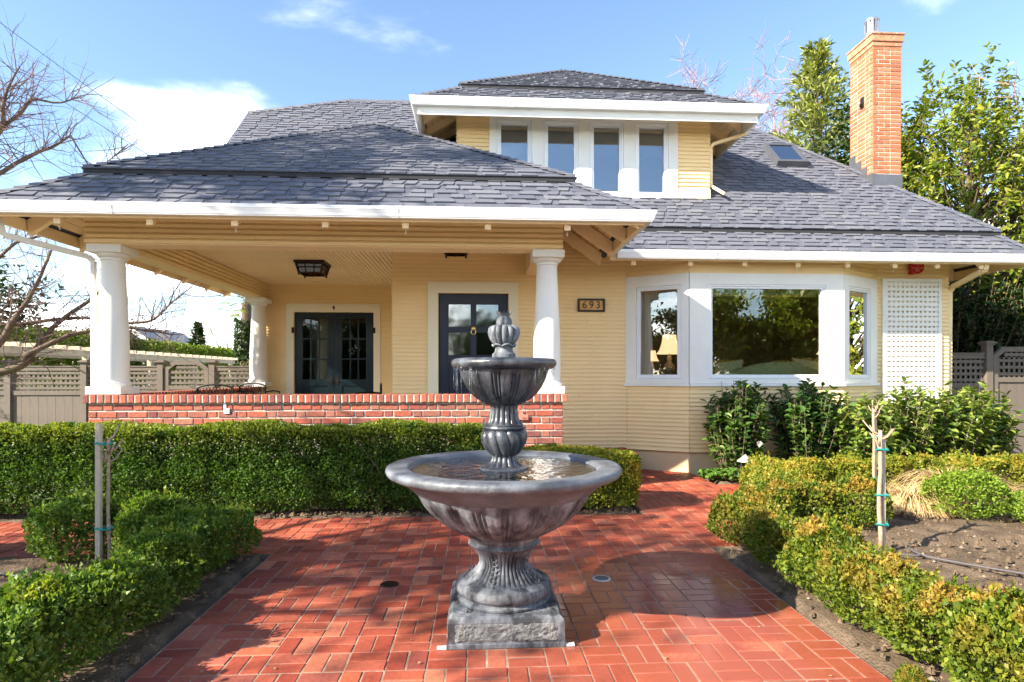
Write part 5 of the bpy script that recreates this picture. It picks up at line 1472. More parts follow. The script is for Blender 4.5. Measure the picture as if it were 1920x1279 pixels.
def arched_gate(t, x0, x1, y, top, cut):
    """gate with clipped top corners, lattice above boards"""
    z = top; w = .085
    P = [(x0, .06), (x0, z - cut), (x0 + cut * 1.15, z), (x1 - cut * 1.15, z), (x1, z - cut), (x1, .06)]
    Q = [(x0 + w, .06), (x0 + w, z - cut - .03), (x0 + cut * 1.15 + .035, z - w), (x1 - cut * 1.15 - .035, z - w), (x1 - w, z - cut - .03), (x1 - w, .06)]
    m = MB()
    for i in range(5): m.prism([(P[i][0], y - .035, P[i][1]), (P[i + 1][0], y - .035, P[i + 1][1]), (Q[i + 1][0], y - .035, Q[i + 1][1]), (Q[i][0], y - .035, Q[i][1])], (0, .06, 0))
    zl = z - w - .44
    m.box((x0 + w, y - .034, zl - .085), (x1 - w, y + .024, zl)); m.box((x0 + w, y - .034, .06), (x1 - w, y + .024, .16)); m.build('frame', 'fence_paint', t)
    m = MB(); lattice_fill(x0 + w, x1 - w, zl, z - cut - .03, y, m); 
    lattice_fill(x0 + w + cut * .9, x1 - w - cut * .9, z - cut - .03, z - w, y, m); m.build('lattice', 'fence_paint', t, kind='stuff')
    n = max(2, int((x1 - x0 - 2 * w) / .155)); bw = (x1 - x0 - 2 * w) / n
    bm = MB().box((.002, -.009, 0), (bw - .002, .009, zl - .245)).mesh('board', 'fence_paint')
    for i in range(n): piece('board', bm, t, Matrix.Translation((x0 + w + i * bw, y, .16)))
RF = 9.9
t = thing('fence', (8.2, RF, 0), 'taupe lattice top fence panel between the house and the right gate', 'fence')
fence_post(t, 7.86, RF, 2.07); fence_panel(t, 7.93, 8.745, RF, 1.86)
fence_post(t, 8.815, RF, 2.075)
t = thing('garden_gate', (9.5, RF, 0), 'taupe garden gate with clipped corners and lattice at the right edge', 'gate')
arched_gate(t, 8.90, 10.0, RF, 1.975, .15)
t = thing('fence', (10.8, RF, 0), 'taupe lattice top fence carrying on past the right gate', 'fence')
fence_post(t, 10.08, RF, 2.07); fence_panel(t, 10.15, 12.0, RF, 1.86); fence_post(t, 12.07, RF, 2.07)
LF = 13.1
t = thing('fence', (-5.2, LF, 0), 'taupe lattice top fence panel beside the far porch column', 'fence')
fence_panel(t, -5.55, -4.66, LF, 1.67); fence_post(t, -5.62, LF, 1.80)
t = thing('garden_gate', (-6.2, LF, 0), 'taupe garden gate with clipped corners seen through the porch', 'gate')
arched_gate(t, -6.60, -5.70, LF, 1.79, .16)
t = thing('fence', (-7.4, LF, 0), 'taupe lattice top fence panel behind the left porch column', 'fence')
fence_post(t, -6.68, LF, 1.80); fence_panel(t, -8.16, -6.75, LF, 1.67); fence_post(t, -8.23, LF, 1.80)
t = thing('fence', (-10, LF, 0), 'taupe lattice top fence striped with sun left of the porch', 'fence')
fence_panel(t, -9.68, -8.30, LF, 1.67); fence_post(t, -9.75, LF, 1.80); fence_panel(t, -12.5, -9.82, LF, 1.67)

# pergola beyond the left fence
t = thing('pergola', (-11.6, 21, 0), 'long beige timber pergola beyond the left fence', 'pergola')
for k, X in enumerate((-11.3, -13.0)):
    MB().box((X - .04, 14.0, 2.02), (X + .04, 28.6, 2.19)).build('beam', 'pergola_paint', t)
    for y in (14.6, 18.0, 21.4, 24.8, 28.2): MB().box((X - .06, y - .06, 0), (X + .06, y + .06, 2.02)).build('post', 'pergola_paint', t)
rm = MB().box((-.04, -.045, 0), (2.35, .045, .10)).mesh('rafter', 'pergola_paint')
y = 14.1
while y < 28.6: piece('rafter', rm, t, Matrix.Translation((-13.4, y, 2.192))); y += .55
for o in [c for c in t.children if c.name.startswith('rafter')]: pass

# ================================================================== garden fittings
def well_light(x, y, label, pale_metal):  # last argument picks the paler metal for rim and lens
    t = thing('well_light', (x, y, 0), label, 'ground light', 'lights set in the paving')
    MB().lathe([(.052, -.01), (.066, -.01), (.066, .003), (.060, .007), (.052, .004)], 32, (x, y, 0)).build('rim', 'lamp_metal' if pale_metal else 'bronze', t, smooth=True)
    MB().lathe([(.001, .002), (.03, .0025), (.052, .001)], 32, (x, y, 0)).build('lens', 'lead' if pale_metal else 'iron_black', t, smooth=True)
well_light(-.622, 4.29, 'round dark well light set in the bricks left of the fountain', False)
well_light(.903, 4.325, 'round silver well light set in the bricks right of the fountain', True)
t = thing('path_light', (3.5, 7.66, 0), 'small path light with a pale cone hat beside the paving', 'lamp')
MB().tube([(3.5, 7.66, 0), (3.5, 7.66, .40)], .013, 10).build('stem', 'bronze', t)
MB().lathe([(.105, .355), (.102, .362), (.03, .425), (.012, .44), (.001, .45)], 28, (3.5, 7.66, 0)).build('hat', 'lamp_metal', t, smooth=True)
for i, (x, y) in enumerate(((-.19, 3.262), (.50, 3.262))):
    t = thing('shim', (x, y, 0), 'small white shim under the %s front corner of the fountain base' % ('left' if i == 0 else 'right'), 'shim', 'shims under the fountain')
    m = MB().box((x - .028, y - .012, .002), (x + .03, y + .016, .010)); m.prism([(x - .028, y - .012, .010), (x + .03, y - .012, .010), (x + .03, y + .016, .010)], (0, 0, .004)); m.build('wedge', 'tag_white', t)
def staked(name, x, y, stakes, h, ties, label, seed, trunk_r=.017, off=(.035, .0)):
    t = thing(name, (x, y, 0), label, 'sapling'); r2 = random.Random(seed)
    P = [(x + off[0] + r2.uniform(-.008, .008), y + off[1], z) for z in np.linspace(0, h * .93, 7)]
    MB().tube(P, [trunk_r * (1.15 - .25 * i / 6) for i in range(7)], 9).build('trunk', 'sapling_bark', t, smooth=True)
    m = MB()
    for q in range(7):
        a = r2.uniform(0, 6.28); z = h * r2.uniform(.78, .93); L = r2.uniform(.06, .16)
        b = Vector((P[0][0], P[0][1], z)); d = Vector((math.cos(a), math.sin(a), .7)).normalized()
        m.tube([b, b + d * L * .5 + Vector((0, 0, -.01)), b + d * L + Vector((0, 0, .03))], [.010, .007, .004], 6)
    m.build('pruned_branches', 'sapling_bark', t, smooth=True)
    for (dx, dy, hh, w) in stakes: MB().box((x + dx - w / 2, y + dy - w / 2, -.02), (x + dx + w / 2, y + dy + w / 2, hh)).build('stake', 'stake_wood', t, bevel=.003)
    for z in ties:
        xs = [x + off[0]] + [x + s[0] for s in stakes]; ca, cb = min(xs) - .028, max(xs) + .026
        ring = [((ca + cb) / 2 + (cb - ca) / 2 * math.cos(a), y + .035 * math.sin(a), z + .006 * math.sin(2 * a)) for a in np.linspace(0, 2 * math.pi, 22)]
        MB().tube(ring, .0075, 6).build('tie', 'tie_green', t)
staked('staked_sapling', -2.655, 4.40, [(-.010, -.01, 1.14, .034)], 1.10, (.40, 1.0), 'bare young tree tied to a pale square stake in the left bed', 1, .011, (.045, .01))
staked('staked_sapling', 3.36, 4.83, [(.042, .02, .98, .028)], 1.10, (.48, .235, .86), 'bare young tree with teal ties, nearest in the right bed', 2, .017, (0, 0))
staked('staked_sapling', 4.67, 6.82, [(.03, .02, 1.08, .024)], 1.20, (.27, .75), 'bare young tree with teal ties, farther back in the right bed', 3, .016, (0, 0))
def hose(label, pts, r_=.0085):
    P = dense3(pts, len(pts) * 6); o = MB().tube(P, r_, 7).build('drip_line', 'hose', None, smooth=True); tag(o, label, 'hose', 'drip irrigation lines'); return o
def dense3(pts, k):
    P = np.array(pts, float); t = np.linspace(0, len(P) - 1, k); out = []
    for tt in t:
        i = min(int(tt), len(P) - 2); u = tt - i; p0, p1, p2, p3 = P[max(i - 1, 0)], P[i], P[i + 1], P[min(i + 2, len(P) - 1)]
        out.append(tuple(.5 * ((2 * p1) + (-p0 + p2) * u + (2 * p0 - 5 * p1 + 4 * p2 - p3) * u * u + (-p0 + 3 * p1 - 3 * p2 + p3) * u ** 3)))
    return out
hose('grey drip hose curling over the shaded soil of the left bed', [(-4.4, 4.85, .03), (-3.9, 4.72, .03), (-3.5, 4.60, .035), (-3.15, 4.42, .03), (-3.0, 4.15, .03), (-2.75, 3.85, .03), (-2.45, 3.7, .02)])
hose('grey drip hose across the sunny soil of the right bed', [(3.30, 4.72, .03), (3.55, 4.62, .035), (3.62, 4.85, .03), (3.58, 4.60, .035), (3.85, 4.30, .03), (4.1, 4.05, .03), (4.3, 3.7, .02)])
hose('thin drip hose curling beneath the rear boxwoods of the right bed', [(2.95, 5.15, .03), (3.25, 5.25, .035), (3.4, 5.38, .04), (3.32, 5.5, .03)], .008)
hose('dark drip hose loop at the far right of the right bed', [(5.3, 4.75, .03), (4.85, 4.72, .035), (4.75, 4.62, .035), (4.8, 4.5, .03), (5.2, 4.42, .03)])

# ================================================================== planting
def boxwood_mesh(name, mat, n, rx, ry, h, seed, leaf=.021, stems=9):
    """clipped bush: leaves thick near the skin of a lumpy dome, on thin upright twigs"""
    rng = np.random.default_rng(seed)
    th = rng.random(n) * 2 * np.pi; u = rng.random(n) ** .8
    zz = .10 + .90 * rng.random(n)
    d = np.stack([np.cos(th), np.sin(th), np.zeros(n)], 1)
    prof = np.clip(np.minimum(1.0, .55 + 2.2 * (zz - .05)), 0, 1) * np.sqrt(np.clip(1 - np.clip((zz - .62) / .40, 0, 1) ** 2.2, .02, 1))
    rad = prof * (1 - .55 * rng.random(n) ** 2.2)
    top = rng.random(n) < .38                                      # crown of the dome
    rr_ = np.sqrt(rng.random(n)); rad = np.where(top, rr_ * .95, rad)
    zz = np.where(top, (.62 + .38 * np.sqrt(np.clip(1 - rr_ ** 2.4, 0, 1))) - .22 * rng.random(n) ** 2, zz)
    P = np.stack([d[:, 0] * rad * rx, d[:, 1] * rad * ry, zz * h], 1)
    k = 1 + .26 * lump(P, 9.0, seed) + .14 * lump(P, 21.0, seed + 2)
    P[:, :2] *= k[:, None]; P[:, 2] *= (1 + .10 * lump(P, 7.0, seed + 5) + .06 * lump(P, 25, seed + 6))
    # feathery shoots standing off the skin
    ns = n // 7; k_ = 9; src = P[rng.integers(0, n, ns // k_)]
    src = src[src[:, 2] > h * .35]
    up_ = rng.normal(size=(len(src), 3)) * .35 + np.array([0, 0, 1.0]) + .5 * src / max(rx, h)
    L_ = (.03 + .06 * rng.random((len(src), 1)))
    Q = (src[:, None, :] + unit(up_)[:, None, :] * L_[:, None, :] * np.linspace(0, 1, k_)[None, :, None]).reshape(-1, 3) + rng.normal(size=(len(src) * k_, 3)) * .004
    P = np.concatenate([P, Q]); n = len(P)
    out = np.stack([P[:, 0] / rx, P[:, 1] / ry, (P[:, 2] / h - .45)], 1)
    D = unit(unit(out) * .7 + rng.normal(size=(n, 3)) * .55 + np.array([0, 0, .45]))
    N = unit(unit(out) + rng.normal(size=(n, 3)) * .6 + np.array([0, 0, .4]))
    keep = (lump(P, 13.0, seed + 9) < .42) | (rng.random(n) < .35)
    V, F = leaf_quads(P[keep], D[keep], N[keep], leaf, leaf * .62, rng, size_var=.55)
    return npmesh(name, V, F, mat)
def bush_stems(h, rx, seed, n=9):
    r2 = random.Random(seed); m = MB()
    m.tube([(0, 0, -.02), (.005, 0, h * .16), (0, .004, h * .3)], [.016, .013, .010], 7)
    for i in range(n):
        a = r2.uniform(0, 6.28); q = r2.uniform(.35, .8) * rx
        m.tube([(0, 0, h * r2.uniform(.1, .25)), (q * .45 * math.cos(a), q * .45 * math.sin(a), h * .45), (q * math.cos(a), q * math.sin(a), h * r2.uniform(.7, .95))], [.008, .006, .003], 5)
    return m
def bush_proto(mat, n, rx, ry, h, seed, leaf=.021):
    lm = boxwood_mesh('foliage', mat, n, rx, ry, h, seed, leaf)
    sm = bush_stems(h, rx, seed).mesh('stems', 'stem_brown')
    return lm, sm
def bush(pro, x, y, rz, sc, label, group, name='boxwood'):
    t = thing(name, (x, y, 0), label, 'shrub', group)
    for nm, me in (('foliage', pro[0]), ('stems', pro[1])):
        o = bpy.data.objects.new(nm, me); COL.objects.link(o); o.parent = t
    t.rotation_euler = (0, 0, rz); t.scale = sc if isinstance(sc, tuple) else (sc,) * 3
    return t
rq = random.Random(21)
GN = [bush_proto('leaf_box_green', 9500, .30, .30, .46, 100 + k, .027) for k in range(3)]
BT = [bush_proto('leaf_box_bronze', 9500, .30, .30, .46, 200 + k, .027) for k in range(3)]
YE = [bush_proto('leaf_box_yellow', 7000, .32, .32, .44, 300 + k, .031) for k in range(3)]
LI = [bush_proto('leaf_box_lime', 8000, .40, .34, .44, 400, .028)]
ORD = ('nearest', 'second nearest', 'third nearest', 'fourth nearest', 'fifth nearest', 'sixth nearest', 'seventh nearest', 'farthest')
# left low hedge along the patio
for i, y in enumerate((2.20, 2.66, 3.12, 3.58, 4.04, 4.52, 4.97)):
    bush(GN[i % 3], -2.08 + rq.uniform(-.03, .03), y, rq.uniform(0, 6), (.86, .92, .86 + .07 * (i % 3)), 'dark green boxwood along the left edge of the patio, %s to the camera' % ORD[i], 'boxwoods along the left patio edge')
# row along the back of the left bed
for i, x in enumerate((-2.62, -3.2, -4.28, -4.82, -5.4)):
    bush(GN[(i + 1) % 3], x, 5.0 + rq.uniform(-.04, .04), rq.uniform(0, 6), (1.0, .85, 1.05), 'dark green boxwood in the row behind the left stake, %s from the patio' % ('first', 'second', 'third', 'fourth', 'fifth')[i], 'boxwoods behind the left bed')
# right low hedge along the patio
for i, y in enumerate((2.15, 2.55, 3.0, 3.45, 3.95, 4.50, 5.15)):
    bush(BT[i % 3], 2.38 + rq.uniform(-.04, .03) + (.0 if i < 6 else -.02), y, rq.uniform(0, 6), (.84, .86, .84 + .07 * ((i + 1) % 3)), 'bronze tipped boxwood along the right edge of the patio, %s to the camera' % ORD[i], 'boxwoods along the right patio edge')
# second row and the rows that close the right bed
for i, (x, y) in enumerate(((2.85, 5.72), (3.30, 5.78), (3.72, 5.72))):
    bush(BT[(i + 2) % 3], x, y, rq.uniform(0, 6), (.92, .9, .95), 'yellow green boxwood across the bed behind the corner bush, %s from the patio' % ('first', 'second', 'third')[i], 'boxwoods across the right bed')
for i, (x, y) in enumerate(((3.28, 6.3), (3.50, 6.85), (3.62, 7.32))):
    bush(YE[i % 3], x, y, rq.uniform(0, 6), (.9, .9, .95), 'golden boxwood beside the path light, %s of three going back' % ('first', 'second', 'last')[i], 'golden boxwoods by the path light')
xs = [4.2, 4.75, 5.3, 5.85, 6.4, 6.95, 7.5, 8.05]
for i, x in enumerate(xs):
    bush(YE[(i + 1) % 3], x, 7.45 + rq.uniform(-.04, .04), rq.uniform(0, 6), (1.08, .95, .92), 'golden boxwood in the row under the camellias, %s from the left' % ('first', 'second', 'third', 'fourth', 'fifth', 'sixth', 'seventh', 'eighth')[i], 'golden boxwoods under the camellias')
bush(LI[0], 5.08, 5.95, .4, (1.05, .95, 1.0), 'round lime green boxwood alone on the bare soil', None)
bush(LI[0], 5.62, 5.45, 2.1, (.9, .9, .8), 'lime green boxwood at the right edge behind the hose loop', None)
bush(LI[0], 5.05, 4.62, 4.0, (.62, .7, .85), 'lime green boxwood cut by the right picture edge, nearest of the lime ones', None)
bush(BT[1], 1.98, 2.62, 1.0, (.22, .22, .30), 'small young shoot of boxwood at the bottom edge of the patio', None)

# tall clipped hedge before the porch
def hedge_mesh(name, mat, n, x0, x1, y0, y1, h, seed, leaf, ends=True, skin=.13):
    rng = np.random.default_rng(seed); L, W = x1 - x0, y1 - y0
    areas = np.array([L * h, L * h * .5, L * W, W * h, W * h]); pick = rng.choice(5, n, p=areas / areas.sum())
    a, b = rng.random(n), rng.random(n)
    P = np.zeros((n, 3)); O = np.zeros((n, 3))
    for k, (fx, fy, fz, o) in enumerate(((lambda a, b: x0 + a * L, lambda a, b: y0 + 0 * a, lambda a, b: .06 + b * (h - .06), (0, -1, 0)), (lambda a, b: x0 + a * L, lambda a, b: y1 + 0 * a, lambda a, b: .3 + b * (h - .3), (0, 1, 0)),
                                     (lambda a, b: x0 + a * L, lambda a, b: y0 + b * W, lambda a, b: h + 0 * a, (0, 0, 1)), (lambda a, b: x0 + 0 * a, lambda a, b: y0 + a * W, lambda a, b: .06 + b * (h - .06), (-1, 0, 0)), (lambda a, b: x1 + 0 * a, lambda a, b: y0 + a * W, lambda a, b: .06 + b * (h - .06), (1, 0, 0)))):
        s = pick == k; P[s] = np.stack([fx(a[s], b[s]), fy(a[s], b[s]), fz(a[s], b[s])], 1); O[s] = o
    c = np.stack([np.clip(P[:, 0], x0 + .12, x1 - .12), np.clip(P[:, 1], y0 + .12, y1 - .12), np.clip(P[:, 2], 0, h - .10)], 1)
    v = P - c; ln = np.linalg.norm(v, axis=1, keepdims=True); P = c + v / np.maximum(ln, 1e-6) * np.minimum(ln, .12)
    O = unit(v + O * .05)
    dep = rng.random(n) ** 1.6 * skin
    disp = .055 * lump(P, 4.3, seed) + .035 * lump(P, 11, seed + 3) + .02 * lump(P, 27, seed + 7)
    low = np.clip(1 - P[:, 2] / .35, 0, 1)
    P = P + O * (disp * (1 + low * .8) - dep - .05 * low)[:, None]
    kp = (lump(P, 8.5, seed + 11) < .5) | (rng.random(n) < .4); P, O = P[kp], O[kp]; n = len(P)
    ni = n // 3
    I = np.stack([x0 + .1 + rng.random(ni) * (L - .2), y0 + .12 + rng.random(ni) * (W - .24), .10 + rng.random(ni) ** .7 * (h - .14)], 1)
    P = np.concatenate([P, I]); O = np.concatenate([O, rng.normal(size=(ni, 3))]); n = len(P)
    D = unit(O * .75 + rng.normal(size=(n, 3)) * .6 + np.array([0, 0, .4])); N = unit(O + rng.normal(size=(n, 3)) * .7)
    V, F = leaf_quads(P, D, N, leaf, leaf * .66, rng, size_var=.5)
    return npmesh(name, V, F, mat)
def hedge_twigs(x0, x1, y0, y1, h, seed, k):
    r2 = random.Random(seed); m = MB()
    for i in range(k):
        x, y = r2.uniform(x0 + .1, x1 - .1), r2.uniform(y0 + .15, y1 - .15)
        for j in range(3): m.tube([(x, y, -.02), (x + r2.uniform(-.1, .1), y + r2.uniform(-.1, .1), h * .4), (x + r2.uniform(-.25, .25), y + r2.uniform(-.2, .2), h * .88)], [.016, .011, .004], 5)
    return m
HX0, HX1, HY0, HY1 = -6.0, 1.80, 6.42, 7.14
t = thing('clipped_hedge', (-2.5, 6.75, 0), 'long dark green clipped hedge before the brick half wall of the porch', 'hedge')
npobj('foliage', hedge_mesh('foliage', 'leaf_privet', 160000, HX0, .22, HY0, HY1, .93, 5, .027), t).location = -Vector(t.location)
hedge_twigs(HX0, .2, HY0, HY1, .93, 6, 46).build('stems', 'stem_brown', t)
t = thing('low_hedge_end', (1.45, 6.8, 0), 'lower yellow green end of the hedge behind the fountain bowl', 'hedge')
npobj('foliage', hedge_mesh('foliage', 'leaf_box_yellow', 40000, .18, HX1, 6.42, 7.15, .62, 15, .026), t).location = -Vector(t.location)
hedge_twigs(.3, HX1, 6.4, 7.1, .6, 16, 10).build('stems', 'stem_brown', t)

# shoots carrying leaves: camellias, laurels
def shoot_plant(name, mat, seed, base, n_shoot, hgt, spread, leaf, lw, per, up=.8, low=.15, stem='stem_brown', hexleaf=True, clump=None):
    rng = np.random.default_rng(seed); Ps, Ds, Ns = [], [], []; m = MB()
    for i in range(n_shoot):
        a = rng.random() * 2 * np.pi; q = np.sqrt(rng.random()); z0 = hgt * (low + (1 - low) * .55 * rng.random())
        p0 = np.array([q * spread * .55 * math.cos(a), q * spread * .55 * math.sin(a), z0 * .6])
        tip = np.array([q * spread * math.cos(a) + rng.normal() * spread * .1, q * spread * math.sin(a) + rng.normal() * spread * .1, z0 + (hgt - z0) * (.35 + .65 * rng.random()) * (1.05 - .35 * q)])
        mid_ = (p0 + tip) / 2 + rng.normal(size=3) * .05 * spread
        pts = [p0, mid_, tip]; m.tube([tuple(p) for p in pts], [.008, .006, .003], 4)
        ax = unit((tip - p0)[None])[0]; k = per + rng.integers(-3, 4)
        t_ = np.sort(rng.random(k)) ** .8
        pt = (1 - t_)[:, None] ** 2 * p0 + 2 * ((1 - t_) * t_)[:, None] * mid_ + t_[:, None] ** 2 * tip
        ph = np.arange(k) * 2.4 + rng.random() * 6
        b1 = np.cross(ax, [.3, .2, 1]); b1 /= np.linalg.norm(b1) + 1e-9; b2 = np.cross(ax, b1)
        rd = np.cos(ph)[:, None] * b1 + np.sin(ph)[:, None] * b2
        Ps.append(pt); Ds.append(rd * .8 + ax * up * .7 + rng.normal(size=(k, 3)) * .25); Ns.append(np.tile(ax, (k, 1)) + rng.normal(size=(k, 3)) * .3 + np.array([0, 0, .5]))
    P, D, N = np.concatenate(Ps), np.concatenate(Ds), np.concatenate(Ns)
    V, F = (leaf_hex if hexleaf else leaf_quads)(P, D, N, leaf, lw, rng)
    return npmesh(name, V, F, mat), m
def shoot_thing(name, mat, seed, loc, label, cat, group, n, hgt, spread, leaf, lw, per, sub='foliage', stem='stem_brown', trunk=0, **kw):
    t = thing(name, loc, label, cat, group)
    me, st = shoot_plant(sub, mat, seed, None, n, hgt, spread, leaf, lw, per, **kw)
    o = bpy.data.objects.new(sub, me); COL.objects.link(o); o.parent = t
    if trunk:
        st.tube([(0, 0, -.1), (.03, .02, hgt * .3), (-.03, .04, hgt * .62), (.02, 0, hgt * .85)], [trunk, trunk * .8, trunk * .5, trunk * .15], 8)
    so = bpy.data.objects.new('trunk' if trunk else 'stems', st.mesh('stems', stem)); COL.objects.link(so); so.parent = t
    return t
CG = 'camellias before the bay window'
for i, (x, y, h, s, n, mt, lb) in enumerate((
        (3.72, 8.42, 1.55, .42, 105, 'leaf_camellia', 'dark glossy camellia with a white flower, leftmost under the bay window'),
        (4.75, 8.45, 1.5, .52, 125, 'leaf_camellia', 'dark glossy camellia, second from the left under the bay window'),
        (5.45, 8.25, 1.25, .58, 130, 'leaf_camellia_pale', 'paler camellia left of the lattice panel'),
        (6.15, 8.45, 1.45, .55, 120, 'leaf_camellia_pale', 'camellia at the foot of the lattice panel, left side'),
        (6.95, 8.50, 1.4, .58, 125, 'leaf_camellia_pale', 'camellia at the foot of the lattice panel, right side'),
        (7.65, 8.75, 1.45, .5, 105, 'leaf_camellia_pale', 'pale camellia reaching over to the right fence'))):
    shoot_thing('camellia', mt, 500 + i, (x, y, 0), lb, 'shrub', CG, n, h, s, .105, .056, 19, low=.02, stem='bark')
def flower(x, y, z, label):
    t = thing('camellia_flower', (x, y, z), label, 'flower'); rng = np.random.default_rng(3); n = 16
    a = np.arange(n) * 2.4; P = np.tile([[0, 0, 0]], (n, 1)).astype(float)
    D = np.stack([np.cos(a), -np.ones(n) * (.3 + .05 * np.arange(n)), np.sin(a)], 1); N = np.tile([[0, -1., .1]], (n, 1))
    V, F = leaf_hex(P, D, N, .045, .04, rng); o = bpy.data.objects.new('petals', npmesh('petals', V, F, 'petal')); COL.objects.link(o); o.parent = t
flower(3.85, 8.02, .545, 'single white flower low on the leftmost camellia')
for i, (x, y, s) in enumerate(((3.28, 8.25, .20), (3.52, 8.12, .24))):
    shoot_thing('bedding_plant', 'leaf_bright', 560 + i, (x, y, 0), 'low bright green bedding plant at the paving corner, %s one' % ('left' if i == 0 else 'right'), 'plant', 'bedding plants', 46, .16 + .04 * i, s, .05, .042, 7, low=.3)

# dry ornamental grass
def dry_grass(x, y, s, n, label, seed):
    rng = np.random.default_rng(seed); k = 6; V = []; F = []
    for i in range(n):
        a = rng.random() * 6.283; L = s * (.55 + .6 * rng.random()); rise = .35 + .5 * rng.random(); w = .0045
        b = np.array([rng.normal() * .06 * s, rng.normal() * .06 * s, .0]); d = np.array([math.cos(a), math.sin(a), 0]); pe = np.array([-math.sin(a), math.cos(a), 0])
        o = len(V); cv = rng.normal() * .22
        for j in range(k):
            t_ = j / (k - 1); p = b + pe * (cv * L * t_ * t_) + d * L * t_ ** 1.25 + np.array([0, 0, L * (rise * 1.9 * t_ - 1.75 * rise * t_ ** 2.1)]); p[2] = max(p[2], .012)
            ww = w * (1 - .75 * t_); V.append(p - pe * ww); V.append(p + pe * ww)
        for j in range(k - 1): F.append((o + 2 * j, o + 2 * j + 1, o + 2 * j + 3, o + 2 * j + 2))
    t = thing('dry_grass', (x, y, 0), label, 'grass', 'dry ornamental grasses')
    o = bpy.data.objects.new('blades', npmesh('blades', np.array(V), np.array(F), 'grass_dry')); COL.objects.link(o); o.parent = t
dry_grass(4.78, 6.35, .52, 1300, 'tan dry grass tuft beside the farther young tree', 1)
dry_grass(5.72, 6.95, .70, 1700, 'large tan dry grass tuft behind the round lime boxwood', 2)
dry_grass(6.35, 6.35, .50, 900, 'tan dry grass tuft right of the round lime boxwood', 3)

# ------------------------------------------------------------------ bare trees
def bare(mb, p, d, L, r, lev, rnd, maxlev, bend=.35, up=.12, kids=(3, 5), minr=.0028, shrink=.62):
    n = 4 if lev < 2 else 3; pts = [Vector(p)]; rad = [r]; d = Vector(d).normalized()
    for i in range(n):
        d = (d + Vector((rnd.gauss(0, bend), rnd.gauss(0, bend), rnd.gauss(0, bend) + up)) * .5).normalized()
        pts.append(pts[-1] + d * (L / n)); rad.append(max(minr * .6, r * (1 - .62 * (i + 1) / n)))
    mb.tube(pts, rad, 6 if lev == 0 else 4 if lev == 1 else 3, cap=False)
    if lev >= maxlev: return
    for k in range(rnd.randint(*kids)):
        t_ = rnd.uniform(.2, 1.0); i = min(int(t_ * n), n - 1); q = pts[i].lerp(pts[i + 1], t_ * n - i)
        dd = (pts[i + 1] - pts[i]).normalized(); s = Vector((rnd.gauss(0, 1), rnd.gauss(0, 1), rnd.gauss(.2, .8))).normalized()
        bare(mb, q, dd * .55 + s * .85, L * shrink * rnd.uniform(.6, 1.1), max(minr, rad[i] * rnd.uniform(.45, .65)), lev + 1, rnd, maxlev, bend, up, kids, minr, shrink)
def limb(mb, tw, pts, r0, r1, rnd, dens, tl, lev=2):
    P = [Vector(p) for p in pts]; n = len(P)
    P = [Vector(p) for p in dense3(pts, n * 3)]; n = len(P)
    mb.tube(P, [r0 + (r1 - r0) * (i / (n - 1)) ** .8 for i in range(n)], 7)
    tot = sum((P[i + 1] - P[i]).length for i in range(n - 1))
    for k in range(int(tot * dens)):
        i = rnd.randrange(n // 8, n - 1); q = P[i].lerp(P[i + 1], rnd.random()); dd = (P[i + 1] - P[i]).normalized()
        s = Vector((rnd.gauss(0, 1), rnd.gauss(0, .7), rnd.gauss(.35, .8))).normalized()
        bare(tw, q, dd * .45 + s, tl * rnd.uniform(.5, 1.25), rnd.uniform(.006, .011), 1, rnd, lev, .4, .15, (2, 4), .0026, .66)
lt = thing('bare_tree', (-9.5, 10.8, 0), 'bare moss flecked tree spreading its limbs behind the left porch column', 'tree')
bm_, tw_ = MB(), MB(); rn = random.Random(14)
bm_.tube([(-9.5, 10.8, -.1), (-9.52, 10.8, .5), (-9.49, 10.8, 1.2), (-9.47, 10.8, 2.0), (-9.49, 10.8, 2.8), (-9.30, 10.8, 3.7), (-9.2, 10.8, 4.2)], [.24, .19, .17, .14, .12, .10, .08], 12)
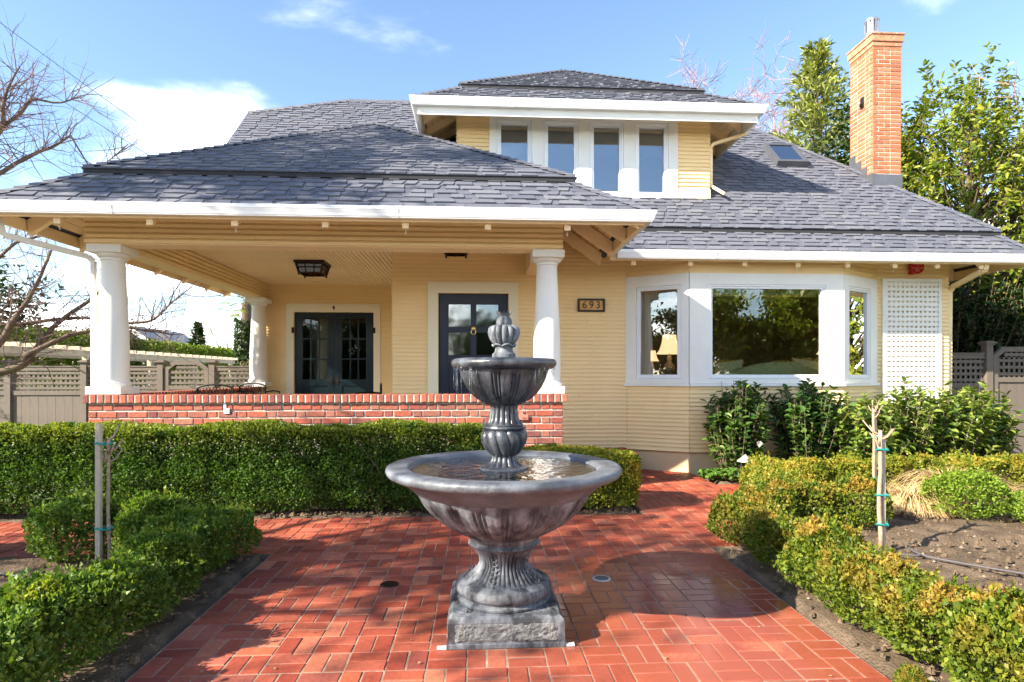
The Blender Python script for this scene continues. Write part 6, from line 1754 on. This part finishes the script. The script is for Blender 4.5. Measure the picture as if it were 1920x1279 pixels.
LIMBS = [
 ([(-9.493, 10.8, 1.198), (-8.778, 10.88, 1.406), (-8.312, 10.96, 1.536), (-8.041, 11.04, 1.64), (-7.945, 11.12, 1.783), (-7.774, 11.2, 2.1), (-7.645, 11.28, 2.346), (-7.402, 11.36, 2.605), (-7.115, 11.44, 2.85), (-6.851, 11.52, 3.148), (-6.563, 11.6, 3.392)], .095, .018),
 ([(-7.9, 10.95, 1.82), (-7.437, 11.0, 2.071), (-7.196, 11.1, 2.21), (-6.966, 11.2, 2.275), (-6.72, 11.3, 2.352), (-6.402, 11.4, 2.439), (-6.105, 11.5, 2.479), (-5.965, 11.6, 2.599), (-5.782, 11.7, 2.852), (-5.594, 11.8, 3.049)], .052, .012),
 ([(-9.493, 10.8, 1.198), (-8.762, 10.86, 1.609), (-8.274, 10.91, 2.054), (-8.132, 10.97, 2.384), (-8.06, 11.03, 2.568), (-7.951, 11.09, 2.801), (-7.769, 11.14, 3.226), (-7.628, 11.2, 3.714)], .085, .02),
 ([(-9.49, 10.8, 2.1), (-8.875, 11.0, 2.299), (-8.418, 11.1, 2.365), (-8.066, 11.2, 2.404), (-7.705, 11.3, 2.482), (-7.428, 11.4, 2.522), (-7.152, 11.5, 2.533), (-6.851, 11.6, 2.415), (-6.571, 11.7, 2.384), (-6.313, 11.8, 2.332), (-6.159, 11.9, 2.32), (-5.89, 12.0, 2.266)], .05, .012),
 ([(-9.493, 10.8, 2.79), (-8.746, 10.84, 4.91), (-8.251, 10.88, 5.718), (-8.237, 10.92, 6.152), (-8.178, 10.96, 6.497), (-8.03, 11.0, 6.875)], .07, .012),
 ([(-9.234, 10.8, 4.068), (-8.683, 10.87, 5.29), (-8.289, 10.93, 5.756), (-7.967, 11.0, 6.12), (-7.855, 11.07, 6.36), (-7.443, 11.13, 6.332), (-7.123, 11.2, 6.497)], .05, .010),
 ([(-9.234, 10.8, 3.612), (-8.794, 10.9, 4.653), (-8.342, 11.0, 5.018), (-8.057, 11.1, 5.293), (-7.811, 11.2, 5.487), (-7.649, 11.3, 5.614), (-7.418, 11.4, 5.862)], .055, .016),
 ([(-7.418, 11.4, 5.862), (-7.187, 11.45, 5.436), (-7.077, 11.5, 5.26), (-6.821, 11.55, 5.48), (-6.515, 11.6, 5.803)], .016, .007),
 ([(-9.40, 10.85, 2.5), (-9.145, 10.9, 2.806), (-8.505, 10.98, 3.379), (-8.118, 11.06, 3.82), (-7.723, 11.14, 3.986), (-7.32, 11.22, 4.393), (-7.0, 11.3, 4.613)], .045, .010),
]
for L_, a, b in LIMBS: limb(bm_, tw_, L_, a, b, rn, 15, .80)
bm_.build('trunk', 'bark', lt, smooth=True); tw_.build('twigs', 'twig', lt)
def bare_tree(x, y, h, label, seed, mat='twig', r=.16, lev=4, group=None, spread=1.0, kids=(3, 5), thin=.045):
    t = thing('bare_tree', (x, y, 0), label, 'tree', group); rnd = random.Random(seed); m = MB(); tw = MB()
    m.tube([(x, y, -.2), (x + .05, y, h * .2), (x - .04, y + .05, h * .38)], [r, r * .8, r * .65], 9); m.build('trunk', 'bark', t, smooth=True)
    for k in range(6):
        a = k * 1.05 + rnd.uniform(-.3, .3)
        bare(tw, (x, y, h * rnd.uniform(.26, .38)), (math.cos(a) * .7 * spread, math.sin(a) * .7 * spread, 1), h * .42, r * .45, 0, rnd, lev, .32, .16, kids, r * thin, .62)
    tw.build('branches', mat, t)
bare_tree(10.15, 25.5, 15.6, 'pinkish bare tree top rising behind the dormer roof', 31, 'twig_pink', .22, 4, kids=(4, 6), thin=.045, spread=.45)
bare_tree(15.7, 10.6, 11.5, 'bare tree with reddish twigs reaching in at the top right corner', 32, 'twig_pink', .15, 4)
bare_tree(-19.2, 47, 7.0, 'pale bare tree right of the small far spruce', 33, 'twig_tan', .16, 3)
bare_tree(-24.5, 47, 6.0, 'pale bare tree left of the small far spruce', 34, 'twig_tan', .16, 3)
bare_tree(-15.2, 16.5, 6.8, 'pale bare tree tangled behind the left limbs and the pergola', 35, 'twig_tan', .14, 4)
bare_tree(-12.6, 12.4, 6.4, 'bare tree at the left picture edge with purplish twigs', 36, 'twig', .14, 4)
bare_tree(13.3, 20.5, 8.2, 'tan leafless bush tree left of the chimney', 37, 'twig_tan', .12, 4, spread=1.3, kids=(4, 5))

# ------------------------------------------------------------------ leafy trees on the right
def leafy_tree(name, mat, seed, loc, label, n, hgt, r, leaf, lw, per, low=.5, spikes=14, hexl=True, cat='tree'):
    """broad crown of short outward shoots on real limbs, a few long leaders breaking the outline"""
    rng = np.random.default_rng(seed); t = thing(name, loc, label, cat); m = MB(); Ps, Ds, Ns = [], [], []
    zc = (hgt + low) / 2; hz = (hgt - low) / 2
    m.tube([(0, 0, -.1), (.04, .03, hgt * .3), (-.05, .05, hgt * .6), (.03, 0, hgt * .88)], [.15, .12, .08, .02], 8)
    for i in range(n + spikes):
        d = rng.normal(size=3); d /= np.linalg.norm(d); q = .35 + .65 * rng.random() ** .5
        if i >= n: d = np.array([rng.normal() * .5, rng.normal() * .5, 1.0]); d /= np.linalg.norm(d); q = .95
        w = 1 + .22 * math.sin(3.1 * d[0] + seed) + .18 * math.sin(4.7 * d[2] + 2.2 * d[1] + seed)
        c = np.array([d[0] * r * q * w, d[1] * r * q * w, zc + d[2] * hz * q * (.9 + .1 * w)])
        L = (.45 + .5 * rng.random()) * (1.0 if i < n else 1.5); ax = d * .7 + np.array([0, 0, .55]) + rng.normal(size=3) * .45
        if i >= n: ax = np.array([rng.normal() * .2, rng.normal() * .2, 1.0])
        ax /= np.linalg.norm(ax); tip = c + ax * L
        if i % 3 == 0: b0 = np.array([0, 0, max(.3, c[2] - .9 * np.hypot(c[0], c[1]) - .3)]); m.tube([tuple(b0), tuple((b0 + c) / 2 + rng.normal(size=3) * .12), tuple(c)], [.035, .022, .010], 5, cap=False)
        m.tube([tuple(c), tuple(tip)], [.009, .003], 4, cap=False)
        k = per + int(rng.integers(-4, 5)) + (12 if i >= n else 0); tt = np.sort(rng.random(k)); ph = np.arange(k) * 2.4 + rng.random() * 6
        b1 = np.cross(ax, [.3, .21, .9]); b1 /= np.linalg.norm(b1) + 1e-9; b2 = np.cross(ax, b1)
        rd = np.cos(ph)[:, None] * b1 + np.sin(ph)[:, None] * b2
        Ps.append(c + ax * L * tt[:, None] + rng.normal(size=(k, 3)) * .05); Ds.append(rd + ax * .55 + rng.normal(size=(k, 3)) * .35); Ns.append(np.tile(ax, (k, 1)) + rng.normal(size=(k, 3)) * .45 + np.array([0, 0, .4]))
    P, D, N = np.concatenate(Ps), np.concatenate(Ds), np.concatenate(Ns)
    V, F = (leaf_hex if hexl else leaf_quads)(P, D, N, leaf, lw, rng, size_var=.45)
    o = bpy.data.objects.new('crown', npmesh('crown', V, F, mat)); COL.objects.link(o); o.parent = t
    so = bpy.data.objects.new('trunk', m.mesh('trunk', 'bark')); COL.objects.link(so); so.parent = t
leafy_tree('laurel_tree', 'leaf_laurel', 700, (11.5, 13.4, 0), 'tall yellow green broadleaf tree right of the chimney', 760, 8.0, 1.75, .135, .06, 26, low=.6)
leafy_tree('laurel_tree', 'leaf_laurel', 701, (13.9, 12.7, 0), 'yellow green broadleaf tree at the right picture edge', 640, 7.2, 1.8, .135, .06, 26, low=.6)
leafy_tree('laurel_tree', 'leaf_oak', 702, (10.3, 15.2, 0), 'darker green tree directly behind the chimney', 620, 8.4, 1.55, .14, .065, 24, low=.8)
leafy_tree('laurel_tree', 'leaf_laurel', 705, (13.2, 19.5, 0), 'leafy green tree between the conifer and the chimney', 560, 8.0, 2.2, .18, .08, 24, low=1.0)
leafy_tree('laurel_tree', 'leaf_laurel', 707, (13.2, 9.3, 0), 'leafy tree added right of the view to darken the right bay pane', 260, 5.6, 1.7, .15, .07, 24, low=.4)  # unseen, added to cover bright sky mirrored in this pane
shoot_thing('evergreen_shrub', 'leaf_dark_tree', 703, (9.3, 11.6, 0), 'dark shaded evergreen shrub behind the right fence panel', 'shrub', None, 300, 4.0, 1.25, .13, .06, 28, low=.03)
shoot_thing('evergreen_shrub', 'leaf_dark_tree', 704, (11.2, 11.4, 0), 'dark shaded evergreen shrub behind the right garden gate', 'shrub', None, 300, 3.6, 1.35, .13, .06, 28, low=.03)
shoot_thing('evergreen_shrub', 'leaf_laurel', 706, (9.35, 12.9, 0), 'green leafy shrub showing through under the right eave', 'shrub', None, 150, 4.6, 1.0, .12, .05, 22, low=.1)
def conifer(x, y, h, r, label, seed, mat='leaf_conifer', n=130, group=None, leaf=.22, per=26):
    rng = np.random.default_rng(seed); t = thing('conifer', (x, y, 0), label, 'tree', group)
    Ps, Ds = [], []; m = MB(); m.tube([(0, 0, -.2), (0, 0, h * .5), (.02, 0, h)], [h * .016, h * .010, .012], 8)
    for i in range(n):
        z = h * (.08 + .92 * (i + rng.random()) / n); L = r * (1.04 - z / h) ** .8 * (.45 + .75 * rng.random()); a = i * 2.4 + rng.random()
        d = np.array([math.cos(a), math.sin(a), .22 + .5 * z / h]); b = np.array([0, 0, z]); tip = b + d * L + np.array([0, 0, -.18 * L])
        m.tube([tuple(b), tuple((b + tip) / 2 + np.array([0, 0, .04 * L])), tuple(tip)], [.02, .012, .004], 4, cap=False)
        k = int(per * max(.35, L / r)); tt = rng.random(k) ** .7; Ps.append(b + (tip - b) * tt[:, None] + rng.normal(size=(k, 3)) * .05 * L); Ds.append(np.tile(d, (k, 1)) * .8 + rng.normal(size=(k, 3)) * .55)
    P, D = np.concatenate(Ps), np.concatenate(Ds)
    V, F = leaf_quads(P, D, rng.normal(size=P.shape) + np.array([0, 0, 1.5]), leaf, leaf * .26, rng, size_var=.6)
    o = bpy.data.objects.new('needles', npmesh('needles', V, F, mat)); COL.objects.link(o); o.parent = t
    so = bpy.data.objects.new('trunk', m.mesh('trunk', 'bark')); COL.objects.link(so); so.parent = t
conifer(12.0, 20.6, 13.0, 3.9, 'tall grey green conifer left of the chimney', 41, n=330, leaf=.22, per=120)
conifer(10.6, 24.5, 9.6, .9, 'slim conifer top showing above the skylight', 42, n=160, leaf=.2, per=60)
conifer(-21.0, 46.5, 5.35, 1.5, 'small dark spruce standing alone beyond the garden gate', 43, 'leaf_dark_tree', n=220, leaf=.24, per=60)

# ------------------------------------------------------------------ left background
t = thing('laurel_hedge', (-14.2, 24, 0), 'bright yellow green tall hedge behind the pergola', 'hedge')
npobj('foliage', hedge_mesh('foliage', 'leaf_far_hedge', 34000, 0, 24, 0, 1.6, 2.9, 51, .13, skin=.4), t)
t.rotation_euler = (0, 0, R(90)); t.location = (-13.6, 13.6, 0)
hedge_twigs(0.2, 23.8, .2, 1.4, 2.6, 52, 30).build('stems', 'stem_brown', None); st = bpy.data.objects['stems'] if 'stems' in bpy.data.objects else None
for o in list(bpy.data.objects):
    if o.name.startswith('stems') and o.parent is None: o.parent = t
shoot_thing('evergreen_shrub', 'leaf_far_hedge', 710, (-8.2, 30, 0), 'yellow green shrub beside the ivy clad palm', 'shrub', None, 90, 2.6, 1.6, .2, .09, 20)
shoot_thing('evergreen_shrub', 'leaf_tan', 711, (-9.8, 27, 0), 'pale feathery shrub in front of the ivy clad palm', 'shrub', None, 60, 2.3, .9, .3, .03, 22, hexleaf=False)
shoot_thing('garden_tree', 'leaf_oak', 712, (-17.6, 22.5, 0), 'grey green tree behind the left column above the pergola', 'tree', None, 150, 6.2, 2.0, .22, .09, 22, trunk=.14, stem='bark')
shoot_thing('garden_tree', 'leaf_tan', 713, (-14.4, 24.5, 0), 'brownish bush just right of the left column', 'shrub', None, 130, 4.4, 1.1, .22, .05, 22)
# palm trunk wrapped in ivy
t = thing('palm_tree', (-11.3, 30, 0), 'ivy clad palm trunk beside the far porch column', 'tree')
MB().tube([(-11.3, 30, -.2), (-11.25, 30, 5.0)], [.28, .24], 12).build('trunk', 'bark', t)
rng = np.random.default_rng(61); n = 2600; a = rng.random(n) * 6.283; z = rng.random(n) * 4.2; rr2 = .30 + .16 * rng.random(n)
P = np.stack([rr2 * np.cos(a), rr2 * np.sin(a), z], 1); V, F = leaf_hex(P, np.stack([np.cos(a), np.sin(a), -.4 + 0 * a], 1) + rng.normal(size=(n, 3)) * .5, np.stack([np.cos(a), np.sin(a), 1 + 0 * a], 1), .14, .12, rng)
o = bpy.data.objects.new('ivy', npmesh('ivy', V, F, 'leaf_oak')); COL.objects.link(o); o.parent = t
m = MB()
for k in range(26):
    a = k * 2.4; el = -.5 + 1.6 * (k / 26); d = Vector((math.cos(a) * math.cos(el), math.sin(a) * math.cos(el), math.sin(el))); b = Vector((-11.25, 30, 5.0)); e = b + d * 1.0
    m.tube([b, b + d * .6, e + Vector((0, 0, -.15))], .015, 4)
    pe = d.cross(Vector((0, 0, 1))).normalized()
    for q in range(-6, 7):
        f = (d + pe * q * .16).normalized(); m.add([tuple(e), tuple(e + f * .3 + pe * .02), tuple(e + f * .62 + Vector((0, 0, -.12))), tuple(e + f * .3 - pe * .02)], [(0, 1, 2, 3)])
m.build('fronds', 'leaf_laurel', t)
# houses far off
def far_house(x, y, w, d, h, rh, label, front_gable=True, wall_m='far_wall', roof_m='far_roof'):
    t = thing('far_house', (x, y, 0), label, 'house')
    MB().box((x - w / 2, y, -.1), (x + w / 2, y + d, h)).build('wall', wall_m, t)
    m = MB(); e = .5
    if front_gable:
        MB().prism([(x - w / 2, y + .01, h), (x + w / 2, y + .01, h), (x, y + .01, h + rh)], (0, .1, 0)).build('gable', wall_m, t)
        for s in (-1, 1): m.prism([(x + s * (w / 2 + e), y - e, h - rh * 2 * e / w), (x, y - e, h + rh), (x, y + d, h + rh), (x + s * (w / 2 + e), y + d, h - rh * 2 * e / w)], (0, 0, .18))
        m.build('roof', roof_m, t)
        m = MB().box((x - .5, y - .06, h * .5), (x + .5, y - .003, h * .5 + 1.1)); m.build('window', 'dark_void', t)
        for s in (-1, 1): MB().bar((x + s * (w / 2 + e), y - e - .03, h - rh * 2 * e / w + .05), (x, y - e - .03, h + rh + .05), .06, .28).build('bargeboard', 'vinyl_white', t)
    else:
        m.prism([(x - w / 2 - e, y - e, h), (x - w / 2 - e, y + d / 2, h + rh), (x - w / 2 - e, y + d + e, h)], (w + 2 * e, 0, 0)); m.build('roof', roof_m, t)
        for k in range(3): MB().box((x - w * .3 + k * w * .3 - .4, y - .05, h * .35), (x - w * .3 + k * w * .3 + .4, y - .003, h * .8)).build('window', 'dark_void', t)
        MB().box((x - w / 2 - e, y - e - .06, h - .12), (x + w / 2 + e, y - e - .002, h + .06)).build('fascia', 'vinyl_white', t)
far_house(-26.4, 47.5, 4.4, 8, 3.5, 1.6, 'pale blue gabled house far behind the left porch column')
far_house(-15.0, 62, 14, 8, 2.6, 1.6, 'low pale house roof on the skyline beyond the small spruce', False, 'room_pale', 'far_roof')
far_house(16.6, 15.5, 8.0, 7, 3.1, 1.6, 'neighbouring house with white eave at the right picture edge', False, 'fence_paint', 'shingle')
# distant winter trees closing the skyline: a mass nobody could count
rng = np.random.default_rng(71); n = 9000
X = rng.random(n) * 150 - 95; Y = 75 + rng.random(n) * 30; hh = (2.2 + 2.2 * np.abs(lump(np.stack([X * .12, Y * 0, Y * 0], 1), 1.0, 3)) + 1.5 * np.abs(np.sin(X * .31)))
P = np.stack([X, Y, rng.random(n) ** .8 * hh], 1); V, F = leaf_quads(P, rng.normal(size=(n, 3)) + np.array([0, 0, .8]), rng.normal(size=(n, 3)), 1.1, .35, rng)
tl = npobj('distant_trees', npmesh('distant_trees', V, F, 'leaf_tan'), kind='stuff'); tag(tl, 'pale winter tree line along the far skyline', 'trees')

# overhead wires
def wire(label, p, q, sag):
    p, q = Vector(p), Vector(q); P = [p.lerp(q, i / 24) - Vector((0, 0, sag * 4 * (i / 24) * (1 - i / 24))) for i in range(25)]
    tag(MB().tube(P, .011, 5).build('overhead_wire', 'iron_black'), label, 'wire', 'overhead wires')
wire('upper of the two thin wires crossing the left sky', (-24, 19, 19.5), (-8.5, 34, 8.6), .5)
wire('lower of the two thin wires crossing the left sky', (-25, 19, 18.2), (-8.5, 34, 8.0), .5)
wire('thin wire seen under the left porch eave', (-19, 30, 9.5), (-4, 42, 4.6), .3)

# ------------------------------------------------------------------ trees on the street side: they shade the garden and show in the glass
def crown_tree(name, x, y, h0, h1, rx, label, seed, clumps, per, mat, leaf=.11, ry=None, group=None, r=.28, cs=.36):
    rng = np.random.default_rng(seed); t = thing(name, (x, y, 0), label, 'tree', group); ry = ry or rx; rnd = random.Random(seed)
    m = MB(); zc = (h0 + h1) / 2; hz = (h1 - h0) / 2
    m.tube([(0, 0, -.2), (.1, .05, h0 * .5), (0, .1, h0 + hz * .3), (.1, 0, h0 + hz)], [r, r * .8, r * .6, r * .3], 10)
    Ps = []
    for i in range(clumps):
        d = rng.normal(size=3); d /= np.linalg.norm(d); q = rng.random() ** .45; c = np.array([d[0] * rx * q, d[1] * ry * q, zc + d[2] * hz * q])
        b = np.array([0, .05, h0 + (c[2] - h0) * .35]); mid_ = (b + c) / 2 + rng.normal(size=3) * .25
        m.tube([tuple(b), tuple(mid_), tuple(c)], [.07, .045, .015], 5, cap=False)
        s = cs + cs * rng.random(); Ps.append(c + rng.normal(size=(per, 3)) * np.array([s, s, s * .6]) * .62)
    P = np.concatenate(Ps); V, F = leaf_quads(P, rng.normal(size=P.shape) + np.array([0, 0, .2]), rng.normal(size=P.shape) + np.array([0, 0, .8]), leaf, leaf * .5, rng)
    o = bpy.data.objects.new('crown', npmesh('crown', V, F, mat)); COL.objects.link(o); o.parent = t
    so = bpy.data.objects.new('trunk', m.mesh('trunk', 'bark')); COL.objects.link(so); so.parent = t
    return t
crown_tree('street_tree', -11.8, 4.5, 7.4, 12.6, 3.0, 'spreading evergreen oak left of the view that dapples the porch roof', 91, 52, 200, 'leaf_oak', .17, ry=2.4, cs=.26)
crown_tree('street_tree', -9.8, .9, 4.0, 7.4, 2.7, 'smaller evergreen oak left behind the viewer that dapples the patio', 82, 19, 280, 'leaf_oak', .14)
crown_tree('street_tree', 9.0, -10.0, .3, 5.6, 4.2, 'dense evergreen tree across the front walk, mirrored in the bay window', 83, 100, 300, 'leaf_laurel', .26)
crown_tree('street_tree', 15.0, -8.5, .3, 5.8, 4.2, 'second dense evergreen across the front walk, mirrored in the bay window', 84, 100, 300, 'leaf_laurel', .26)
crown_tree('street_tree', .2, -13.5, .3, 4.7, 3.5, 'rounded evergreen straight behind the viewer, mirrored in the entry door', 85, 70, 260, 'leaf_oak', .24)
crown_tree('street_tree', -6.0, -9.5, .3, 4.6, 3.0, 'rounded evergreen added left behind the viewer to darken the french door panes', 87, 70, 260, 'leaf_oak', .24)  # unseen, added to block bright sky reflected in the french doors
crown_tree('street_tree', -11.5, -8.0, .4, 4.8, 3.4, 'broad evergreen across the front walk, mirrored in the narrow left bay window', 86, 80, 280, 'leaf_oak', .24)

# leaf litter and pebbles on the soil
rng = np.random.default_rng(91); n = 2600
X = np.concatenate([rng.random(1700) * 4.5 + 2.15, -1.75 - rng.random(600) * 3.2, rng.random(300) * 3.8 - 2.1]); Y = np.concatenate([2.6 + rng.random(1700) * 4.3, 2.6 + rng.random(600) * 2.5, 6.33 + rng.random(300) * .12])
P = np.stack([X, Y, .016 + .02 * rng.random(n)], 1); V, F = leaf_quads(P, rng.normal(size=(n, 3)) * np.array([1, 1, .15]), np.array([0, 0, 1.]) + rng.normal(size=(n, 3)) * .2, .022, .011, rng, size_var=.6)
tag(npobj('leaf_litter', npmesh('leaf_litter', V, F, 'litter'), kind='stuff'), 'scattered dry leaf litter on the garden soil', 'litter')
m = MB(); r2 = random.Random(5)
for i in range(420):
    x, y = (r2.uniform(2.15, 6.2), r2.uniform(2.6, 6.6)) if i < 300 else (r2.uniform(-4.5, -1.75), r2.uniform(2.6, 5.0)); s = r2.choice((.006, .008, .01, .016)) * r2.uniform(.7, 1.5)
    b = [(x + s * r2.uniform(.7, 1.2) * math.cos(k * 1.257), y + s * r2.uniform(.7, 1.2) * math.sin(k * 1.257), .012) for k in range(5)]
    m.add(b + [(x, y, .012 + s * .9)], [(k, (k + 1) % 5, 5) for k in range(5)])
tag(m.build('pebbles', 'pebble', kind='stuff'), 'small pale pebbles scattered over the garden soil', 'pebbles')
m = MB(); r2 = random.Random(8)
for i in range(1500):
    x, y = (r2.uniform(2.03, 6.4), r2.uniform(2.4, 6.3)) if i < 950 else (r2.uniform(-4.8, -1.73), r2.uniform(2.4, 5.05)) if i < 1300 else (r2.uniform(-4.5, 1.75), r2.uniform(6.35, 6.55)); s = r2.choice((.008, .011, .015, .024)) * r2.uniform(.7, 1.4)
    if 2.0 < x < 2.86 and y > 5.05: continue
    b = [(x + s * r2.uniform(.6, 1.3) * math.cos(k * 1.047), y + s * r2.uniform(.6, 1.3) * math.sin(k * 1.047), .0) for k in range(6)]
    c = [(x + s * .6 * r2.uniform(.5, 1.2) * math.cos(k * 1.047 + .3), y + s * .6 * r2.uniform(.5, 1.2) * math.sin(k * 1.047 + .3), .012 + s * r2.uniform(.4, .9)) for k in range(6)]
    m.add(b + c, [(k, (k + 1) % 6, 6 + (k + 1) % 6, 6 + k) for k in range(6)] + [(6, 7, 8, 9, 10, 11)])
tag(m.build('soil_clods', 'soil', kind='stuff'), 'small crumbs and clods of soil on the beds', 'soil')
rng = np.random.default_rng(97); n = 150                                # a few leaves blown on to the paving
X = rng.random(n) * 3.7 - 1.65; Y = 2.8 + rng.random(n) * 3.4; P = np.stack([X, Y, .004 + .004 * rng.random(n)], 1)
V, F = leaf_quads(P, rng.normal(size=(n, 3)) * np.array([1, 1, .1]), np.array([0, 0, 1.]) + rng.normal(size=(n, 3)) * .15, .018, .009, rng, size_var=.6)
tag(npobj('blown_leaves', npmesh('blown_leaves', V, F, 'litter'), kind='stuff'), 'few tiny dry leaves blown on to the brick paving', 'litter')
